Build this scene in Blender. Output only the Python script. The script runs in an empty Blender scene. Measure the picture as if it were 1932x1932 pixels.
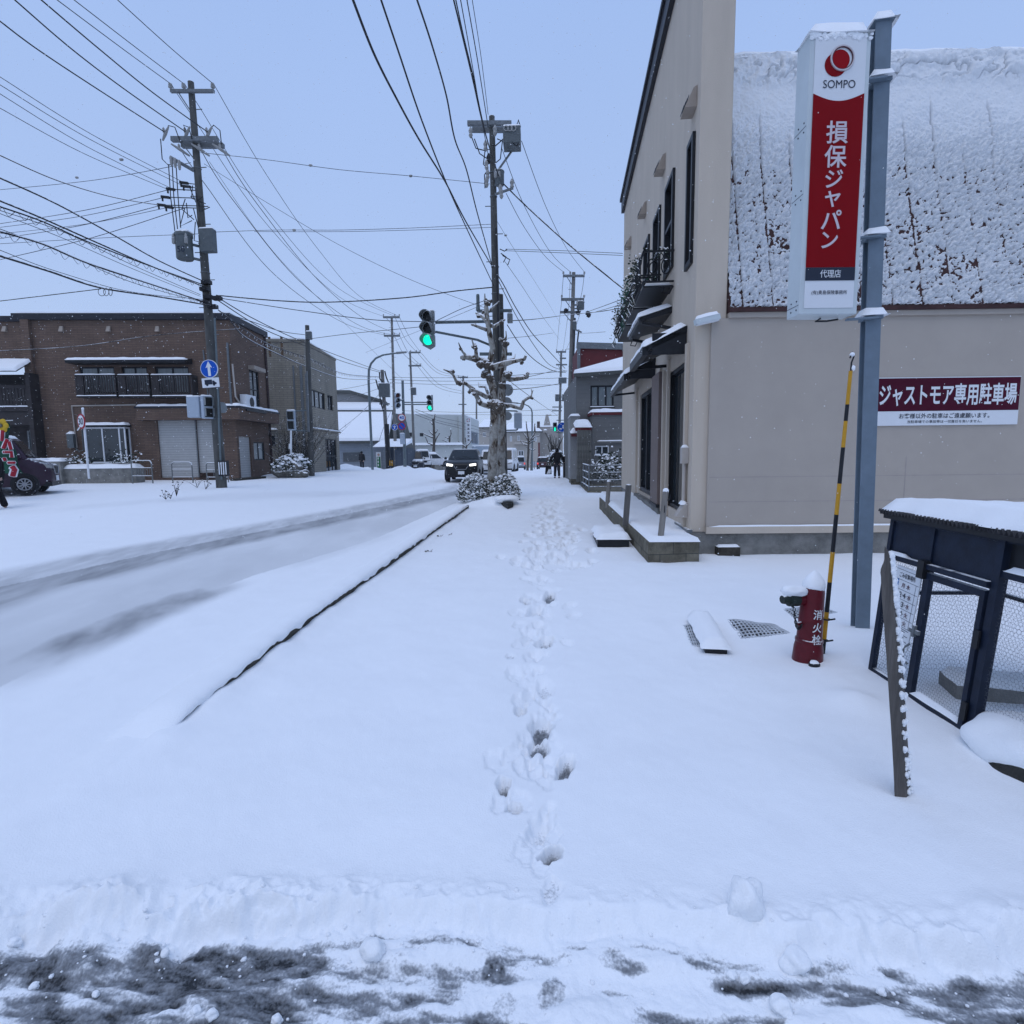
import bpy, bmesh, math, random
import numpy as np
from mathutils import Vector, Matrix, noise as mnoise
random.seed(7); RNG = np.random.default_rng(11)
scene = bpy.context.scene
COL = scene.collection
R_ = math.radians

# ------------------------------------------------------------------ camera
# picture coordinates used below are on a 1932 x 1932 grid
F = 1040.0; PITCH = math.atan(113/F); YAW = math.atan(47/F); ROLL = 0.011; EYE = 1.62
_f = Vector((-math.sin(YAW)*math.cos(PITCH), math.cos(YAW)*math.cos(PITCH), -math.sin(PITCH)))
_r = Vector((math.cos(YAW), math.sin(YAW), 0)); _u = _r.cross(_f)
_c, _s = math.cos(ROLL), math.sin(ROLL)
CR = _c*_r - _s*_u; CU = _s*_r + _c*_u; CF = _f
EYEP = Vector((0, 0, EYE))
cam = bpy.data.cameras.new("camera"); camo = bpy.data.objects.new("camera", cam); COL.objects.link(camo)
cam.sensor_width = 36; cam.lens = 36*F/1932; cam.clip_start = 0.05; cam.clip_end = 3000
M = Matrix.Identity(4)
for i in range(3):
    M[i][0] = CR[i]; M[i][1] = CU[i]; M[i][2] = -CF[i]; M[i][3] = EYEP[i]
camo.matrix_world = M
scene.camera = camo

# ------------------------------------------------------------------ sky, sun, exposure
SUN_EL, SUN_AZ = R_(66), R_(205)
world = bpy.data.worlds.new("World"); scene.world = world; world.use_nodes = True
wn = world.node_tree; wn.nodes.clear()
sky = wn.nodes.new('ShaderNodeTexSky'); sky.sky_type = 'NISHITA'; sky.sun_disc = False
sky.sun_elevation = SUN_EL; sky.sun_rotation = SUN_AZ
sky.air_density = 1.0; sky.dust_density = 3.0; sky.ozone_density = 1.0
# snow cloud over the whole sky: the blue is mixed with a thick even grey-blue layer
cloud = wn.nodes.new('ShaderNodeMix'); cloud.data_type = 'RGBA'; cloud.inputs[0].default_value = 0.80
tc = wn.nodes.new('ShaderNodeTexCoord'); sx = wn.nodes.new('ShaderNodeSeparateXYZ'); wn.links.new(tc.outputs['Generated'], sx.inputs[0])
rmp = wn.nodes.new('ShaderNodeValToRGB'); wn.links.new(sx.outputs['Z'], rmp.inputs[0])
rmp.color_ramp.elements[0].position = 0.0; rmp.color_ramp.elements[0].color = (6.5, 8.15, 11.4, 1)
rmp.color_ramp.elements[1].position = 0.75; rmp.color_ramp.elements[1].color = (4.35, 6.45, 11.3, 1)
_e = rmp.color_ramp.elements.new(0.28); _e.color = (5.35, 7.2, 11.3, 1)
cn = wn.nodes.new('ShaderNodeTexNoise'); cn.inputs['Scale'].default_value = 2.2; cn.inputs['Detail'].default_value = 3
wn.links.new(tc.outputs['Generated'], cn.inputs['Vector'])
cm = wn.nodes.new('ShaderNodeMapRange'); cm.inputs[3].default_value = 0.95; cm.inputs[4].default_value = 1.05
wn.links.new(cn.outputs[0], cm.inputs[0])
vm = wn.nodes.new('ShaderNodeVectorMath'); vm.operation = 'SCALE'
wn.links.new(rmp.outputs[0], vm.inputs[0]); wn.links.new(cm.outputs[0], vm.inputs['Scale'])
wn.links.new(sky.outputs[0], cloud.inputs[6]); wn.links.new(vm.outputs[0], cloud.inputs[7])
bg = wn.nodes.new('ShaderNodeBackground'); bg.inputs[1].default_value = 0.09
wout = wn.nodes.new('ShaderNodeOutputWorld')
wn.links.new(cloud.outputs[2], bg.inputs[0]); wn.links.new(bg.outputs[0], wout.inputs[0])
sun = bpy.data.lights.new("sun", 'SUN'); sun.energy = 0.6; sun.angle = R_(50); sun.color = (1.0, 0.95, 0.9)
suno = bpy.data.objects.new("sun", sun); COL.objects.link(suno)
suno.rotation_euler = (R_(90)-SUN_EL, 0, R_(180)-SUN_AZ)   # same direction as the sky's sun
suno.location = (0, 0, 60)
scene.view_settings.view_transform = 'Standard'; scene.view_settings.look = 'None'
scene.view_settings.exposure = 0.0; scene.view_settings.gamma = 1.0
scene.cycles.max_bounces = 6; scene.cycles.diffuse_bounces = 3; scene.cycles.volume_bounces = 1
scene.cycles.transparent_max_bounces = 8

# ------------------------------------------------------------------ picture -> world
def ray(px, py): return CR*((px-966)/F) - CU*((py-966)/F) + CF
def atY(px, py, Y):
    d = ray(px, py); return EYEP + d*(Y/d.y)
def atX(px, py, X):
    d = ray(px, py); return EYEP + d*(X/d.x)
def atZ(px, py, z=0.0):
    d = ray(px, py); return EYEP + d*((z-EYE)/d.z)

# ------------------------------------------------------------------ numeric noise
def _hash(ix, iy, s):
    h = (ix.astype(np.int64)*374761393 + iy.astype(np.int64)*668265263 + s*1442695040888963) & 0x7fffffff
    h = ((h ^ (h >> 13))*1274126177) & 0x7fffffff
    return ((h ^ (h >> 16)) & 0xffff)/65535.0
def vnoise(x, y, s=0):
    x = np.asarray(x, float); y = np.asarray(y, float)
    ix = np.floor(x); iy = np.floor(y); fx = x-ix; fy = y-iy
    u = fx*fx*fx*(fx*(fx*6-15)+10); v = fy*fy*fy*(fy*(fy*6-15)+10)
    a = _hash(ix, iy, s); b = _hash(ix+1, iy, s); c = _hash(ix, iy+1, s); d = _hash(ix+1, iy+1, s)
    return (a*(1-u)+b*u)*(1-v)+(c*(1-u)+d*u)*v
def fbm(x, y, oct=4, s=0, gain=.5):
    t = 0; a = 1; n = 0
    for k in range(oct):
        t = t+a*vnoise(x*2**k+17.3*k, y*2**k-9.1*k, s+k); n += a; a *= gain
    return t/n
def sst(a, b, x):
    t = np.clip((x-a)/(b-a), 0, 1); return t*t*(3-2*t)

# ------------------------------------------------------------------ materials
def nd(nt, t, **kw):
    n = nt.nodes.new(t)
    for k, v in kw.items(): setattr(n, k, v)
    return n
SNOWC = (0.88, 0.90, 0.92)
def mat(name, col, rough=.7, metal=0, var=.15, scale=6, bump=0, bscale=60, snow=None, spec=.26, emit=None, estr=0, coat=0, stretch=None, pattern=None):
    m = bpy.data.materials.new(name); m.use_nodes = True; nt = m.node_tree
    b = nt.nodes['Principled BSDF']; L = nt.links.new
    b.inputs['Roughness'].default_value = rough; b.inputs['Metallic'].default_value = metal
    b.inputs['Specular IOR Level'].default_value = spec; b.inputs['Coat Weight'].default_value = coat
    tc = nd(nt, 'ShaderNodeTexCoord'); vec = tc.outputs['Object']
    if stretch:
        mp = nd(nt, 'ShaderNodeMapping'); mp.inputs['Scale'].default_value = stretch; L(vec, mp.inputs[0]); vec = mp.outputs[0]
    n = nd(nt, 'ShaderNodeTexNoise'); n.inputs['Scale'].default_value = scale; n.inputs['Detail'].default_value = 5; n.inputs['Roughness'].default_value = .65
    L(vec, n.inputs['Vector'])
    mr = nd(nt, 'ShaderNodeMapRange'); mr.inputs[1].default_value = .3; mr.inputs[2].default_value = .7
    mr.inputs[3].default_value = 1-var; mr.inputs[4].default_value = 1+var; L(n.outputs[0], mr.inputs[0])
    sc = nd(nt, 'ShaderNodeVectorMath', operation='SCALE'); L(mr.outputs[0], sc.inputs['Scale'])
    if pattern: L(pattern(nt, tc, col), sc.inputs[0])
    else: sc.inputs[0].default_value = col[:3]
    out = sc.outputs[0]
    if snow is not None:
        g = nd(nt, 'ShaderNodeNewGeometry'); sp = nd(nt, 'ShaderNodeSeparateXYZ'); L(g.outputs['Normal'], sp.inputs[0])
        n2 = nd(nt, 'ShaderNodeTexNoise'); n2.inputs['Scale'].default_value = 14; n2.inputs['Detail'].default_value = 3; L(tc.outputs['Object'], n2.inputs['Vector'])
        ad = nd(nt, 'ShaderNodeMath', operation='MULTIPLY_ADD'); L(n2.outputs[0], ad.inputs[0]); ad.inputs[1].default_value = .9; L(sp.outputs['Z'], ad.inputs[2])
        st = nd(nt, 'ShaderNodeMapRange'); st.inputs[1].default_value = snow+.45-.08; st.inputs[2].default_value = snow+.45+.08; L(ad.outputs[0], st.inputs[0])
        mx = nd(nt, 'ShaderNodeMix', data_type='RGBA'); L(st.outputs[0], mx.inputs[0]); L(out, mx.inputs[6]); mx.inputs[7].default_value = (*SNOWC, 1)
        out = mx.outputs[2]
    L(out, b.inputs['Base Color'])
    if bump:
        n3 = nd(nt, 'ShaderNodeTexNoise'); n3.inputs['Scale'].default_value = bscale; n3.inputs['Detail'].default_value = 4; L(vec, n3.inputs['Vector'])
        bp = nd(nt, 'ShaderNodeBump'); bp.inputs['Strength'].default_value = bump; bp.inputs['Distance'].default_value = .02; L(n3.outputs[0], bp.inputs['Height']); L(bp.outputs[0], b.inputs['Normal'])
    if emit:
        b.inputs['Emission Color'].default_value = (*emit, 1); b.inputs['Emission Strength'].default_value = estr
    return m
def tiles(w, h, mortar, msize=.004, dark=.8):
    def f(nt, tc, col):
        L = nt.links.new
        sp = nd(nt, 'ShaderNodeSeparateXYZ'); L(tc.outputs['Object'], sp.inputs[0])
        ad = nd(nt, 'ShaderNodeMath', operation='ADD'); L(sp.outputs[0], ad.inputs[0]); L(sp.outputs[1], ad.inputs[1])
        cb = nd(nt, 'ShaderNodeCombineXYZ'); L(ad.outputs[0], cb.inputs[0]); L(sp.outputs[2], cb.inputs[1])
        br = nd(nt, 'ShaderNodeTexBrick'); L(cb.outputs[0], br.inputs['Vector'])
        br.inputs['Scale'].default_value = 1; br.inputs['Brick Width'].default_value = w; br.inputs['Row Height'].default_value = h
        br.inputs['Mortar Size'].default_value = msize; br.inputs['Mortar Smooth'].default_value = .3
        br.inputs['Color1'].default_value = (*col, 1); br.inputs['Color2'].default_value = (*[c*dark for c in col], 1); br.inputs['Mortar'].default_value = (*mortar, 1)
        return br.outputs['Color']
    return f
def slats(freq, a=.55, axis=2):
    def f(nt, tc, col):
        L = nt.links.new
        sp = nd(nt, 'ShaderNodeSeparateXYZ'); L(tc.outputs['Object'], sp.inputs[0])
        ml = nd(nt, 'ShaderNodeMath', operation='MULTIPLY'); L(sp.outputs[axis], ml.inputs[0]); ml.inputs[1].default_value = freq
        fr = nd(nt, 'ShaderNodeMath', operation='FRACT'); L(ml.outputs[0], fr.inputs[0])
        mr = nd(nt, 'ShaderNodeMapRange'); L(fr.outputs[0], mr.inputs[0]); mr.inputs[1].default_value = 0; mr.inputs[2].default_value = .3; mr.inputs[3].default_value = a; mr.inputs[4].default_value = 1
        sc = nd(nt, 'ShaderNodeVectorMath', operation='SCALE'); sc.inputs[0].default_value = col; L(mr.outputs[0], sc.inputs['Scale'])
        return sc.outputs[0]
    return f
def snow_mat(name='fresh_snow', col=SNOWC, bump=.35):
    m = mat(name, col, rough=.85, var=.015, scale=3, spec=.25)
    nt = m.node_tree; L = nt.links.new; b = nt.nodes['Principled BSDF']; tc = nt.nodes['Texture Coordinate']
    a = nd(nt, 'ShaderNodeTexNoise'); a.inputs['Scale'].default_value = 140; a.inputs['Detail'].default_value = 3; L(tc.outputs['Object'], a.inputs['Vector'])
    bp = nd(nt, 'ShaderNodeBump'); bp.inputs['Strength'].default_value = bump; bp.inputs['Distance'].default_value = .012; L(a.outputs[0], bp.inputs['Height']); L(bp.outputs[0], b.inputs['Normal'])
    return m
MT = {}
MT['snow'] = snow_mat()
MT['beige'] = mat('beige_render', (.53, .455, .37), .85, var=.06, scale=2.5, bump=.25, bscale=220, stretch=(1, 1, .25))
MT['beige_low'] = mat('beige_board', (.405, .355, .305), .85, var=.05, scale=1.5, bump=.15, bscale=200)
MT['brown_panel'] = mat('brown_panel', (.17, .13, .115), .6, var=.1, pattern=slats(8, .8, 1))
MT['black'] = mat('black_metal', (.012, .013, .016), .45, var=.3)
MT['blacktrim'] = mat('black_trim', (.02, .021, .027), .5, var=.3, snow=.93)
MT['glass'] = mat('dark_glass', (.022, .03, .036), .04, var=.4, scale=1.2, spec=.7)
MT['curtain'] = mat('curtained_glass', (.20, .23, .235), .12, var=.25, scale=3, spec=.5, stretch=(6, 6, .6))
MT['concrete'] = mat('weathered_concrete', (.20, .195, .18), .9, var=.35, scale=4, bump=.4, bscale=60)
MT['mossy'] = mat('mossy_block', (.155, .14, .105), .95, var=.4, scale=7, bump=.5, bscale=50, pattern=tiles(.42, .2, (.05, .05, .045), .006, .75))
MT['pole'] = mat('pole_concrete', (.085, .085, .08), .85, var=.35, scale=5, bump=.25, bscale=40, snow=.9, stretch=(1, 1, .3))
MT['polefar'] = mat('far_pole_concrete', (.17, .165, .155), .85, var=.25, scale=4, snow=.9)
MT['galv'] = mat('galvanised_steel', (.15, .165, .175), .5, metal=.2, var=.2, scale=10, snow=.88)
MT['arm'] = mat('painted_arm', (.12, .15, .16), .5, var=.2, scale=10, snow=.8)
MT['cable'] = mat('black_cable', (.022, .023, .026), .6, var=.3, scale=3, snow=.80)
MT['cablesnow'] = mat('snowy_cable', (.03, .03, .034), .6, var=.3, scale=3, snow=.45)
MT['porcelain'] = mat('porcelain', (.30, .30, .29), .3, var=.1, snow=.6)
MT['trans'] = mat('transformer_grey', (.10, .115, .12), .5, var=.2, scale=8, snow=.75)
MT['signalgrey'] = mat('signal_housing', (.20, .22, .225), .5, var=.1, snow=.7)
MT['signalback'] = mat('signal_back_grey', (.37, .43, .50), .5, var=.05, snow=.85)
MT['lensoff'] = mat('unlit_lens', (.008, .01, .01), .25, var=.2)
MT['lensred'] = mat('dim_red_lens', (.10, .02, .01), .3, var=.2)
MT['green'] = mat('lit_green_lamp', (.0, .5, .35), .3, var=0, emit=(.0, .95, .56), estr=1.15)
MT['head'] = mat('lit_headlamp', (.8, .8, .8), .2, var=0, emit=(1, .98, .9), estr=2.6)
MT['tail'] = mat('lit_tail_lamp', (.5, .02, .03), .3, var=0, emit=(1, .12, .12), estr=.8)
MT['blue'] = mat('sign_blue', (.008, .085, .45), .45, spec=.15, var=.05, scale=3)
MT['white'] = mat('white_paint', (.72, .74, .76), .5, var=.05, scale=4)
MT['signwhite'] = mat('sign_white_panel', (.68, .70, .72), .35, var=.02, scale=2)
MT['signframe'] = mat('sign_pale_frame', (.52, .57, .58), .4, var=.06, scale=3)
MT['signred'] = mat('sign_red_panel', (.21, .001, .004), .5, spec=.1, var=.06, scale=2)
MT['navy'] = mat('sign_navy', (.018, .024, .042), .4, var=.1)
MT['red'] = mat('sign_red_ring', (.35, .02, .03), .45, var=.05)
MT['maroon'] = mat('sign_maroon', (.062, .003, .016), .55, spec=.12, var=.08, scale=2)
MT['steelblue'] = mat('column_blue_grey', (.145, .19, .235), .45, var=.12, scale=6, bump=.04, bscale=120)
MT['hydrant'] = mat('hydrant_red', (.10, .006, .012), .35, var=.18, scale=14, bump=.08, bscale=60, snow=.93)
MT['yellow'] = mat('hazard_yellow', (.50, .26, .02), .5, var=.12, scale=20)
MT['cage'] = mat('cage_navy_paint', (.008, .014, .030), .5, spec=.25, var=.35, scale=12, bump=.08, bscale=80, snow=.9)
MT['wire'] = mat('mesh_wire', (.10, .105, .115), .5, var=.2)
MT['roofsheet'] = mat('corrugated_sheet', (.05, .05, .055), .6, var=.3)
MT['wood'] = mat('weathered_wood', (.11, .10, .092), .9, var=.5, scale=18, bump=.8, bscale=50, stretch=(1, 1, .08))
MT['postwood'] = mat('grey_post', (.20, .185, .165), .8, var=.3, scale=14, bump=.4, bscale=40, stretch=(1, 1, .1))
MT['postdark'] = mat('dark_post', (.11, .105, .10), .8, var=.3, scale=14, bump=.4, bscale=40, stretch=(1, 1, .1))
MT['brick'] = mat('brown_brick_siding', (.150, .100, .074), .85, var=.16, scale=1.2, pattern=tiles(.36, .075, (.075, .052, .046), .008, .82))
MT['brickdark'] = mat('dark_brick', (.055, .03, .028), .85, var=.25, pattern=tiles(.22, .07, (.1, .08, .075), .01, .7))
MT['greybrick'] = mat('grey_brick_siding', (.26, .235, .19), .9, var=.18, scale=.9, pattern=tiles(.5, .13, (.15, .138, .12), .012, .9), stretch=(1, 1, .35))
MT['shutter'] = mat('steel_shutter', (.42, .42, .41), .5, var=.06, pattern=slats(9, .6))
MT['bluegrey'] = mat('bluegrey_siding', (.235, .265, .30), .8, var=.08, pattern=slats(4, .88))
MT['greysiding'] = mat('grey_siding', (.155, .155, .15), .8, var=.08, scale=2, pattern=slats(5, .9))
MT['greylight'] = mat('light_grey_siding', (.25, .25, .245), .8, var=.08, scale=2)
MT['redwall'] = mat('red_gable', (.115, .022, .024), .7, var=.12, scale=3)
MT['whitewall'] = mat('offwhite_wall', (.50, .52, .50), .85, var=.06, scale=.6)
MT['creamwall'] = mat('cream_wall', (.40, .37, .33), .85, var=.08, scale=.8)
MT['greywall'] = mat('far_grey_wall', (.30, .28, .255), .85, var=.08, scale=.8)
MT['darkroof'] = mat('dark_roof_edge', (.075, .08, .075), .7, var=.2)
MT['darkwood'] = mat('dark_timber', (.035, .03, .03), .7, var=.3, scale=4)
MT['bamboo'] = mat('grey_pole_bundle', (.12, .12, .11), .8, var=.3)
MT['rock'] = mat('dark_rock', (.03, .03, .028), .9, var=.5, scale=12, bump=.8, bscale=30)
MT['leaf'] = mat('evergreen_leaf', (.020, .032, .018), .7, var=.5, scale=30, snow=.33)
MT['leafgreen'] = mat('garland_green', (.03, .09, .06), .7, var=.5, scale=30, snow=.42)
MT['twig'] = mat('bare_twig', (.05, .045, .04), .9, var=.4, snow=.55)
MT['tyre'] = mat('tyre_rubber', (.012, .012, .013), .8, var=.2)
MT['rim'] = mat('alloy_rim', (.3, .31, .33), .35, metal=.6, var=.1)
MT['carglass'] = mat('car_glass', (.012, .016, .018), .12, var=.3, spec=.35)
MT['cloth'] = mat('black_cloth', (.010, .010, .013), .9, var=.4, scale=20)
MT['clothgrey'] = mat('charcoal_cloth', (.02, .02, .024), .9, var=.4, scale=20)
MT['skin'] = mat('skin', (.45, .30, .24), .6, var=.05)
MT['boot'] = mat('brown_boot', (.07, .045, .03), .7, var=.3)

# ------------------------------------------------------------------ geometry helpers
ROOT = {}
def tag(o, label, cat, group=None, kind=None):
    o['label'] = label; o['category'] = cat
    if group: o['group'] = group
    if kind: o['kind'] = kind
    return o
def thing(name, label, cat, loc=(0, 0, 0), group=None, rotz=0.0):
    o = bpy.data.objects.new(name, None); COL.objects.link(o); o.empty_display_size = .2
    o.location = loc; o.rotation_euler = (0, 0, rotz)
    ROOT[o.name] = Matrix.Translation(Vector(loc)) @ Matrix.Rotation(rotz, 4, 'Z')
    return tag(o, label, cat, group)
def root_inv(o):
    while o is not None:
        if o.name in ROOT: return ROOT[o.name].inverted()
        o = o.parent
    return Matrix.Identity(4)
def perp(d):
    d = Vector(d).normalized(); a = Vector((0, 0, 1)) if abs(d.z) < .9 else Vector((1, 0, 0))
    u = d.cross(a).normalized(); return u, d.cross(u).normalized()
class MB:
    """collects shapes into one mesh; T maps the shapes' own space to the world (or the thing's space if local)"""
    def __init__(s, T=None): s.v = []; s.f = []; s.mi = []; s.T = T; s.m = 0
    def add(s, vs, fs):
        b = len(s.v)
        for p in vs: s.v.append(s.T @ Vector(p) if s.T is not None else Vector(p))
        for f in fs: s.f.append([i+b for i in f]); s.mi.append(s.m)
        return s
    def box(s, x0, x1, y0, y1, z0, z1):
        if x0 > x1: x0, x1 = x1, x0
        if y0 > y1: y0, y1 = y1, y0
        if z0 > z1: z0, z1 = z1, z0
        v = [(x, y, z) for z in (z0, z1) for y in (y0, y1) for x in (x0, x1)]
        return s.add(v, [(0, 2, 3, 1), (4, 5, 7, 6), (0, 1, 5, 4), (2, 6, 7, 3), (0, 4, 6, 2), (1, 3, 7, 5)])
    def bar(s, p0, p1, w, h=None, up=(0, 0, 1)):
        h = h or w; p0 = Vector(p0); p1 = Vector(p1); d = (p1-p0).normalized()
        a = Vector(up); a = (a-d*a.dot(d))
        if a.length < 1e-4: a = perp(d)[0]
        a.normalize(); b = d.cross(a)
        v = []
        for p in (p0, p1):
            for i, j in ((-1, -1), (1, -1), (1, 1), (-1, 1)): v.append(p+b*(i*w/2)+a*(j*h/2))
        return s.add(v, [(3, 2, 1, 0), (4, 5, 6, 7), (0, 1, 5, 4), (1, 2, 6, 5), (2, 3, 7, 6), (3, 0, 4, 7)])
    def tube(s, pts, r, n=8, cap=True, jit=0):
        pts = [Vector(p) for p in pts]; k = len(pts)
        rs = [r]*k if isinstance(r, (int, float)) else list(r)
        u = None; v = []
        for i, p in enumerate(pts):
            d = (pts[min(i+1, k-1)]-pts[max(i-1, 0)])
            if d.length < 1e-9: d = Vector((0, 0, 1))
            d.normalize()
            if u is None: u = perp(d)[0]
            else:
                u = u-d*u.dot(d)
                u = u.normalized() if u.length > 1e-6 else perp(d)[0]
            w = d.cross(u)
            for j in range(n):
                a = 2*math.pi*j/n; q = rs[i]*(1+(random.uniform(-jit, jit) if jit else 0))
                v.append(p+(u*math.cos(a)+w*math.sin(a))*q)
        f = []
        for i in range(k-1):
            for j in range(n):
                a = i*n+j; b = i*n+(j+1) % n; f.append((a, b, b+n, a+n))
        if cap: f.append(list(range(n))[::-1]); f.append([(k-1)*n+j for j in range(n)])
        return s.add(v, f)
    def cyl(s, p0, p1, r0, r1=None, n=12): return s.tube([p0, p1], [r0, r0 if r1 is None else r1], n)
    def lathe(s, c, prof, n=16):
        c = Vector(c); v = []; f = []; k = len(prof)
        for r, z in prof:
            for j in range(n):
                a = 2*math.pi*j/n; v.append(c+Vector((r*math.cos(a), r*math.sin(a), z)))
        for i in range(k-1):
            for j in range(n):
                a = i*n+j; b = i*n+(j+1) % n; f.append((a, b, b+n, a+n))
        f.append(list(range(n))[::-1]); f.append([(k-1)*n+j for j in range(n)])
        return s.add(v, f)
    def prism(s, poly, y0, y1):
        """polygon in x,z (counter-clockwise seen from -y) extruded from y0 to y1"""
        n = len(poly); v = [(x, y0, z) for x, z in poly]+[(x, y1, z) for x, z in poly]
        f = [list(range(n)), [n+i for i in range(n)][::-1]]
        for i in range(n): j = (i+1) % n; f.append((j, i, i+n, j+n))
        return s.add(v, f)
    def hull(s, lo, hi):
        """two equal-length rings joined and capped"""
        n = len(lo); f = [list(range(n))[::-1], [n+i for i in range(n)]]
        for i in range(n): j = (i+1) % n; f.append((i, j, j+n, i+n))
        return s.add(list(lo)+list(hi), f)
    def disc(s, c, r, nrm, th, n=20):
        c = Vector(c); nrm = Vector(nrm).normalized(); return s.cyl(c-nrm*th/2, c+nrm*th/2, r, r, n)
    def ring(s, c, R, r, nrm, n=20, m=6):
        c = Vector(c); u, w = perp(nrm); d = Vector(nrm).normalized(); v = []; f = []
        for i in range(n):
            a = 2*math.pi*i/n; e = u*math.cos(a)+w*math.sin(a)
            for j in range(m):
                b = 2*math.pi*j/m; v.append(c+e*(R+r*math.cos(b))+d*(r*math.sin(b)))
        for i in range(n):
            for j in range(m):
                f.append((i*m+j, ((i+1) % n)*m+j, ((i+1) % n)*m+(j+1) % m, i*m+(j+1) % m))
        return s.add(v, f)
    def blob(s, c, r, sub=2, amp=.2, fr=1.5, sq=(1, 1, 1), seed=0):
        c = Vector(c); bv, bf = ICO[sub]; v = []
        for p in bv:
            q = 1+amp*mnoise.noise(p*fr+Vector((seed*3.1, seed*1.7, seed)))
            v.append(c+Vector((p.x*sq[0], p.y*sq[1], p.z*sq[2]))*(r*q))
        return s.add(v, bf)
    def quad(s, a, b, c, d): return s.add([a, b, c, d], [(0, 1, 2, 3)])
    def build(s, name, m, parent=None, smooth=None, local=False, bevel=0):
        me = bpy.data.meshes.new(name); T = Matrix.Identity(4) if local else root_inv(parent)
        me.from_pydata([T @ p for p in s.v], [], s.f)
        ms = m if isinstance(m, (list, tuple)) else [m]
        for q in ms: me.materials.append(MT[q] if isinstance(q, str) else q)
        if len(ms) > 1: me.polygons.foreach_set('material_index', s.mi)
        o = bpy.data.objects.new(name, me); COL.objects.link(o)
        if parent is not None: o.parent = parent
        if smooth:
            me.polygons.foreach_set('use_smooth', [True]*len(me.polygons)); me.set_sharp_from_angle(angle=R_(smooth))
        if bevel:
            bm = bmesh.new(); bm.from_mesh(me)
            bmesh.ops.remove_doubles(bm, verts=bm.verts, dist=1e-5)
            es = [e for e in bm.edges if len(e.link_faces) == 2 and e.calc_face_angle(0) > .5]
            bmesh.ops.bevel(bm, geom=es, offset=bevel, segments=2, affect='EDGES', profile=.6, clamp_overlap=True)
            bm.to_mesh(me); bm.free()
        return o
def _ico(sub):
    bm = bmesh.new(); bmesh.ops.create_icosphere(bm, subdivisions=sub, radius=1)
    v = [x.co.copy() for x in bm.verts]; f = [[q.index for q in p.verts] for p in bm.faces]; bm.free(); return v, f
ICO = {k: _ico(k) for k in (1, 2, 3, 4)}
class Frame:
    """an upright wall plane: x runs left to right seen from outside, y goes into the wall, z up"""
    def __init__(s, p0, p1, z0=0.0):
        p0 = Vector((p0[0], p0[1], z0)); d = Vector((p1[0]-p0.x, p1[1]-p0.y, 0)); s.len = d.length
        ex = d.normalized(); ez = Vector((0, 0, 1)); ey = ez.cross(ex)
        s.T = Matrix(((ex.x, ey.x, 0, p0.x), (ex.y, ey.y, 0, p0.y), (0, 0, 1, z0), (0, 0, 0, 1))); s.I = s.T.inverted(); s.ey = ey; s.p0 = p0
    def px(s, px, py, off=0.0):
        d = ray(px, py); o = s.p0+s.ey*off; t = (o-EYEP).dot(s.ey)/d.dot(s.ey); q = s.I @ (EYEP+d*t); return q.x, q.z
    def rect(s, x0, x1, y0, y1, off=0.0):
        """picture rectangle -> x0,x1,z0,z1 on the plane (through its mid lines)"""
        a = s.px(x0, (y0+y1)/2, off)[0]; b = s.px(x1, (y0+y1)/2, off)[0]; c = s.px((x0+x1)/2, y1, off)[1]; d = s.px((x0+x1)/2, y0, off)[1]
        return a, b, c, d
    def W(s, x, y, z): return s.T @ Vector((x, y, z))
def wallpanel(mb, x0, x1, z0, z1, holes=(), t=.15, y=0.0, ztop=None):
    """wall face with real openings and their reveals; ztop(x) may slope the upper edge"""
    xs = sorted({x0, x1, *[h[0] for h in holes], *[h[1] for h in holes]}); zs = sorted({z0, z1, *[h[2] for h in holes], *[h[3] for h in holes]})
    xs = [x for x in xs if x0 <= x <= x1]; zs = [z for z in zs if z0 <= z <= z1]
    for i in range(len(xs)-1):
        for j in range(len(zs)-1):
            cx = (xs[i]+xs[i+1])/2; cz = (zs[j]+zs[j+1])/2
            if any(h[0] < cx < h[1] and h[2] < cz < h[3] for h in holes): continue
            za = zb = zs[j+1]
            if ztop and j == len(zs)-2: za = ztop(xs[i]); zb = ztop(xs[i+1])
            mb.quad((xs[i], y, zs[j]), (xs[i+1], y, zs[j]), (xs[i+1], y, zb), (xs[i], y, za))
    for a, b, c, d in holes:
        mb.quad((a, y, c), (a, y, d), (a, y+t, d), (a, y+t, c)); mb.quad((b, y, d), (b, y, c), (b, y+t, c), (b, y+t, d))
        mb.quad((a, y, d), (b, y, d), (b, y+t, d), (a, y+t, d)); mb.quad((b, y, c), (a, y, c), (a, y+t, c), (b, y+t, c))
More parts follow.
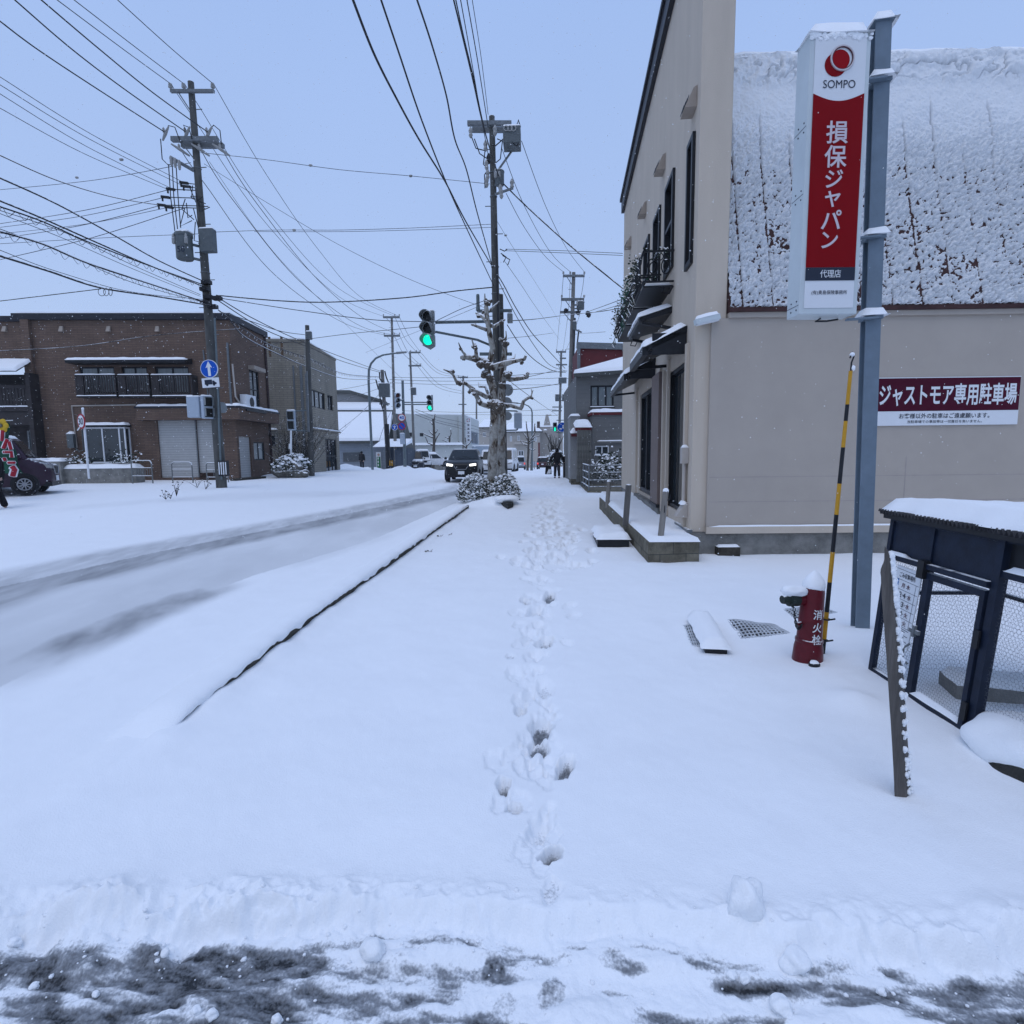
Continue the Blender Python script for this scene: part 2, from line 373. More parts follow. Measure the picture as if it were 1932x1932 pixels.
def window(parent, Fm, h, y=.06, fw=.05, fm='black', pane='glass', nx=2, nz=1, depth=.07, name='window', sill=None):
    a, b, c, d = h; e = .002; m = MB(Fm.T); y0 = y; y1 = y+depth
    m.box(a+e, a+fw, y0, y1, c+e, d-e); m.box(b-fw, b-e, y0, y1, c+e, d-e)
    m.box(a+fw, b-fw, y0, y1, d-fw, d-e); m.box(a+fw, b-fw, y0, y1, c+e, c+fw)
    for i in range(1, nx):
        x = a+(b-a)*i/nx; m.box(x-fw*.45, x+fw*.45, y0+.01, y1-.005, c+fw, d-fw)
    for i in range(1, nz):
        z = c+(d-c)*i/nz; m.box(a+fw, b-fw, y0+.012, y1-.008, z-fw*.4, z+fw*.4)
    w = m.build(name, fm, parent)
    MB(Fm.T).quad((a+fw*.5, y1-.02, c+fw*.5), (b-fw*.5, y1-.02, c+fw*.5), (b-fw*.5, y1-.02, d-fw*.5), (a+fw*.5, y1-.02, d-fw*.5)).build('pane', pane, w)
    if sill:
        MB(Fm.T).box(a-.04, b+.04, -sill, y0-.003, c-.05, c).build('sill', fm, w)
        snowcap(Fm.T, a-.03, b+.03, -sill+.01, y0-.01, c, .05, w)
    return w
def snowcap(T, x0, x1, y0, y1, z, h, parent, name='snow_cap', seed=None, over=.0, world=True):
    """soft pillow of snow on a flat top"""
    sd = random.random()*50 if seed is None else seed
    W = x1-x0+2*over; D = y1-y0+2*over; nx = max(4, min(60, int(W/max(.03, h*.5)))); ny = max(4, min(30, int(D/max(.03, h*.5))))
    v = []; f = []
    for j in range(ny+1):
        for i in range(nx+1):
            u = i/nx; w = j/ny; x = x0-over+W*u; y = y0-over+D*w
            ed = min(u*W, (1-u)*W, w*D, (1-w)*D); q = min(1, ed/(h*1.0+1e-6)); q = math.sqrt(max(0, 1-(1-q)**2))
            n = mnoise.noise(Vector((x*2.3+sd, y*2.3, z)))*.22+mnoise.noise(Vector((x*7+sd, y*7, z)))*.10
            hh = h*(.93+n)*q; wob = .25*h*mnoise.noise(Vector((x*6, y*6, sd)))
            v.append((x+(wob if ed < 1e-6 else 0), y+(wob if ed < 1e-6 else 0), z+hh))
    k = nx+1
    for j in range(ny):
        for i in range(nx): a = j*k+i; f.append((a, a+1, a+1+k, a+k))
    b = len(v); per = [i for i in range(k)]+[j*k+nx for j in range(1, ny+1)]+[ny*k+i for i in range(nx-1, -1, -1)]+[j*k for j in range(ny-1, 0, -1)]
    for i in per: v.append((v[i][0], v[i][1], z+.0015))
    n = len(per)
    for i in range(n): j = (i+1) % n; f.append((per[i], b+i, b+j, per[j]))
    f.append([b+i for i in range(n)])
    return MB(T).add(v, f).build(name, 'snow', parent, smooth=60)
_TXT = {}
def txt(body, T, m, parent, name='lettering', h=1.0, w=None, bold=0.0, th=.002, align='C'):
    """lettering in the local x,z plane of T, facing -y, body height h and (optionally) total width w, centred on the origin"""
    key = (body, round(bold, 4))
    if key not in _TXT:
        c = bpy.data.curves.new('lettering', 'FONT'); c.body = body; c.size = 1; c.offset = bold; c.resolution_u = 4
        o = bpy.data.objects.new('lettering', c); COL.objects.link(o); bpy.context.view_layer.update()
        me = o.evaluated_get(bpy.context.evaluated_depsgraph_get()).to_mesh()
        vs = [v.co.copy() for v in me.vertices]; fs = [list(p.vertices) for p in me.polygons]
        bpy.data.objects.remove(o); bpy.data.curves.remove(c)
        _TXT[key] = (vs, fs)
    vs, fs = _TXT[key]
    x0 = min(v.x for v in vs); x1 = max(v.x for v in vs); z0 = min(v.y for v in vs); z1 = max(v.y for v in vs)
    sz = h/(z1-z0); sx = sz if w is None else w/(x1-x0)
    ox = (x0+x1)/2 if align == 'C' else x0
    mb = MB(T); mb.add([((v.x-ox)*sx, -th, (v.y-(z0+z1)/2)*sz) for v in vs], fs)
    return mb.build(name, m, parent)
def loc(T, x, y, z): return T @ Matrix.Translation((x, y, z))
def copy_thing(root, loc_, rotz, label, scale=1.0):
    r = root.copy(); COL.objects.link(r); r.location = loc_; r.rotation_euler = (0, 0, rotz); r.scale = (scale,)*3
    if label: r['label'] = label
    ROOT[r.name] = Matrix.Translation(Vector(loc_)) @ Matrix.Rotation(rotz, 4, 'Z')
    for ch in list(root.children):
        c = ch.copy(); COL.objects.link(c); c.parent = r
        for g in list(ch.children):
            d = g.copy(); COL.objects.link(d); d.parent = c
    return r

# ------------------------------------------------------------------ ground: one snow sheet cut into road, pavement, cross road and lots
KA = atZ(390, 1330, .05); KB = atZ(878, 965, .05)          # kerb line
KD = Vector((KB.x-KA.x, KB.y-KA.y, 0)).normalized()
def kd(x, y): return (x-KA.x)*KD.y-(y-KA.y)*KD.x          # + on the pavement side
def foot_y(x): return np.interp(x, [-3, -1.73, -.66, -.2, .4, .85, 1.47, 3], [1.56, 1.60, 1.67, 1.68, 1.66, 1.60, 1.60, 1.60])
def base_z(x, y):
    L = sst(-6.5, -11, x)*sst(10, 18, y)*(1-sst(38, 48, y))*.45
    return L-.033*np.clip(y-45, 0, 48)
PR = [(1021, 1386, 44, 40, .85), (1021, 1390, 56, 96, 0), (1017, 1420, 40, 38, .8), (1067, 1466, 34, 46, .8), (949, 1501, 24, 26, .6), (971, 1544, 30, 22, .7), (1021, 1580, 18, 18, .2),
      (1040, 1634, 48, 26, .9), (1042, 1706, 40, 50, .25), (933, 1823, 66, 56, .95), (952, 1886, 58, 60, .3), (1040, 1866, 60, 90, .5), (1037, 1135, 22, 20, .7), (991, 1144, 16, 12, .6),
      (1009, 1163, 26, 20, .35), (1029, 1223, 30, 22, .45), (964, 1253, 14, 10, .3), (1027, 1314, 36, 26, .25), (1004, 1327, 26, 18, .1), (981, 1359, 22, 14, .5),
      (972, 1290, 36, 24, .0), (985, 1225, 34, 20, 0), (1000, 1440, 26, 30, 0), (945, 1535, 22, 50, 0), (980, 1190, 24, 14, 0), (1010, 1105, 22, 12, 0)]
FOOT = []
for px, py, w, hh, dk in PR:
    g = atZ(px, py, .03); n = atZ(px, py+hh/2, .03); f = atZ(px, py-hh/2, .03)
    FOOT.append((g.x, g.y, max(.035, w/2*g.y/F), max(.045, (f.y-n.y)/2), random.uniform(-.3, .3), dk, .078 if dk > .3 else .022))
_rr = random.Random(5)
for k in range(62):
    y = 1.95+3.8*_rr.random(); FOOT.append((np.interp(y, [1.9, 2.3, 2.8, 3.4, 4.5, 6], [.05, -.02, -.06, .0, .02, .05])+_rr.gauss(0, .085), y, _rr.uniform(.03, .06), _rr.uniform(.05, .13), _rr.uniform(-.6, .6), 0.0, _rr.uniform(.012, .028)))
for k in range(230):                                       # trampled patch further on, thinning out with distance
    y = 7.3+12*_rr.random()**1.5; cx = np.interp(y, [7, 8, 10, 14, 20, 30], [.16, .25, .30, .38, .55, .9])
    x = cx+_rr.gauss(0, .17+.12*(7.4 < y < 11)); FOOT.append((x, y, .07, .14, _rr.uniform(-.5, .5), 0.0, .055))
for k in range(90):
    y = 19+22*_rr.random(); FOOT.append((.7+_rr.gauss(0, .5), y, .08, .16, 0, 0, .05))
for k in range(26):
    y = 5.0+2.4*_rr.random(); FOOT.append((.05+_rr.gauss(0, .13), y, .06, .11, _rr.uniform(-.5, .5), 0, .025))
TA = [atZ(x, y, 0) for x, y in ((-250, 1180), (0, 1110), (300, 1042), (600, 982), (870, 925))]
TBL = [atZ(x, y, 0) for x, y in ((-250, 1420), (0, 1300), (250, 1180), (480, 1088), (700, 1022), (860, 950))]
TC = [atZ(x, y, 0) for x, y in ((0, 985), (400, 962), (700, 930), (860, 905))]
def dist_line(x, y, pts):
    ys = [p.y for p in pts]; xs = [p.x for p in pts]
    return x-np.interp(y, ys, xs), np.clip(np.minimum((y-ys[0])/.5+1, 1), 0, 1)*(y < 60)
def height(x, y, full=True):
    x = np.asarray(x, float); y = np.asarray(y, float)
    d = kd(x, y); yf = foot_y(x); t = y-yf
    z = base_z(x, y)
    road = sst(.0, -.35, d)*(y > 1.5); kend = sst(15.3, 14.6, y)
    big = (fbm(x*.7, y*.7, 3, 3)-.5); fine = (fbm(x*5, y*5, 3, 9)-.5)+.35*(fbm(x*21, y*21, 2, 12)-.5)
    s = .085+.055*big+.008*fine+.020*(fbm(x*2.3, y*2.3, 3, 13)-.5)
    lot = sst(2.0, 3.2, x)*sst(3.5, 6, y)*sst(9, 7.6, y)
    s = s*(1-lot)+lot*(.06+.03*big)
    rs = .035+.02*big+.006*fine
    z = z+s*(1-road)+rs*road
    # kerb: cap of snow along the stones, lower towards the camera end
    near = sst(2.2, 3.2, y)*kend
    z = z+.085*np.exp(-((d+.19)/.10)**2)*(.45+.55*sst(2.6, 4.2, y))*near*(y > 1.9)
    z = z+np.exp(-((d-.07)/.13)**2)*(d > -.02)*near*(.036+.05*(fbm(y*3.0, y*0+2, 3, 46)-.45)*sst(8, 3.8, y))
    # wheel tracks
    ru = np.clip(road, 0, 1)
    a, m = dist_line(x, y, TA); wa = sst(1.25, .60, np.abs(a+.12*(vnoise(y*2, y*0, 2)-.5)))*m*ru
    b, m2 = dist_line(x, y, TBL); wb = sst(.55, .05, np.abs(b))*m2*ru
    btw = ((x > np.interp(y, [p.y for p in TA], [p.x for p in TA])) & (x < np.interp(y, [p.y for p in TBL], [p.x for p in TBL])))*ru*(y < 60)
    c, m3 = dist_line(x, y, TC); wc = sst(1.2, .2, np.abs(c))*m3
    z = z-.022*wa-.014*wb+.016*np.exp(-((np.abs(a)-.85)/.14)**2)*m*ru*fbm(x*6, y*3, 2, 5)*(y < 40)
    z = z+.012*np.exp(-((b-.62)/.15)**2)*m2*ru*fbm(x*7, y*4, 2, 6)*(y < 30)
    wear = np.clip(.50*wa*(.4+.7*fbm(x*3+y*.5, y*.8, 4, 22)+.6*fbm(x*9+y*2, y*2.5, 3, 28))+btw*(.16+.34*fbm(x*1.5+y*.3, y*.5, 4, 23))+.22*wc*fbm(x, y*.3, 3, 24), 0, 1)
    dark = sst(.50, .10, np.abs(b+.12))*sst(3.2, 4.6, y)*sst(6.9, 5.9, y)*ru*(.35+.75*fbm(x*4+y*1.2, y*2, 4, 25))
    dark = dark+.22*sst(.45, .1, np.abs(b))*sst(7, 8, y)*sst(13, 9, y)*ru*fbm(x*3, y, 3, 26)
    wear = np.clip(np.maximum(wear, 1.15*dark), 0, 1)
    tread = wb*sst(2.9, 3.3, y)*sst(7, 6, y)*sst(-.12, .12, b)*0; z = z+tread
    # footprints
    bare = np.zeros_like(z)
    for fx, fy, rx, ry, an, dk, dp in FOOT:
        sel = (np.abs(x-fx) < 4*rx+.1) & (np.abs(y-fy) < 3*ry+.1)
        if not sel.any(): continue
        xx = x[sel]-fx; yy = y[sel]-fy; ca, sa = math.cos(an), math.sin(an)
        u = (xx*ca+yy*sa)/rx; v = (-xx*sa+yy*ca)/ry
        q = np.sqrt(u*u+v*v)+.75*(fbm(x[sel]*26, y[sel]*26, 4, 51)-.5)
        zz = z[sel]; pit = sst(1.15, .72, q)
        flo = np.maximum(zz-dp, base_z(xx+fx, yy+fy)+.012)+.007*fbm(x[sel]*34, y[sel]*34, 3, 8)
        if fy < 1.6: flo = np.minimum(zz, flo)
        rim = np.exp(-((q-1.3)/.25)**2)*.004*(dk > .3)
        z[sel] = zz*(1-pit)+flo*pit+rim*fbm(x[sel]*14, y[sel]*14, 2, 4)
        bare[sel] = np.maximum(bare[sel], dk*1.0*sst(1.02, .6, q)*(.35+.9*fbm(x[sel]*60, y[sel]*60, 3, 61)))
    grv = np.exp(-((x+.03)/.20)**2)*sst(2.0, 2.3, y)*sst(7.5, 6.0, y); z = z-grv*.022*fbm(x*4, y*2, 3, 71)
    # ploughed bank in front and the cleared cross road
    A = np.interp(x, [-3, -1.9, -1.2, -.55, -.12, .05, .3, .6, 1.0, 1.6, 3], [.03, .03, .04, .018, .018, .0, .01, .015, .02, .025, .03])
    lump = (fbm(x*6, y*6, 4, 81)-.5); lump2 = np.abs(fbm(x*13, y*13, 3, 82)-.5)
    tt = t+.10*(fbm(x*3.2, y*1.0, 3, 80)-.5)+.05*(fbm(x*11, y*9, 3, 84)-.5)
    bank = sst(-.02, .06, tt)*np.exp(-np.clip(tt-.06, 0, 9)**2/.008)
    amp = np.exp(-((tt-.04)/.10)**2)
    lft = sst(-.2, -.6, x)
    slush = .012*fbm(x*9, y*14, 4, 90)+.010*fbm(x*40, y*40, 2, 91)
    cz = slush+.03*sst(.45, .75, fbm(x*2.2, y*5, 3, 92))
    road2 = sst(.02, -.10, tt)
    z = z*(1-road2)*sst(-.03, .065, tt)+cz*np.maximum(road2, 1-sst(-.03, .065, tt))
    z = z+A*bank*.78+amp*(lump*.085*(.5+.9*lft)+(.02-lump2*.16)*.6+.03*(fbm(x*22, y*22, 3, 83)-.5)*lft)*np.clip(A/.025, .35, 1.2)
    # exposed asphalt in the cleared strip
    e = .62*fbm(x*2.0+3.1, y*11+x*1.5, 4, 101, .6)+.38*fbm(x*8, y*24, 3, 105)
    lim = np.interp(x, [-2, -1.2, -.5, -.2, .1, .45, .62, .9, 1.6], [.42, .42, .45, .57, .64, .66, .58, .53, .55])
    ex = sst(lim-.10, lim+.13, e)*sst(-.015, -.07, tt)
    ex2 = np.clip(ex*(.20+.88*fbm(x*16, y*42, 4, 103, .6)*(1+.25*sst(-.3, -1, x))), 0, 1)
    st = np.exp(-((y-(1.515-.10*(x-.62)))/.020)**2)*sst(.5, .56, x)*sst(.86, .7, x); ex2 = np.maximum(ex2, st*1.0*(y < 1.6))
    bare = np.maximum(bare*np.where(t > -.03, 1, .9), ex2)
    z = z-.012*np.clip(ex2, 0, 1)*road2
    # heaps
    for hx, hy, rr, hh in HEAPS:
        q = np.hypot(x-hx, y-hy)/rr; z = z+hh*np.exp(-q*q*1.6)*(.75+.6*fbm(x*2.4, y*2.4, 3, 111))
    far = y > 60
    return z, np.clip(wear, 0, 1), np.clip(bare, 0, 1)
def _heap(px, py, z, r, h): g = atZ(px, py, z); return (g.x, g.y, r, h)
HEAPS = [_heap(38, 935, .3, .95, .55), _heap(70, 930, .3, .8, .35), _heap(-30, 940, .3, 1.2, .5), _heap(548, 905, .3, 2.0, .2), _heap(655, 894, .1, 1.6, .5), _heap(700, 892, 0, 1.8, .45), _heap(760, 893, 0, 1.8, .4), _heap(800, 892, -.1, 1.8, .4), _heap(840, 884, -.4, 2.5, .4),
         _heap(1845, 1405, .05, .28, .0), _heap(925, 951, .1, .75, .20), _heap(960, 952, .1, .7, .12), _heap(1610, 1330, .05, .18, .04), _heap(1660, 1215, .05, .5, .05), _heap(300, 905, .45, 2.5, .1)]
def gz(x, y): return float(height(np.array([float(x)]), np.array([float(y)]))[0][0])

def build_ground():
    ang = list(np.radians(np.arange(-58, 58.01, .135)))     # fine fan in front, coarse behind
    ang = np.array(sorted(ang+list(np.radians(np.arange(60, 300.1, 6)))))
    rs = [0.0, .55, .8, 1.0, 1.12]
    while rs[-1] < 14: rs.append(rs[-1]+(.004 if 1.3 < rs[-1] < 2.15 else max(.0062, rs[-1]*.0062)))
    while rs[-1] < 60: rs.append(rs[-1]*1.012)
    while rs[-1] < 380: rs.append(rs[-1]*1.04)
    rs = np.array(rs[1:]); na = len(ang); nr = len(rs)
    Rr, Aa = np.meshgrid(rs, ang, indexing='ij'); X = Rr*np.sin(Aa); Y = Rr*np.cos(Aa)
    Z, wear, bare = height(X.ravel(), Y.ravel()); X = X.ravel(); Y = Y.ravel()
    i = np.arange(nr-1)[:, None]*na; j = np.arange(na)[None, :]; j2 = (j+1) % na
    Fc = np.stack([i+j, i+na+j, i+na+j2, i+j2], -1).reshape(-1, 4)
    cx = X[Fc].mean(1); cy = Y[Fc].mean(1); d = kd(cx, cy)
    region = np.full(len(Fc), 3)
    region[(d < -.1) & (cx > -11) & (cy > 1.7)] = 0; region[(cy >= 15) & (cx < -2.0) & (cx > -11)] = 0
    region[(d >= -.1) & (cx < 2.05) & (cy > 1.7)] = 1; region[(cy >= 15) & (cx >= -2.0) & (cx < 2.6)] = 1
    region[cy <= foot_y(cx)+.02] = 2
    names = ['road', 'pavement', 'cross_road', 'ground']
    for r, nm in enumerate(names):
        fs = Fc[region == r]; used = np.unique(fs); mp = np.full(len(X), -1); mp[used] = np.arange(len(used))
        me = bpy.data.meshes.new(nm); me.vertices.add(len(used)); me.loops.add(fs.size); me.polygons.add(len(fs))
        me.vertices.foreach_set('co', np.stack([X[used], Y[used], Z[used]], -1).ravel())
        me.loops.foreach_set('vertex_index', mp[fs].ravel().astype(np.int32)); me.polygons.foreach_set('loop_start', np.arange(0, fs.size, 4, dtype=np.int32))
        me.polygons.foreach_set('use_smooth', np.ones(len(fs), bool)); me.update(calc_edges=True)
        for an, arr in (('wear', wear), ('bare', bare)):
            at = me.attributes.new(an, 'FLOAT', 'POINT'); at.data.foreach_set('value', arr[used].astype(np.float32))
        me.materials.append(MT['ground']); o = bpy.data.objects.new(nm, me); COL.objects.link(o); o['kind'] = 'structure'
        tag(o, ['snow covered street with grey wheel tracks', 'snow covered pavement with a line of footprints', 'partly cleared slushy cross street in the foreground', 'snow covered open lots beside the street'][r], ['road', 'pavement', 'road', 'ground'][r])
        o['kind'] = 'structure'
def ground_mat():
    m = snow_mat('snowy_ground', bump=.28); nt = m.node_tree; L = nt.links.new; b = nt.nodes['Principled BSDF']
    src = b.inputs['Base Color'].links[0].from_socket
    def at(n): a = nd(nt, 'ShaderNodeAttribute', attribute_name=n); return a.outputs['Fac']
    tc = nt.nodes['Texture Coordinate']
    m1 = nd(nt, 'ShaderNodeMix', data_type='RGBA'); L(at('wear'), m1.inputs[0]); L(src, m1.inputs[6]); m1.inputs[7].default_value = (.285, .295, .31, 1)
    n = nd(nt, 'ShaderNodeTexNoise'); n.inputs['Scale'].default_value = 110; n.inputs['Detail'].default_value = 6; L(tc.outputs['Object'], n.inputs['Vector'])
    ad = nd(nt, 'ShaderNodeMath', operation='MULTIPLY_ADD'); L(n.outputs[0], ad.inputs[0]); ad.inputs[1].default_value = .72; ad.inputs[2].default_value = -.36
    a2 = nd(nt, 'ShaderNodeMath', operation='ADD'); L(at('bare'), a2.inputs[0]); L(ad.outputs[0], a2.inputs[1])
    mr = nd(nt, 'ShaderNodeMapRange'); L(a2.outputs[0], mr.inputs[0]); mr.inputs[1].default_value = .12; mr.inputs[2].default_value = 1.0
    f1 = nd(nt, 'ShaderNodeMapRange'); L(mr.outputs[0], f1.inputs[0]); f1.inputs[2].default_value = .42; m0 = nd(nt, 'ShaderNodeMix', data_type='RGBA'); L(f1.outputs[0], m0.inputs[0]); L(m1.outputs[2], m0.inputs[6]); m0.inputs[7].default_value = (.27, .285, .305, 1)
    f2 = nd(nt, 'ShaderNodeMapRange'); L(mr.outputs[0], f2.inputs[0]); f2.inputs[1].default_value = .42
    m2 = nd(nt, 'ShaderNodeMix', data_type='RGBA'); L(f2.outputs[0], m2.inputs[0]); L(m0.outputs[2], m2.inputs[6]); m2.inputs[7].default_value = (.022, .024, .027, 1)
    L(m2.outputs[2], b.inputs['Base Color'])
    r = nd(nt, 'ShaderNodeMapRange'); L(mr.outputs[0], r.inputs[0]); r.inputs[3].default_value = .85; r.inputs[4].default_value = .4; L(r.outputs[0], b.inputs['Roughness'])
    return m
MT['ground'] = ground_mat()
build_ground()
# kerb stones along the pavement, their pavement-side faces bare
def kerb_top(y): return .185-.05*(1-float(sst(2.9, 4.3, y)))-.085*(1-float(sst(2.0, 3.0, y)))
def build_kerb():
    r = random.Random(3); y = 3.05; m = MB(); s = Vector((KD.y, -KD.x, 0))
    while y < 14.75:
        ln = .6; x = KA.x+KD.x/KD.y*(y-KA.y); p = Vector((x, y, 0)); q = p+KD*(ln-.012); zt = kerb_top(y+.3)+r.uniform(-.004, .004); w0 = -.10; w1 = .045+r.uniform(-.004, .004)
        m.hull([p+s*w0, q+s*w0, q+s*w1, p+s*w1], [Vector((*(v.xy), zt)) for v in (p+s*w0, q+s*w0, q+s*w1, p+s*w1)]); y += ln*KD.y
    o = m.build('kerb', 'kerb'); tag(o, 'row of dark kerb stones capped with snow beside the road', 'kerb'); o['kind'] = 'structure'
    V = []; n = 0; ys = np.arange(2.55, 14.82, .022)
    for y in ys:
        c = Vector((KA.x+KD.x/KD.y*(y-KA.y), y, 0)); kt = kerb_top(y)-.10*(1-float(sst(2.55, 3.1, y))); e = float(sst(14.85, 14.6, y)*sst(2.55, 3.15, y)); N = lambda f, q: mnoise.noise(Vector((y*f, q, 3.3)))
        th = (.045+.014*N(1.3, 0)+.008*N(5, 4))*e; drop = .006+.065*max(0., N(4.2, 8)*1.1+.34*(1-float(sst(3.0, 5.5, y)))-.08)+.018*max(0, N(17, 2)); ov = .008*N(11, 6)+.004*N(31, 1)
        L = [(-.36, None), (-.27, kt*.62+.03*e), (-.18, kt+th*.45), (-.10, kt+th*.9), (-.03, kt+th*(1.0+.15*N(6, 9))), (.02, kt+th*.85), (.05+ov, kt+th*.5), (.060+ov, kt+th*.12), (.056+ov*.6, kt-drop), (.040, kt-drop-.003)]
        for d, z in L:
            p = c+s*d
            if z is None: z = gz(p.x, p.y)-.012
            V.append((p.x, p.y, z if e > .02 else z-.05))
        n = len(L)
    Fc = [(i*n+j, (i+1)*n+j, (i+1)*n+j+1, i*n+j+1) for i in range(len(ys)-1) for j in range(n-1)]
    MB().add(V, Fc).build('snow_cap', 'snow', o, smooth=70)
MT['kerb'] = mat('wet_kerb_stone', (.062, .057, .047), .9, var=.5, scale=16, bump=.6, bscale=50)
build_kerb()
# loose clumps of snow thrown up by the plough
def clumps():
    L = [(1476, 1899, 22, 'largest round snow clump lying on the cleared strip at bottom right'), (1500, 1812, 28, 'soft broken snow clump below the bank right of the footprints'),
         (1381, 1841, 10, 'small snow clump left of a smaller flat one below the bank'), (1405, 1847, 11, 'flat snow clump beside the dark wet streak'), (1663, 1871, 9, 'small round snow clump alone at lower right'),
         (1404, 1700, 36, 'tall upright slab of snow standing on the bank'), (180, 1876, 8, 'round snow clump on wet asphalt at lower left'), (400, 1914, 13, 'larger of two snow clumps near the bottom edge'),
         (370, 1906, 10, 'angular snow clump beside a larger one near the bottom edge'), (27, 1778, 12, 'snow clump at the far left foot of the bank'), (65, 1860, 9, 'small snow clump near the lower left edge'),
         (312, 1797, 9, 'small snow clump just under the bank on the left'), (702, 1790, 24, 'wide snow clump under the overhanging bank'), (732, 1866, 7, 'tiny snow clump left of the grey boot print'), (522, 1925, 12, 'snow clump cut by the bottom edge of the photo')]
    for k, (px, py, r, lab) in enumerate(L):
        z0 = .02
        for _ in range(3):
            g = atZ(px, py, z0); z0 = gz(g.x, g.y)+r*g.y/F*.45
        rad = r*g.y/F; up = 1.35 if k == 5 else .85
        o = MB().blob(g, rad, 3, .45, 1.4, (1, .9, up), k).blob(g+Vector((rad*.4, .1*rad, -rad*.4)), rad*.6, 3, .5, 1.7, (1, 1, .7), k+40).build('snow_clump', 'snow', None, smooth=80)
        tag(o, lab, 'snow clump', 'loose snow clumps by the plough bank')
clumps()
def crumbs():
    r = random.Random(17); m = MB()
    for k in range(260):
        x = r.uniform(-2.0, 1.9); y = float(foot_y(x))+min(.10, r.gauss(-.05, .09)); 
        if y < 1.18: continue
        s = .0025+.006*r.random()**3; m.blob((x, y, gz(x, y)+s*.4), s, 1, .5, 1.7, (1.1, 1, .8), k)
    o = m.build('snow_crumbs', 'snow', None, smooth=80); tag(o, 'countless tiny snow crumbs scattered below the plough bank', 'snow', kind='stuff')
crumbs()

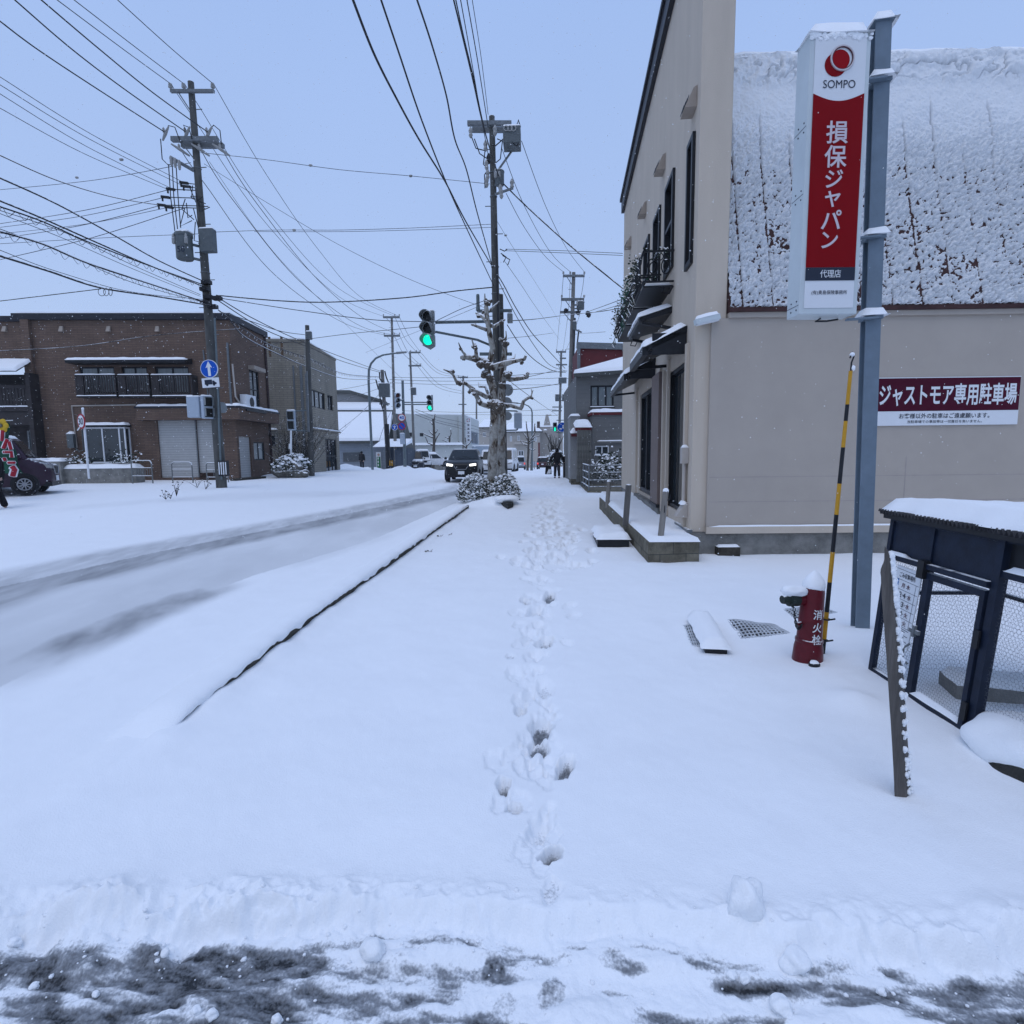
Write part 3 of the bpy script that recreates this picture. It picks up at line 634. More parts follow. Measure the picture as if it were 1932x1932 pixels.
# ------------------------------------------------------------------ the beige shop on the right
def build_shop():
    pn = atZ(1297, 1050, .03); C = Vector((2.27, 8.2, 0)); P0 = Vector((2.84, 18.6, 0))
    root = thing('shop_building', 'beige two storey shop with tall parapet, black awnings and snow plastered metal roof', 'building', (C.x, C.y, 0))
    Fm = Frame(P0.xy, C.xy); L = Fm.len; ZT = 9.5
    # openings in the street wall (x from the far end to the near corner)
    def yx(Y): return Fm.I @ Vector((C.x+(P0.x-C.x)*(Y-C.y)/(P0.y-C.y), Y, 0))
    X = lambda Y: yx(Y).x
    def hole(x0, x1, yc, ytop, ybot, wider=0):
        a = Fm.px(x0, yc)[0]; b = Fm.px(x1, yc)[0]; c = Fm.px((x0+x1)/2, ybot)[1]; d = Fm.px((x0+x1)/2, ytop)[1]; return (a, b, c, d)
    tall = (L-.66, L-.24, 4.32, Fm.px(1307, 262)[1])
    w2 = (X(10.75), X(9.95), 4.75, 6.35); w3 = (X(12.15), X(11.35), 4.75, 6.35); w4 = (X(13.6), X(12.8), 4.75, 6.35); w5 = (X(15.1), X(14.3), 4.75, 6.35)
    shopw_near = (X(10.2), X(8.85), .62, 3.0); shopw_far = (X(14.1), X(11.35), .62, 3.0)
    holes = [tall, w2, w3, w4, w5, shopw_near, shopw_far]
    m = MB(Fm.T); wallpanel(m, 0, L, .42, ZT-.02, holes, .22)
    m.box(0, L, .22, .42, .42, ZT-.03)        # inner leaf of the parapet wall
    m.quad((L, 0, .42), (L, .22, .42), (L, .22, ZT-.02), (L, 0, ZT-.02)); m.quad((0, .22, .42), (0, 0, .42), (0, 0, ZT-.02), (0, .22, ZT-.02))
    m.build('street_wall', 'beige', root)
    for x0, x1 in ((X(10.15), X(8.5)), (X(14.6), X(10.9))):     # shallow pilaster boards beside the shop fronts
        MB(Fm.T).box(x0-.0, x0+.10, -.05, -.002, .45, 3.2).build('pilaster', 'beige', root); MB(Fm.T).box(x1-.12, x1, -.05, -.002, .45, 3.2).build('pilaster', 'beige', root)
    # black parapet coping
    MB(Fm.T).box(-.1, L+.05, -.14, .46, ZT, ZT+.09).box(-.08, L+.04, -.09, -.003, ZT-.34, ZT).build('parapet_fascia', 'blacktrim', root)
    # foundation of the street side
    MB(Fm.T).box(0, L-.0, .03, .3, -.1, .418).build('street_foundation', 'concrete', root)
    MB(Fm.T).box(L-.95, L+.02, -.05, .028, .36, .45).build('flashing', 'galv', root)
    for h, pane, nx, nz in ((tall, 'glass', 1, 1), (w2, 'curtain', 1, 2), (w3, 'curtain', 1, 2), (w4, 'curtain', 1, 2), (w5, 'curtain', 1, 2)):
        w = window(root, Fm, h, -.045, .075, 'black', pane, nx, nz, .13)
    window(root, Fm, shopw_near, .03, .07, 'black', 'glass', 1, 1, .08, 'shop_window')
    sw = window(root, Fm, shopw_far, .03, .10, 'black', 'glass', 3, 1, .08, 'shop_window')
    # brown timber screen standing out between the two shop fronts, on a concrete plinth
    x0, x1 = X(11.2), X(10.35)
    MB(Fm.T).box(x0, x1, -.15, -.004, .62, 3.05).build('timber_screen', 'brown_panel', root)
    MB(Fm.T).box(x0+.02, x1-.03, -.13, .02, .0, .56).box(X(14.2), x0-.002, -.12, .02, 0, .55).build('plinth', 'concrete', root)
    MB(Fm.T).box(x0-.01, x1+.02, -.17, -.006, .56, .618).build('plinth_flashing', 'black', root)
    MB(Fm.T).box(X(10.3), X(10.2), -.10, -.003, .5, 3.05).build('door_jamb', 'beige', root)
    # awnings
    for (Ya, Yb, zi, zo, pr, nm) in ((8.72, 10.45, 3.50, 3.20, .62, 'awning'), (11.7, 15.3, 3.52, 3.2, .60, 'awning'), (10.0, 11.6, 4.10, 3.93, .56, 'awning')):
        a, b = X(Yb), X(Ya); zt = zi
        aw = MB(Fm.T)
        aw.hull([(a, -.003, zt-.10), (a, -pr, zo-.07), (b, -pr, zo-.07), (b, -.003, zt-.10)][::-1], [(a, -.003, zt), (a, -pr, zo), (b, -pr, zo), (b, -.003, zt)][::-1])
        aw.bar((a+.06, -.01, zt-.35), (a+.06, -pr+.06, zo-.08), .05).bar((b-.06, -.01, zt-.35), (b-.06, -pr+.06, zo-.08), .05)
        if pr > .58: aw.bar((a, -pr, zo-.06), (b, -pr, zo-.06), .09, .13); aw.box(b-.03, b, -pr+.10, -.01, zt-.42, zt-.10)
        ao = aw.build('awning', 'black', root)
        ang = math.atan2(zt-zo, pr)
        T = Fm.T @ Matrix.Translation((a, -.01, zt+.004)) @ Matrix.Rotation(ang, 4, 'X')
        snowcap(T, -.02, b-a+.02, -math.hypot(pr, zt-zo)-.03, 0, 0, .10, ao)
    # wrought iron balconies with garlands
    for (Ya, Yb, sd) in ((9.85, 11.15, 1), (11.3, 12.55, 2), (12.75, 14.6, 3)):
        a, b = X(Yb), X(Ya); z0 = 4.42; z1 = 4.98; pr = .52
        m = MB(Fm.T); q = .012
        m.box(a, b, -pr, -.02, z0-.03, z0)
        for z in (z0+.06, z1): m.bar((a, -pr, z), (b, -pr, z), .03); m.bar((a, -pr, z), (a, -.01, z), .028); m.bar((b, -pr, z), (b, -.01, z), .028)
        n = int((b-a)/.085)
        for i in range(n+1):                          # belly-shaped front rods
            x = a+(b-a)*i/n; m.tube([(x, -pr-.012, z1), (x, -pr-.04, z0+.36), (x, -pr-.11, z0+.2), (x, -pr-.03, z0+.06)], q*.8, 4)
        for xs in (b-.006, a+.006):                   # scroll work in the ends
            for yy, sg in ((-.14, 1), (-.36, -1)):
                pts = [(xs, yy+sg*.1*math.cos(t)*(1-t/16), z0+.3+.16*math.sin(t)*(1-t/16)) for t in [k*.55 for k in range(20)]]
                m.tube(pts, .011, 4)
            m.ring(Fm_pt(xs, -.25, z0+.47), .06, .009, (1, 0, 0), 12, 4)
            m.tube([(xs, -.02, z0-.02), (xs, -.08, z0-.14), (xs, -.2, z0-.12), (xs, -.16, z0-.02)], .014, 4)
        bo = m.build('balcony', 'black', root)
        snowcap(Fm.T, a+.02, b-.02, -pr+.02, -.05, z0+.001, .09, bo)
        g = MB(Fm.T); r = random.Random(sd)
        for i in range(int(210*(b-a))):
            x = r.uniform(a-.02, b+.02); z = z1+.02-abs(r.gauss(0, .26)); y = -pr-.06-abs(r.gauss(0, .055))
            if r.random() < .18: x = b; y = -r.uniform(.1, .5); z = z1+r.gauss(0, .05)
            leaf(g, (x, y, max(z0-.1, z)), r.uniform(.03, .065), r)
        for i in range(9):
            x = r.uniform(a, b); g.tube([(x, -pr-.1, z0), (x+r.uniform(-.1, .1), -pr-.16, z0-.12), (x+r.uniform(-.15, .15), -pr-.12, z0-r.uniform(.15, .3))], .008, 4)
        go = g.build('garland', 'leaf' if sd != 2 else 'leafgreen', bo)
    # vents
    for px, py in ((1311, 194), (1253, 312), (1218, 397), (1190, 459)):
        x, z = Fm.px(px, py); s = .15
        v = MB(Fm.T); v.hull([(x-s, -.003, z-.13), (x-s, -.17, z-.13), (x+s, -.17, z-.13), (x+s, -.003, z-.13)][::-1], [(x-s, -.003, z+.15), (x-s, -.05, z+.12), (x+s, -.05, z+.12), (x+s, -.003, z+.15)][::-1])
        vo = v.build('vent_hood', MT['ventbeige'], root)
        sl = MB(Fm.T)
        for k in range(4): sl.box(x-s+.03, x+s-.03, -.178+k*.022, -.172+k*.022, z-.11+k*.045, z-.09+k*.045)
        sl.build('louvre', 'black', vo)
    # downpipe, switch box and vent hood near the corner
    xb = L-.28
    pb = MB(Fm.T).box(xb-.07, xb+.07, -.10, -.002, 1.42, 1.66).build('switch_box', MT['ventgrey'], root)
    snowcap(Fm.T, xb-.07, xb+.07, -.10, -.002, 1.66, .05, pb)
    MB(Fm.T).cyl((xb, -.045, .85), (xb, -.045, 1.42), .022).build('conduit', MT['ventgrey'], root)
    m = MB(Fm.T).hull([(xb-.12, -.003, .60), (xb-.12, -.17, .62), (xb+.10, -.17, .62), (xb+.10, -.003, .60)][::-1], [(xb-.12, -.003, .84), (xb-.12, -.06, .80), (xb+.10, -.06, .80), (xb+.10, -.003, .84)][::-1])
    ho = m.build('pipe_hood', MT['ventgrey'], root); snowcap(Fm.T, xb-.12, xb+.1, -.10, -.01, .80, .06, ho)
    # side wall facing the camera
    S = Frame((C.x, C.y), (C.x+9, C.y+.30)); e = .44
    pp = [Fm.W(L-.003, .003, 0), S.W(e, 0, 0), S.W(e, .44, 0), Fm.W(L-.44, .003, 0)]
    m = MB(); m.hull([p+Vector((0, 0, .42)) for p in pp], [p+Vector((0, 0, ZT-.03)) for p in pp])   # end pier of the parapet
    m.build('end_pier', 'beige', root)
    ZE = 3.56
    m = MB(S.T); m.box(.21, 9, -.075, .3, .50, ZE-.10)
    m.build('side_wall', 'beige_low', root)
    j = MB(S.T)
    for z in (.86, 1.22): j.box(.24, 8.98, -.0765, -.0755, z, z+.008)
    for x in (3.05,): j.box(x, x+.012, -.0765, -.0755, .5, 1.5)
    j.build('panel_joint', 'beigejoint', root)
    MB(S.T).box(.20, 9, -.11, -.078, .40, .50).build('drip_sill', 'beige', root)
    snowcap(S.T, .25, 8.9, -.108, -.080, .50, .03, root, 'sill_snow')
    m = MB(S.T); m.box(.0, .16, -.06, .5, -.1, .40).box(.165, 9, -.035, .3, .07, .398)
    m.build('side_foundation', 'concrete', root)
    MB(S.T).box(.17, 9, .02, .3, -.1, .07).build('foundation_gap', 'black', root)
    bx = MB(S.T).box(.36, .68, -.17, -.037, .03, .21).build('vent_block', 'mossdark', root); snowcap(S.T, .36, .68, -.17, -.04, .21, .03, bx)
    # soffit board and eaves edge
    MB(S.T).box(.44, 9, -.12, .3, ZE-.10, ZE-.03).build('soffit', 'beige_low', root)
    MB(S.T).box(.44, 9, -.16, .25, ZE-.03, ZE+.03).build('eaves_edge', 'maroonroof', root)
    # steep metal roof, plastered with wind-driven snow
    run = 1.0; zt = S.px(1500, 119, run)[1]-.1; nx, nz = 860, 540
    u = np.linspace(0, 1, nx); w = np.linspace(0, 1, nz); U, Wv = np.meshgrid(u, w)
    xl = .44+U*6.2; s = Wv*math.hypot(run, zt-ZE)
    gx = xl; gs = s
    f1 = fbm(gx*3.2, gs*3.2, 4, 201); cell = np.abs(fbm(gx*10, gs*10, 3, 202)-.5)*2; mid = fbm(gx*30, gs*30, 3, 204)
    up = sst(.45, .80, Wv+.10*(fbm(gx*.9, gs*.9, 3, 205)-.5))
    fin = fbm(gx*62, gs*62, 3, 214)
    th = .007+.05*(f1)+(.14*(mid-.46)-.05*cell+.05*(fin-.5))*(1-up*.88)+.06*up+.03*(fbm(gx*7, gs*7, 3, 207)-.5)
    rim = sst(.86, .93, Wv); lump = fbm(gx*5.5, gs*5.5, 3, 208); crack = np.exp(-((lump-.5)/.045)**2)
    th = th+rim*(.06+.14*(lump-.45))-rim*crack*.06*sst(.99, .95, Wv)
    seam = np.minimum(np.abs(((gx-.62)/.415+.5) % 1-.5)*.415, 1); sm = np.exp(-(seam/.010)**2)*sst(.72, .58, Wv+.25*(vnoise(np.floor((gx-.62)/.415+.5), gs*0, 7)-.5)); th = th-sm*.115
    bald = sst(.60, .70, fbm(gx*2.6, gs*1.8, 4, 209))*sst(.70, .3, Wv); th = th-bald*.026*mid*1.6
    th = th*sst(0, .012, Wv+.008)*1.0
    ny_ = -(zt-ZE)/math.hypot(run, zt-ZE); nz_ = run/math.hypot(run, zt-ZE)
    yl = -.12+Wv*run+ny_*th; zl = ZE+.035+Wv*(zt-ZE)+nz_*th
    V = np.stack([xl, yl, zl], -1).reshape(-1, 3); A = np.array(S.T)[:3, :3]; V = V @ A.T+np.array(S.T)[:3, 3]
    base = MB(S.T); base.hull([(.44, -.12, ZE+.03), (9, -.12, ZE+.03), (9, .3, ZE+.03), (.44, .3, ZE+.03)], [(.44, -.12+run, zt), (9, -.12+run, zt), (9, 2.4, zt), (.44, 2.4, zt)])
    ro = base.build('roof', 'maroonroof', root)
    ii = np.arange(nz-1)[:, None]*nx; jj = np.arange(nx-1)[None, :]; Q = np.stack([ii+jj, ii+jj+1, ii+jj+1+nx, ii+jj+nx], -1).reshape(-1, 4)
    me = bpy.data.meshes.new('roof_snow'); V = V-np.array([C.x, C.y, 0])
    me.vertices.add(len(V)); me.loops.add(Q.size); me.polygons.add(len(Q)); me.vertices.foreach_set('co', V.ravel())
    me.loops.foreach_set('vertex_index', Q.ravel().astype(np.int32)); me.polygons.foreach_set('loop_start', np.arange(0, Q.size, 4, dtype=np.int32))
    me.polygons.foreach_set('use_smooth', np.ones(len(Q), bool)); me.update(calc_edges=True); me.materials.append(MT['crust'])
    o = bpy.data.objects.new('roof_snow', me); COL.objects.link(o); o.parent = ro
    snowcap(S.T, .46, 8.9, run-.26, 2.2, zt+.02, .16, ro, 'ridge_snow')
    # wall lamp on the corner pier
    t = thing('wall_lamp', 'pale snow topped lamp box on the shop corner under the roof edge', 'lamp', tuple(S.W(.2, -.1, 3.42)))
    T = S.T @ Matrix.Translation((.12, -.14, 3.43)) @ Matrix.Rotation(R_(-12), 4, 'Y')
    MB(T).box(-.17, .17, -.055, .055, -.035, .035).build('housing', 'signframe', t); MB(T).box(-.15, .15, -.045, .045, -.05, -.036).build('diffuser', 'white', t)
    MB(S.T).box(.08, .16, -.09, .0, 3.40, 3.47).build('bracket', 'galv', t); snowcap(T, -.16, .17, -.055, .055, .035, .05, t)
    # parking sign on the side wall
    a, b, c, d = S.rect(1652, 1923, 711, 802, -.10)
    t = thing('parking_sign', 'maroon and white customer parking sign in Japanese on the beige side wall', 'sign', tuple(S.W((a+b)/2, -.1, (c+d)/2)))
    mid = c+(d-c)*.30
    MB(S.T).box(a, b, -.10, -.08, c, d).build('board', 'signwhite', t)
    MB(S.T).box(a+.004, b-.004, -.1025, -.1005, mid, d-.012).build('header_panel', 'maroon', t)
    w = b-a
    txt('ジャストモア専用駐車場', loc(S.T, (a+b)/2+.0, -.104, mid+(d-mid)*.48), 'signwhite', t, 'headline', (d-mid)*.66, w*.955, .022)
    txt('お客様以外の駐車はご遠慮願います。', loc(S.T, (a+b)/2-.03, -.102, c+(mid-c)*.66), 'navy', t, 'notice', (mid-c)*.37, w*.63, .008)
    txt('当駐車場での事故等は一切責任を負いません。', loc(S.T, (a+b)/2-.02, -.102, c+(mid-c)*.26), 'navy', t, 'small_notice', (mid-c)*.21, w*.52, .004)
    return Fm, S
def Fm_pt(x, y, z): return Vector((x, y, z))
def leaf(mb, c, s, r):
    c = Vector(c); a = r.uniform(0, 6.28); d = Vector((math.cos(a), math.sin(a), r.uniform(-.5, .6))).normalized(); u, w = perp(d)
    w = (u*r.uniform(-1, 1)+w).normalized()
    return mb.add([c, c+d*s*.5+w*s*.32, c+d*s, c+d*s*.5-w*s*.32], [(0, 1, 2, 3)])
MT['ventbeige'] = mat('vent_hood_beige', (.33, .28, .235), .6, var=.1, snow=.86)
MT['ventgrey'] = mat('service_box_beige', (.42, .38, .34), .6, var=.08, snow=.9)
MT['beigejoint'] = mat('joint_line', (.34, .30, .28), .9, var=.1)
MT['mossdark'] = mat('dark_block', (.045, .04, .032), .9, var=.5, scale=15)
MT['maroonroof'] = mat('maroon_roof_metal', (.05, .022, .02), .7, var=.4, scale=5)
MT['crust'] = snow_mat('wind_crusted_snow', (.74, .76, .78), .5)
FS, SS = build_shop()

def build_stoop():
    t = thing('stoop', 'low concrete block terrace with snow on top along the shop front', 'terrace', (1.7, 9, 0))
    # outer edge from the near corner to the far tip
    A = Vector((1.52, 7.52, 0)); B = Vector((1.70, 15.0, 0)); zt = .37
    m = MB()
    m.hull([(A.x, A.y, -.1), (2.24, 7.62, -.1), (2.34, 8.45, -.1), (2.62, 15.4, -.1), (B.x, B.y, -.1)], [(A.x, A.y, zt), (2.24, 7.62, zt), (2.34, 8.45, zt), (2.62, 15.4, zt), (B.x, B.y, zt)])
    m.build('block_wall', 'mossy', t)
    n = 60; v = []; f = []; k = 14
    for i in range(n+1):
        y = A.y+.02+(15.2-A.y)*i/n; xo = A.x+(B.x-A.x)*(y-A.y)/(B.y-A.y)+.02; xi = 2.30+(y-8.2)*.042
        if y < 8.3: xi = 2.23
        for j in range(k+1):
            x = xo+(xi-xo)*j/k; e = min((x-xo), (y-A.y-.02)); q = min(1, e/.06); q = math.sqrt(max(0, 1-(1-q)**2))
            v.append((x, y, zt+.003+(.05+.03*mnoise.noise(Vector((x*2, y*2, 1)))+.10*max(0, (y-10)/6))*q))
    for i in range(n):
        for j in range(k): a = i*(k+1)+j; f.append((a, a+1, a+k+2, a+k+1))
    MB().add(v, f).build('snow_cap', 'snow', t, smooth=60)
    # open corner of the block wall with a snowy ledge
    s = thing('step_block', 'black timber step with thick snow on top beside the concrete terrace', 'step', (1.2, 9.4, 0))
    T = Matrix.Translation((0.97, 8.78, 0)) @ Matrix.Rotation(R_(-2), 4, 'Z')
    MB(T).box(0, .50, 0, 1.15, -.05, .215).build('step_box', 'black', s); snowcap(T, 0, .5, 0, 1.15, .215, .11, s, over=.03)
    for (pb, pt, Y, r, mm, lab, cap) in (((1246, 1018), (1256, 926), 7.72, .042, 'postwood', 'nearest grey round post with hooks standing on the snowy terrace', 1), ((1180, 982), (1186, 915), 9.55, .044, 'postdark', 'dark square post in the middle of the snowy terrace', 0), ((1146, 950), (1149, 908), 13.0, .05, 'postwood', 'farthest brown round post at the end of the terrace', 1)):
        a = atY(*pb, Y); b = atY(*pt, Y); p = thing('terrace_post', lab, 'post', tuple(a), 'posts on the terrace')
        m = MB()
        if cap: m.tube([a-Vector((0, 0, .1)), a, b], [r, r, r*.96], 14)
        else: m.bar(a-Vector((0, 0, .1)), b, r*2)
        m.build('shaft', mm, p, smooth=40)
        MB().blob(b+Vector((0, 0, .0)), r*1.05, 2, .15, 2, (1, 1, .9 if cap else .4), 3).build('snow_cap', 'snow', p, smooth=80)
        if mm == 'postwood' and cap and Y < 8:
            MB().tube([b+Vector((.02, -.045, -.13)), b+Vector((.05, -.055, -.10)), b+Vector((.05, -.05, -.05))], .008, 5).tube([b+Vector((-.02, -.05, -.2)), b+Vector((-.025, -.055, -.30))], .007, 5).build('hook', 'black', p)
build_stoop()

# ------------------------------------------------------------------ insurance sign on its steel column
def build_sign():
    Y = 4.72; b = atZ(1622, 1192, .07); base = Vector((b.x, b.y, gz(b.x, b.y)))
    t = thing('sign_column', 'tall blue grey steel column carrying the red insurance sign', 'sign post', tuple(base))
    top = atY(1662, 48, base.y); d = (top-base).normalized()
    Tc = Matrix.Translation(base) @ Vector((0, 0, 1)).rotation_difference(d).to_matrix().to_4x4() @ Matrix.Rotation(R_(-7), 4, 'Z'); H = (top-base).length
    m = MB(Tc); w = .054; h = .052; hc = h
    m.box(-w, w, -h, -h+.012, -.3, H).box(-w, w, h-.012, h, -.3, H).box(-w+.03, -w+.042, -h+.012, h-.012, -.3, H).box(w-.042, w-.03, -h+.012, h-.012, -.3, H)
    m.build('column', 'steelblue', t)
    MB(Tc).box(-w-.02, w+.02, -h-.02, h+.02, H, H+.012).build('cap_plate', 'steelblue', t); snowcap(Tc, -w-.02, w+.02, -h-.02, h+.02, H+.0, .11, t, over=.02)
    # sign box
    Yf = 4.50; tl = atY(1519, 66, Yf); br = atY(1627, 587, Yf); bl = atY(1514, 598, Yf); tr = atY(1638, 52, Yf)
    ex = ((tr-tl)+(br-bl)).normalized(); ex = Vector((ex.x, .05, 0)).normalized(); ez = ((tl-bl)+(tr-br)); ez = (ez-ex*ez.dot(ex)).normalized(); ey = ez.cross(ex)
    c = (tl+tr+bl+br)/4; W = (((tr-tl).dot(ex))+((br-bl).dot(ex)))/2; Hh = ((tl-bl).dot(ez)+(tr-br).dot(ez))/2; D = .19
    T = Matrix(((ex.x, ey.x, ez.x, c.x), (ex.y, ey.y, ez.y, c.y), (ex.z, ey.z, ez.z, c.z), (0, 0, 0, 1)))
    s = thing('insurance_sign', 'tall white and red light box sign for an insurance agency with a red ring emblem', 'sign', tuple(c))
    MB(T).box(-W/2, W/2, .0, D, -Hh/2, Hh/2).build('box', 'signframe', s, bevel=.008)
    i = .035; x0, x1, z0, z1 = -W/2+i, W/2-i, -Hh/2+i*1.3, Hh/2-i*.9; h = z1-z0
    f = MB(T); f.m = 0
    zr = z0+h*.1; zb0 = z0+h*.105; zb1 = z0+h*.155; za = z0+h*.795
    MB(T).box(x0, x1, -.004, -.001, z0, z1).build('face', 'signwhite', s)
    n = 20; bot = [(x0, zb1), (x1, zb1)]; arc = [(x1+(x0-x1)*k/n, za-.052*math.sin(math.pi*k/n)) for k in range(n+1)]
    MB(T).prism(bot+arc, -.007, -.0045).build('red_panel', 'signred', s)
    MB(T).box(x0, x1, -.008, -.0045, zb0, zb1-.0015).build('navy_band', 'navy', s)
    ch = '損保ジャパン'; zt_ = z0+h*.655; st = h*.088
    hs = [.96, .96, .78, .70, .84, .72]
    zc = [0, 1.0, 1.93, 2.78, 3.65, 4.52]
    for k, q in enumerate(ch): txt(q, loc(T, -.012*k*.3, -.0085, zt_-st*zc[k]), 'charwhite', s, 'character', st*.98*hs[k], None, .014)
    txt('代理店', loc(T, 0, -.0095, (zb0+zb1)/2), 'signwhite', s, 'agency_lettering', (zb1-zb0)*.60, (x1-x0)*.42, .006)
    txt('(有)奥島保険事務所', loc(T, 0, -.0055, z0+h*.058), 'navy', s, 'owner_lettering', h*.019, (x1-x0)*.72, .004)
    txt('SOMPO', loc(T, 0, -.0055, z1-h*.172), 'navy', s, 'wordmark', h*.029, (x1-x0)*.63, 0)
    cx, cz = -.015, z1-h*.092; r = .088
    em = MB(T); em.disc((cx-.018, -.006, cz-.022), r*.92, (0, 1, 0), .003, 40); eo = em.build('emblem', 'signred', s)
    MB(T).disc((cx+.012, -.0075, cz+.010), r*.80, (0, 1, 0), .003, 40).build('emblem_inner_disc', 'emred2', eo)
    MB(T).ring((cx+.028, -.009, cz+.022), r*.95, .0075, (0, 1, 0), 40, 6).build('emblem_ring', 'emring', eo, smooth=60)
    MB(T).ring((cx+.028, -.0088, cz+.022), r*.86, .004, (0, 1, 0), 40, 6).build('emblem_inner_ring', 'emring2', eo, smooth=60)
    rv = MB(T)
    for z in (.36, -.12, -.93):
        zz = z*Hh/2; rv.box(-W/2-.0015, -W/2-.0005, .01, D-.01, zz, zz+.004)
        for yy in (.04, .12):
            for q in (-.03, .035): rv.disc((-W/2-.002, yy, zz+q), .006, (1, 0, 0), .004, 8)
    rv.build('rivets', 'navy', s)
    snowcap(T, -W/2, W/2, -.012, D, Hh/2-.012, .11, s, over=.012); sf = MB(T)
    for k in range(60): u = RNG.random(); sf.blob((-W/2+W*u, -.004, Hh/2-.02-.035*RNG.random()**2), .012+.012*RNG.random(), 1, .4, 2, (1.2, .5, 1), k)
    sf.build('stuck_snow', 'snow', s, smooth=80)
    # brackets from box to column
    for py in (158, 450, 600):
        p = atY(1640, py, base.y); q = Tc.inverted() @ p; z = q.z
        bk = MB(Tc).box(-w-.012, w+.012, -hc-.012, hc+.012, z-.02, z+.02).box(-w-.16, w*.2, -hc-.06, -hc-.012, z-.025, z-.012).build('bracket', 'steelblue', t)
        snowcap(Tc, -w-.035, w+.035, -hc-.035, hc+.035, z+.005, .07, bk, over=.012)
    MB(T).tube([(W*.0, .1, -Hh/2-.01), (-.05, .08, -Hh/2-.035), (.05, .1, -Hh/2-.03), (.15, .12, -Hh/2-.012)], .008, 5).build('loose_wire', 'black', s)
MT['emring'] = mat('emblem_ring_silver', (.55, .5, .5), .3, metal=.2, var=.1)
MT['emred2'] = mat('emblem_bright_red', (.28, .002, .006), .5, spec=.1, var=.05)
MT['charwhite'] = mat('sign_character_pink_white', (.58, .50, .53), .4, var=.03)
MT['emring2'] = mat('emblem_ring_dark', (.10, .03, .04), .4, var=.1)
build_sign()

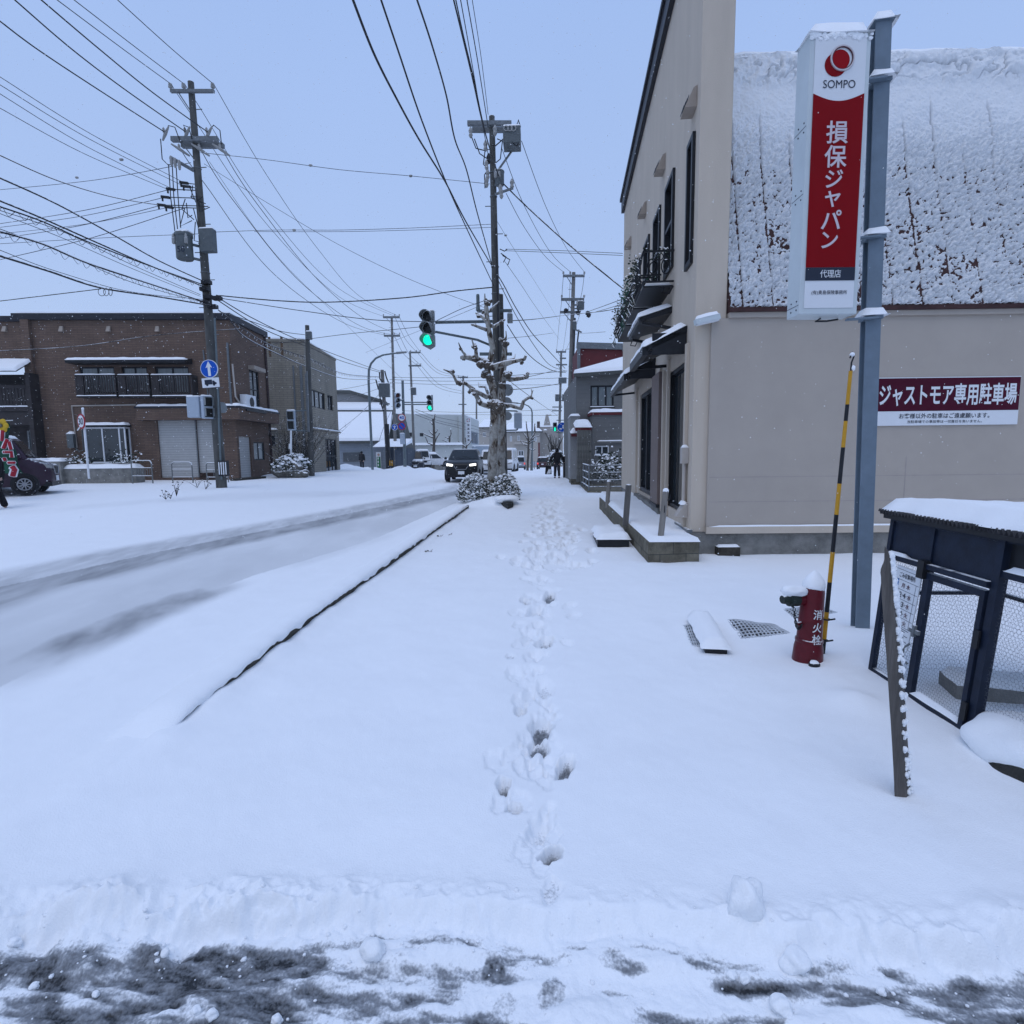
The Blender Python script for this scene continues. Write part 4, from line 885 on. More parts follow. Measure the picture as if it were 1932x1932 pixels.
# ------------------------------------------------------------------ hydrant, striped pole, grating
def build_hydrant():
    g = atZ(1523, 1249, .05); z = gz(g.x, g.y); t = thing('fire_hydrant', 'dark red fire hydrant with white Japanese lettering, chain and snow on its cap', 'fire hydrant', (g.x, g.y, z))
    tp = atY(1530, 1085, g.y); H = (tp.z-z); c = Vector((g.x, g.y, z))
    tilt = Matrix.Translation(c) @ Matrix.Rotation(R_(2.0), 4, 'Y')
    k = H/.66
    prof = [(.106, -.1), (.104, .0), (.098, .10), (.090, .14), (.094, .145), (.094, .165), (.085, .17), (.082, .30), (.084, .305), (.084, .32), (.080, .325), (.077, .53), (.072, .56), (.060, .58), (.058, .60), (.035, .64), (.02, .66)]
    b = MB(tilt).lathe((0, 0, 0), [(r, zz*k) for r, zz in prof], 28).build('barrel', 'hydrant', t, smooth=40)
    n = MB(tilt); o = Vector((-.075, -.01, .475*k)); n.cyl(o, o+Vector((-.05, -.012, 0)), .042, .040, 16); n.build('outlet_neck', 'hydrant', t, smooth=40)
    n = MB(tilt); n.cyl(o+Vector((-.045, -.01, 0)), o+Vector((-.115, -.028, 0)), .052, .050, 14); n.cyl(o+Vector((-.115, -.028, .0)), o+Vector((-.165, -.04, .0)), .036, .030, 10)
    for a in range(6): v = Vector((0, math.cos(a*1.05)*.052, math.sin(a*1.05)*.052)); n.blob(o+Vector((-.09, -.022, 0))+v, .011, 1, 0)
    cp = n.build('outlet_cap', 'hydcap', t, smooth=40)
    s = MB(tilt); s.blob(o+Vector((-.075, -.02, .065)), .075, 3, .3, 1.5, (1.25, .75, .55), 3); s.build('snow_cap', 'snow', t, smooth=80)
    s = MB(tilt); s.lathe((.002, 0, .555*k), [(.072, 0), (.076, .02), (.072, .05), (.052, .085), (.03, .115), (.008, .135)], 18); so = s.build('snow_cap', 'snow', t, smooth=80)
    me = so.data
    for v in me.vertices: v.co += Vector((mnoise.noise(v.co*25), mnoise.noise(v.co*25+Vector((9, 0, 0))), .6*mnoise.noise(v.co*20)))*.009
    ch = MB(tilt); A = o+Vector((-.085, -.03, -.05)); B = Vector((-.088, -.02, .285*k)); pts = []
    for i in range(15):
        u = i/14; p = A.lerp(B, u); p.z -= .36*u*(1-u)*k*.9; p.y -= .03; pts.append(p)
    for i in range(14):
        a, b2 = pts[i], pts[i+1]; d = (b2-a); mid = (a+b2)/2; u, w = perp(d); q = u if i % 2 else w; dn = d.normalized()
        lk = [mid+dn*(.017*math.cos(x))+q*(.0085*math.sin(x)) for x in [j*math.pi/5 for j in range(11)]]
        ch.tube(lk, .0028, 5, cap=False)
    ch.build('chain', 'black', t)
    MB(tilt).cyl((-.075, -.02, .29*k), (-.108, -.028, .285*k), .014, .012, 8).build('chain_lug', 'hydrant', t)
    for q, zz in (('消', .355), ('火', .255), ('栓', .165)):
        T0 = tilt @ Matrix.Rotation(R_(2), 4, 'Z') @ Matrix.Translation((.004, 0, zz*k+.02))
        o2 = txt(q, T0, 'white', t, 'lettering', .072, .068, .012)
        for v in o2.data.vertices:        # wrap the letters round the barrel
            wp = root_inv(o2).inverted() @ v.co; lp = tilt.inverted() @ wp
            rr = np.interp(lp.z/k, [a[1] for a in prof[1:]], [a[0] for a in prof[1:]])+.003
            an = lp.x/rr+R_(4); v.co = root_inv(o2) @ (tilt @ Vector((rr*math.sin(an), -rr*math.cos(an), lp.z)))
    MT['hydcap']
    v = atZ(1536, 1262, .05); zc = gz(v.x, v.y)
    cpt = thing('valve_cap', 'small round dark valve cap with a dab of snow in front of the hydrant', 'valve cap', (v.x, v.y, zc))
    MB().lathe((v.x, v.y, zc-.02), [(.038, 0), (.038, .035), (.03, .042)], 18).build('lid', 'black', cpt, smooth=40)
    MB().blob((v.x, v.y, zc+.022), .032, 2, .25, 2, (1, 1, .5), 4).build('snow_cap', 'snow', cpt, smooth=80)
    # striped pole tied to it
    a = atY(1551, 1243, g.y+.10); e = atY(1605, 700, g.y+.10); n = 15; p = thing('striped_pole', 'thin leaning pole in black and yellow bands tied to the hydrant', 'marker pole', tuple(a))
    cuts = [1243, 1208, 1148, 1068, 1010, 940, 868, 815, 765, 706]   # band edges on the pole
    cuts = [1265, 1190, 1130, 1080, 1008, 950, 880, 850, 790, 765, 700]
    cuts = [1260, 1203, 1150, 1092, 1034, 963, 905, 838, 790, 760, 700]
    m = MB()
    for i in range(10):
        u0 = (1243-cuts[i])/(1243-700.); u1 = (1243-cuts[i+1])/(1243-700.)
        m.m = i % 2; m.cyl(a+(e-a)*u0, a+(e-a)*u1, .0165-.004*u0, .0165-.004*u1, 12)
    m.build('shaft', ['black', 'yellow'], p, smooth=40)
    d = (e-a).normalized()
    MB().tube([e, e+d*.06, e+d*.10+Vector((.012, 0, 0)), e+d*.12+Vector((.0, 0, .012)), e+d*.08+Vector((-.014, 0, .01))], .0055, 6).build('hook', 'black', p)
    MB().blob(e+d*.115, .016, 2, .3, 2, (1, 1, 1), 2).blob(e+d*.02+Vector((.015, 0, 0)), .014, 2, .3, 2, (1, 1, 1.5), 5).build('snow_cap', 'snow', p, smooth=80)
    for zz in (.235, .50):
        q = a+d*(zz/d.z*.62); MB().ring(q, .026, .006, d, 14, 5).bar(q+Vector((.02, -.02, 0)), q+Vector((.05, -.035, .012)), .01).build('tie', 'black', p)
MT['hydcap'] = mat('hydrant_cap_green_black', (.018, .026, .022), .5, var=.3, snow=.9)
build_hydrant()
def build_grating():
    t0 = [(1283, 1178), (1340, 1180), (1368, 1236), (1300, 1222)], [(1362, 1168), (1470, 1180), (1500, 1196), (1395, 1208)], [(1470, 1150), (1545, 1140), (1590, 1156), (1500, 1175)]
    labs = ['left steel grating panel half hidden by snow beside the dark slot', 'middle steel grating panel showing through the snow left of the hydrant', 'far steel grating panel showing through the snow behind the hydrant']
    for q, lab in zip(t0, labs):
        P = [atZ(x, y, .07) for x, y in q]; c = sum(P, Vector())/4; t = thing('drain_grating', lab, 'grating', tuple(c), 'drain gratings by the hydrant')
        hs = max(gz(p.x, p.y) for p in P+[c])
        z = sum(gz(p.x, p.y) for p in P)/4+.006; m = MB(); fr = MB(); nx, ny = 15, 9
        for i in range(nx+1):
            u = i/nx; a = P[0].lerp(P[1], u); b = P[3].lerp(P[2], u); a.z = b.z = z; m.bar(a, b, .0115, .014)
        for j in range(ny+1):
            u = j/ny; a = P[0].lerp(P[3], u); b = P[1].lerp(P[2], u); a.z = b.z = z+.001; m.bar(a, b, .0125, .013)
        def S_(u, v, o):
            p = P[0].lerp(P[1], u).lerp(P[3].lerp(P[2], u), v); e = max(abs(2*u-1), abs(2*v-1)); p.z = gz(p.x, p.y)+o+.016-.040*e**5+.012*mnoise.noise(p*9); return p
        G = [[S_(i/12, j/8, 0) for i in range(13)] for j in range(9)]
        def Q(u, v, o):
            a, b = min(u*12, 11.999), min(v*8, 7.999); i, j = int(a), int(b); p = G[j][i].lerp(G[j][i+1], a-i).lerp(G[j+1][i].lerp(G[j+1][i+1], a-i), b-j); p.z += o; return p
        m = MB()
        for i in range(nx+1): m.tube([Q(i/nx, k/10, 0) for k in range(11)], .0062, 5)
        for j in range(ny+1): m.tube([Q(k/16, j/ny, .001) for k in range(17)], .0068, 5)
        m.build('bars', 'grate', t, smooth=60)
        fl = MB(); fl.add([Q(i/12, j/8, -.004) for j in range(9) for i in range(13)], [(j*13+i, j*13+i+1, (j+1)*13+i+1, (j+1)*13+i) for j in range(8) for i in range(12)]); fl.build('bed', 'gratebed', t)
    a = atZ(1338, 1178, .06); b = atZ(1372, 1238, .06); t = thing('drain_cover', 'raised drain cover under thick snow with a dark gap along its left side', 'drain cover', tuple(a))
    T = Frame((a.x, a.y), (b.x, b.y), 0).T; L = (b-a).length; zz = gz(a.x, a.y)
    MB(T).box(0, L, -.16, -.0, zz-.05, zz+.045).build('cover', 'black', t); snowcap(T, .0, L, -.16, .0, zz+.035, .085, t, over=.03)
MT['grate'] = mat('snowy_grating', (.50, .53, .56), .8, var=.25, scale=5)
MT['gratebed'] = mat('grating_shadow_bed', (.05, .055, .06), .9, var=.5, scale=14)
build_grating()

# ------------------------------------------------------------------ waste cage, plank, rock
def build_cage():
    A = atZ(1643, 1272, .05); B = atZ(1831, 1397, .05); A.z = B.z = 0; A.x = B.x = (A.x+B.x)/2
    t = thing('waste_cage', 'navy steel wire mesh waste cage with a snow loaded corrugated roof', 'waste cage', tuple(A))
    Fr = Frame(A.xy, B.xy); L = Fr.len; HT = 1.15; L2 = L+.78
    sh = Matrix.Identity(4); sh[1][2] = .085                       # the front leans back a little
    T = Fr.T @ sh; D = .75; w = .035
    zb = .055
    def P(u, z): return (u*L, 0, z)
    fr = MB(T)
    UM = Fr.px(1714, 1305)[0]/L; RB = .235
    for u, ww in ((0, w), (UM, w), (1, w*1.35), (L2/L, w)): fr.box(u*L-ww/2, u*L+ww/2, -ww/2, ww/2, -.05, HT)
    fr.box(0, L2, -w/2+.002, w/2-.002, zb, zb+.05).box(0, L, -w/2+.002, w/2-.002, HT-RB-.04, HT-RB).box(0, L2, -w/2+.002, w/2-.002, HT-.02, HT+.02).box(L, L2, -w/2+.002, w/2-.002, HT-.20, HT-.165)
    fr.box(L2-w, L2, 0, D, HT-.02, HT+.02).box(L2-.02, L2+.02, 0, D, zb, zb+.04)
    for x in (0, L, L2): fr.box(x-w/2, x+w/2, D-w/2, D+w/2, -.05, HT+.1)
    fr.box(0, L2, D-w/2, D+w/2, HT-.02, HT+.02).box(0, L2, D-.012, D+.012, .62, .645).box(-.012, .012, 0, D, .62, .645)
    fr.box(0, .02, 0, D, HT-.02, HT+.02)
    fr.build('frame', 'cage', t)
    MB(T).box(.02, L-.02, -.006, .006, HT-RB, HT-.022).build('upper_panel', 'cage', t)
    lg = MB(T).box(.02, L-.02, -.045, -.012, HT-RB-.028, HT-RB+.002).build('rail', 'cage', t); snowcap(T, .02, .22, -.045, -.008, HT-RB+.002, .02, lg); snowcap(T, L+.04, L2, -.02, .02, HT-.165, .04, lg)
    # door leaf
    dx0, dx1 = UM*L+.022, L-.035; dz0, dz1 = .07, HT-RB-.05; d = MB(T); q = .032
    for x in (dx0, dx1-q): d.box(x, x+q, -.034, -.004, dz0, dz1)
    d.box(dx0+q, dx1-q, -.034, -.004, dz0, dz0+.04).box(dx0+q, dx1-q, -.034, -.004, dz1-.04, dz1)
    do = d.build('door', 'cage', t)
    snowcap(T, dx0+.03, dx1-.03, -.034, .02, dz0+.04, .03, do)
    MB(T).box(dx0-.05, dx0+.035, -.05, -.035, .48, .505).box(dx0-.012, dx0+.005, -.055, -.036, .46, .53).build('hasp', 'galv', do)
    MB(T).tube([(dx0-.045, -.03, .40), (dx0-.06, -.055, .37), (dx0-.055, -.055, .30), (dx0-.04, -.03, .27)], .007, 6).build('handle', 'galv', do)
    hg = MB(T)
    for z in (.2, .6): hg.box(dx1-.012, dx1+.02, -.045, -.034, z-.05, z+.05)
    hg.build('hinge', 'black', do)
    MB(T).box(UM*L-.025, UM*L+.03, -.06, -.02, HT-RB-.09, HT-RB+.02).build('latch_box', 'black', t)
    # hexagonal wire, every wire modelled
    def hexmesh(x0, x1, z0, z1, TT, y, name, s=.0125):
        m = MB(TT); r = .0007; dx = s*math.sqrt(3); rows = int((z1-z0)/(1.5*s))+1; cols = int((x1-x0)/dx)+1
        for j in range(rows):
            for i in range(cols+1):
                cx = x0+i*dx+(dx/2 if j % 2 else 0); cz = z0+j*1.5*s
                wob = .004*math.sin(cz*23+cx*9)
                pts = [(cx-dx/2, cz+s/2), (cx, cz+s), (cx+dx/2, cz+s/2), (cx+dx/2, cz-s/2)]
                for k in range(3):
                    (ax, az), (bx, bz) = pts[k], pts[k+1]
                    if min(ax, bx) < x0 or max(ax, bx) > x1 or min(az, bz) < z0 or max(az, bz) > z1: continue
                    ux, uz = bx-ax, bz-az; l = math.hypot(ux, uz); nx, nz = -uz/l*r, ux/l*r
                    m.add([(ax+nx, y+wob, az+nz), (ax-nx, y+wob, az-nz), (bx-nx, y+wob, bz-nz), (bx+nx, y+wob, bz+nz), (ax, y+wob-r, az), (bx, y+wob-r, bz)], [(0, 4, 5, 3), (4, 1, 2, 5), (0, 3, 2, 1)])
        return m.build(name, 'wire', t)
    hexmesh(w/2, UM*L-w/2, zb+.05, HT-RB-.04, T, .0, 'wire_panel')
    hexmesh(dx0+q, dx1-q, dz0+.04, dz1-.04, T, -.012, 'wire_panel')
    S = Matrix.Translation((B.x+.0, B.y, 0)) @ Matrix.Rotation(0, 4, 'Z')     # side towards the camera
    shx = Matrix.Identity(4); shx[0][2] = .085
    hexmesh(L+.03, L2-.03, zb+.05, HT-.20, T, .0, 'wire_panel')
    hexmesh(.03, D-.03, .05, HT-.03, Matrix.Translation((A.x, A.y, 0)) @ shx, .0, 'wire_panel', .02)
    hexmesh(.03, L2-.03, .05, HT-.03, Fr.T @ Matrix.Translation((0, D, 0)), .0, 'wire_panel', .02)
    MB(T).box(L+.03, L2-.02, .01, .02, HT-.165, HT-.022).build('side_panel', 'black', t)
    # corrugated roof: the sheet's waves run front to back; eave over the front
    y0, y1 = -.085, D+.12; x0, x1 = -.05, L2+.15; n = 240
    z0, z1 = HT+.045, HT-.02
    Zr = lambda y: z0+(z1-z0)*(y-y0)/(y1-y0)
    v = []; f = []
    for i in range(n+1):
        x = x0+(x1-x0)*i/n; dz = .015*math.sin(i/n*2*math.pi*n/4.)
        v += [(x, y0, Zr(y0)+dz), (x, y1, Zr(y1)+dz), (x, y0, Zr(y0)+dz-.004), (x, y1, Zr(y1)+dz-.004)]
    for i in range(n):
        a = i*4; f += [(a, a+4, a+5, a+1), (a+2, a+3, a+7, a+6), (a, a+2, a+6, a+4)]
    rt = Fr.T @ Matrix.Translation((0, .085*HT, 0))
    ro = MB(rt).add(v, f).build('roof', 'roofsheet', t)
    MB(rt).bar((x0+.02, y0+.05, z0-.03), (x1-.02, y0+.05, z0-.03), .05, .035).build('eave_batten', 'black', ro)
    ang = math.atan2(z1-z0, y1-y0); TS = rt @ Matrix.Translation((x0, y0, z0+.004)) @ Matrix.Rotation(ang, 4, 'X')
    snowcap(TS, -.0, x1-x0+.01, .012, math.hypot(y1-y0, z1-z0), 0.004, .115, ro, seed=4)
    # slab lying inside, snow heap inside and the notice board
    s = thing('cage_slab', 'concrete slab with snow on top lying inside the mesh cage', 'slab', (A.x+.45, A.y-.3, 0))
    TT = Matrix.Translation((A.x+.50, A.y-.40, 0)) @ Matrix.Rotation(R_(-14), 4, 'Z')
    MB(TT).box(-.24, .24, -.12, .12, .0, .17).build('block', 'concrete', s); snowcap(TT, -.24, .24, -.12, .12, .17, .06, s)
    nb = thing('collection_notice', 'white garbage collection timetable board hung on the cage mesh behind the plank', 'notice board', tuple(T @ Vector((.2*L, -.02, .5))))
    NT = T @ Matrix.Translation((UM*L-.155, -.022, .60)) @ Matrix.Rotation(R_(3), 4, 'Y'); W, H = .235, .50
    MB(NT).box(-W/2, W/2, 0, .006, -H/2, H/2).build('board', 'signwhite', nb)
    ln = MB(NT)
    zs = [H/2-.02, H/2-.085, H/2-.147, H/2-.207, H/2-.265, H/2-.322, H/2-.375]
    for z in zs: ln.box(-W/2+.006, W/2-.006, -.0012, -.0003, z-.001, z+.001)
    ln.box(W/2-.03, W/2-.028, -.0012, -.0003, zs[-1], zs[1])
    for k in range(9):
        z = zs[-1]-.012-k*.012; ln.box(-W/2+.012, W/2-.02-.03*(k % 3), -.0012, -.0003, z-.0018, z+.0018)
    ln.build('ruled_lines', 'navy', nb)
    for k, mm in enumerate(('tagblue', 'tagred', 'taggreen', 'taggreen', 'taggreen')): MB(NT).box(-W/2+.003, -W/2+.042, -.0016, -.0004, zs[k+2]+.001, zs[k+1]-.001).build('colour_tab', mm, nb)
    txt('ごみ収集場所', loc(NT, 0, -.001, (zs[0]+zs[1])/2), 'navy', nb, 'heading', .034, .15, .01)
    for k, (a, b) in enumerate((('月 木', ''), ('2·4·', '水'), ('1·3·', '水'), ('2·4·', '火'), ('1·3·', '火'))):
        z = (zs[k+1]+zs[k+2])/2
        if k == 0: txt('月 木', loc(NT, .0, -.001, z), 'maroon', nb, 'entry', .032, .08, .012)
        else: txt(a, loc(NT, -.012, -.001, z), 'navy', nb, 'entry', .034, .07, .012); txt(b, loc(NT, .048, -.001, z), 'maroon', nb, 'weekday', .034, .034, .012)
MT['tagblue'] = mat('tab_blue', (.02, .16, .45), .5, var=.05)
MT['tagred'] = mat('tab_red', (.33, .015, .03), .5, var=.05)
MT['taggreen'] = mat('tab_green', (.015, .15, .05), .5, var=.05)
build_cage()
def build_plank():
    a = atZ(1706, 1518, .05); z = gz(a.x, a.y); t = thing('plank', 'weathered grey plank stuck upright in the snow in front of the cage', 'plank', (a.x, a.y, z))
    L = [(1689, 1525), (1684, 1420), (1673, 1250), (1664, 1130), (1661, 1075), (1668, 1058), (1669, 1030)]
    Rr = [(1712, 1525), (1702, 1420), (1692, 1250), (1686, 1130), (1681, 1075), (1680, 1052), (1675, 1040)]
    Rb = [(1723, 1520), (1714, 1420), (1704, 1260), (1694, 1150), (1684, 1080), (1681, 1054), (1677, 1042)]
    n = 40; v = []; f = []
    def ip(Q, u):
        k = u*(len(Q)-1); i = min(int(k), len(Q)-2); w = k-i; return (Q[i][0]*(1-w)+Q[i+1][0]*w, Q[i][1]*(1-w)+Q[i+1][1]*w)
    for i in range(n+1):
        u = i/n; j = .8*mnoise.noise(Vector((u*30, 1, 0)))
        A = atY(*ip(L, u), a.y+.0); B = atY(*ip(Rr, u), a.y-.004); C = atY(*ip(Rb, u), a.y+.035); D = A+(C-B)
        q = .0025
        A.x += q*j; C.y += q*mnoise.noise(Vector((u*25, 9, 0)))
        if i == 0:
            for p in (A, B, C, D): p.z -= .06
        v += [A, B, C, D]
    for i in range(n):
        o = i*4
        for k in range(4): f.append((o+k, o+(k+1) % 4, o+4+(k+1) % 4, o+4+k))
    f.append((3, 2, 1, 0)); f.append(tuple(n*4+k for k in range(4)))
    MB().add(v, f).build('board', 'wood', t)
    s = MB(); r = random.Random(2)
    for i in range(430):
        u = r.random()**1.0*.84
        if r.random() < .25: u = r.choice([.52, .56, .60, .72, .80, .88])+r.gauss(0, .008)
        k = min(n, max(0, int(u*n))); B, C = v[k*4+1], v[k*4+2]; p = B.lerp(C, r.uniform(.2, 1.0))+Vector((.002, -.001, r.uniform(-.012, .012)))
        s.blob(p, r.uniform(.004, .010)*(1.3 if u > .5 else 1), 2, .5, 1.5, (1, 1, 1.3), i)
    s.build('stuck_snow', 'snow', t, smooth=80)
build_plank()
def build_rock():
    pts = [(1790, 1440), (1830, 1458), (1880, 1480), (1932, 1506), (1985, 1520)]
    g = [atZ(x, y, .05) for x, y in pts]; t = thing('snowy_rock', 'dark boulder under a thick smooth snow cap at the right edge', 'rock', tuple(g[1]))
    c = Vector((2.40, 2.56, 0)); d = (g[3]-g[0]); d.z = 0; ang = math.atan2(d.y, d.x)
    T = Matrix.Translation((c.x, c.y, .06)) @ Matrix.Rotation(ang, 4, 'Z')
    MB(T).blob((0.06, .02, .0), 1, 4, .16, 1.6, (.34, .24, .17), 4).build('boulder', 'rock', t, smooth=50)
    s = MB(T); s.blob((.02, .05, .10), 1, 4, .14, 1.7, (.37, .25, .145), 8); s.build('snow_cap', 'snow', t, smooth=80)
build_rock()

# ------------------------------------------------------------------ buildings across the road
def slatted(mb, x0, x1, z0, z1, y, n, w=.6, t=.02):
    for i in range(n):
        a = x0+(x1-x0)*(i+.5)/n; h = (x1-x0)/n*w/2; mb.box(a-h, a+h, y, y+t, z0, z1)
def brown_building():
    c = atY(442, 760, 25.0); a0 = atY(-90, 760, 23.9); e0 = atY(506, 760, 28.7)
    A = Vector((a0.x, a0.y)); C = Vector((c.x, c.y)); E = Vector((e0.x, e0.y)); z0 = .3
    F1 = Frame(A, C, 0); F2 = Frame(C, E, 0); L = F1.len
    t = thing('brown_building', 'long two storey brown brick shop house with grey shutters and a slatted balcony', 'building', (C.x, C.y, 0))
    zt = F1.px(250, 604)[1]; zt2 = F1.px(250, 592)[1]
    h3 = [F1.rect(152, 217, 692, 742), F1.rect(231, 279, 692, 742), F1.rect(294, 357, 692, 742)]
    sh = [F1.rect(300, 371, 791, 901), F1.rect(372.5, 404, 791, 892)]
    xa = F1.px(74, 760)[0]
    m = MB(F1.T); wallpanel(m, xa, L, z0-.6, zt, h3+sh, .15); m.build('front_wall', 'brick', t)
    m = MB(F2.T); side = [F2.rect(472, 489, 699, 772), F2.rect(479, 499, 834, 868), F2.rect(453, 475, 824, 904)]
    wallpanel(m, 0, F2.len, z0-.6, zt, side, .12); m.build('side_wall', 'brick', t)
    MB(F1.T).box(F1.px(59, 760)[0], xa+.0, -.18, 1.5, z0-.6, zt).build('corner_pier', 'brick', t)
    MB(F1.T).box(F1.px(-90, 760)[0], F1.px(59, 760)[0], .0, 1, F1.px(30, 678)[1], F1.px(30, 607)[1]).build('annex_wall', 'brick', t)
    # flat roof slab with black edge and snow
    P = [F1.W(F1.px(47, 760)[0], 0, 0), C.to_3d(), E.to_3d(), (E.to_3d()+Vector((-9, 2.2, 0)))]; P.append(P[0]+Vector((0, 6, 0)))
    def lift(z, o=0): return [Vector((p.x, p.y, z)) for p in P]
    out = [P[0]+Vector((-.1, -.14, 0)), P[1]+Vector((.12, -.14, 0)), P[2]+Vector((.12, .12, 0)), P[3], P[4]]
    MB().hull([Vector((p.x, p.y, zt-.0)) for p in out], [Vector((p.x, p.y, zt2)) for p in out]).build('roof_edge', 'blacktrim', t)
    MB().hull([Vector((p.x, p.y, zt2+.002)) for p in P], [Vector((p.x, p.y, zt2+.09)) for p in P]).build('roof_snow', 'snow', t)
    MB(F1.T).box(F1.px(-90, 600)[0], F1.px(46, 600)[0], -.12, 2, F1.px(20, 607)[1], F1.px(20, 597)[1]).build('annex_roof_edge', 'blacktrim', t)
    for i, h in enumerate(h3): window(t, F1, h, .05, .06, 'black', 'curtain', 2, 1, .07)
    for i, h in enumerate(sh):
        s = MB(F1.T).quad((h[0], .08, h[2]), (h[1], .08, h[2]), (h[1], .08, h[3]), (h[0], .08, h[3])).build('shutter', 'shutter', t)
    MB(F1.T).box(sh[0][1], sh[1][0], -.02, .14, sh[0][2], sh[0][3]).build('shutter_post', 'galv', t)
    MB(F1.T).box(sh[1][0], sh[1][1], .0, .14, z0-.3, sh[1][2]).build('brick_plinth', 'brickdark', t)
    h = side[2]; MB(F2.T).quad((h[0], .08, h[2]), (h[1], .08, h[2]), (h[1], .08, h[3]), (h[0], .08, h[3])).build('shutter', 'shutter', t)
    window(t, F2, side[0], .03, .06, 'black', 'glass', 2, 2, .06); window(t, F2, side[1], .03, .06, 'black', 'curtain', 2, 1, .06)
    # canopy and balconies
    a, b, c1, d = F1.rect(141, 363, 677, 688); cn = MB(F1.T).hull([(a, -.6, c1), (b, -.6, c1), (b, -.003, c1), (a, -.003, c1)], [(a, -.6, c1+.10), (b, -.6, c1+.10), (b, -.003, d), (a, -.003, d)]).build('canopy', 'black', t)
    snowcap(F1.T, a, b, -.62, -.02, c1+.12, .13, cn)
    for x0, x1, n in ((143, 219, 13), (223, 282, 10), (286, 363, 13)):
        a, b, c1, d = F1.rect(x0, x1, 707, 747, -.5)
        m = MB(F1.T); m.box(a, b, -.52, -.48, d-.05, d).box(a, b, -.52, -.0, c1-.06, c1).box(a, a+.07, -.52, 0, c1, d).box(b-.07, b, -.52, 0, c1, d); slatted(m, a+.25, b-.12, c1, d-.05, -.51, n, .55); slatted(m, a+.06, a+.3, c1, d-.05, -.51, 2, .95)
        r = m.build('balcony_railing', 'darkwood', t); snowcap(F1.T, a, b, -.53, -.47, d, .05, r); snowcap(F1.T, a, b, -.54, -.50, c1, .05, r)
    # shop fascia wrapping the corner
    f1a, f1b, fc, fd = F1.rect(258, 440, 770, 792, -.35)
    m = MB(F1.T).box(f1a, L, -.38, -.003, fc, fd).build('shop_fascia', 'brick', t)
    MB(F1.T).box(f1a-.05, L, -.42, -.003, fd, fd+.09).build('fascia_edge', 'blacktrim', t); snowcap(F1.T, f1a, L, -.41, -.01, fd+.09, .12, t)
    MB(F2.T).box(-.38, F2.len+.35, -.38, -.003, fc, fd-.0).build('shop_fascia', 'brick', t); MB(F2.T).box(-.42, F2.len+.4, -.42, -.003, fd, fd+.09).build('fascia_edge', 'blacktrim', t); snowcap(F2.T, -.4, F2.len+.38, -.41, -.01, fd+.09, .14, t)
    # bay window
    a, b, c1, d = F1.rect(163, 238, 806, 871, -.35); m = MB(F1.T)
    m.box(a, b, -.38, -.003, c1-.08, c1).box(a, b, -.38, -.003, d-.06, d)
    for x in (a, (a+b)/2-.15, b-.28, b-.04): m.box(x, x+.05, -.38, -.33, c1, d-.06)
    m.box(b-.05, b, -.08, -.003, c1, d-.06)
    bw = m.build('bay_window', 'white', t); MB(F1.T).box(a+.02, b-.02, -.345, -.02, c1, d-.06).build('pane', 'glass', bw)
    MB(F1.T).hull([(a-.08, -.48, d+.01), (b+.08, -.48, d+.01), (b+.08, -.003, d+.01), (a-.08, -.003, d+.01)], [(a-.08, -.48, d+.05), (b+.08, -.48, d+.05), (b+.08, -.003, d+.12), (a-.08, -.003, d+.12)]).build('canopy', 'black', bw); snowcap(F1.T, a-.08, b+.08, -.48, -.01, d+.09, .13, bw)
    # meter, pipes, vents
    a, b, c1, d = F1.rect(134, 146, 819, 845); g = MB(F1.T).box(a, b, -.25, -.003, c1, d).tube([(b-.05, -.1, c1), (b+.12, -.1, c1-.18), (b+.3, -.08, c1-.1), (b+.3, -.06, c1+.8)], .03, 5).build('gas_meter', 'trans', t); snowcap(F1.T, a, b, -.25, -.01, d, .12, g)
    x = F1.px(140.5, 800)[0]; zz = F1.px(142, 766)[1]; x2 = F1.px(258, 766)[0]
    pp = MB(F1.T).tube([(x+.05, -.06, c1), (x, -.06, zz), (x2, -.06, zz+.03)], .035, 6).build('pipe', MT['ventgrey'], t)
    for px in (10, 117, 206, 298):
        q, z = F1.px(px, 621); MB(F1.T).hull([(q-.09, -.003, z-.12), (q-.09, -.13, z-.12), (q+.09, -.13, z-.12), (q+.09, -.003, z-.12)][::-1], [(q-.07, -.003, z+.12), (q-.07, -.05, z+.12), (q+.07, -.05, z+.12), (q+.07, -.003, z+.12)][::-1]).build('vent_hood', MT['ventbeige'], t)
    a, b, c1, d = F2.rect(463, 481, 746, 772, -.3); ac = MB(F2.T).box(a, b, -.36, -.06, c1, d).build('air_conditioner', 'white', t); MB(F2.T).disc(((a+b)/2+.05, -.362, (c1+d)/2), (d-c1)*.36, (0, 1, 0), .01, 20).build('fan_grille', 'black', ac); MB(F2.T).tube([(a-.1, -.1, c1+.2), (a-.4, -.05, c1+.5), (a-.5, -.05, d+1.3)], .04, 6).build('hose', MT['ventgrey'], ac)
    MB(F2.T).box(a-.2, b+.9, -.45, -.02, c1-.12, c1-.03).build('wall_shelf', 'black', t)
    a, b, c1, d = F2.rect(468, 490, 693, 700); MB(F2.T).box(a, b, -.3, -.003, c1, d).build('window_hood', MT['ventbeige'], t)
    MB(F2.T).tube([(F2.len-.08, -.05, z0), (F2.len-.08, -.05, zt)], .06, 6).build('downpipe', 'brickdark', t)
    MB(F1.T).tube([(L-.12, -.05, fd), (L-.12, -.05, zt-1.0)], .05, 6).tube([(L-1.1, -.05, fd-.1), (L-1.2, -.05, fd+2.6)], .03, 6).build('conduit', 'galv', t)
    # annex at the left: snowy lean-to roof, dark loggia with slats, entrance
    XA = F1.px(-90, 700)[0]; XB = F1.px(66, 700)[0]
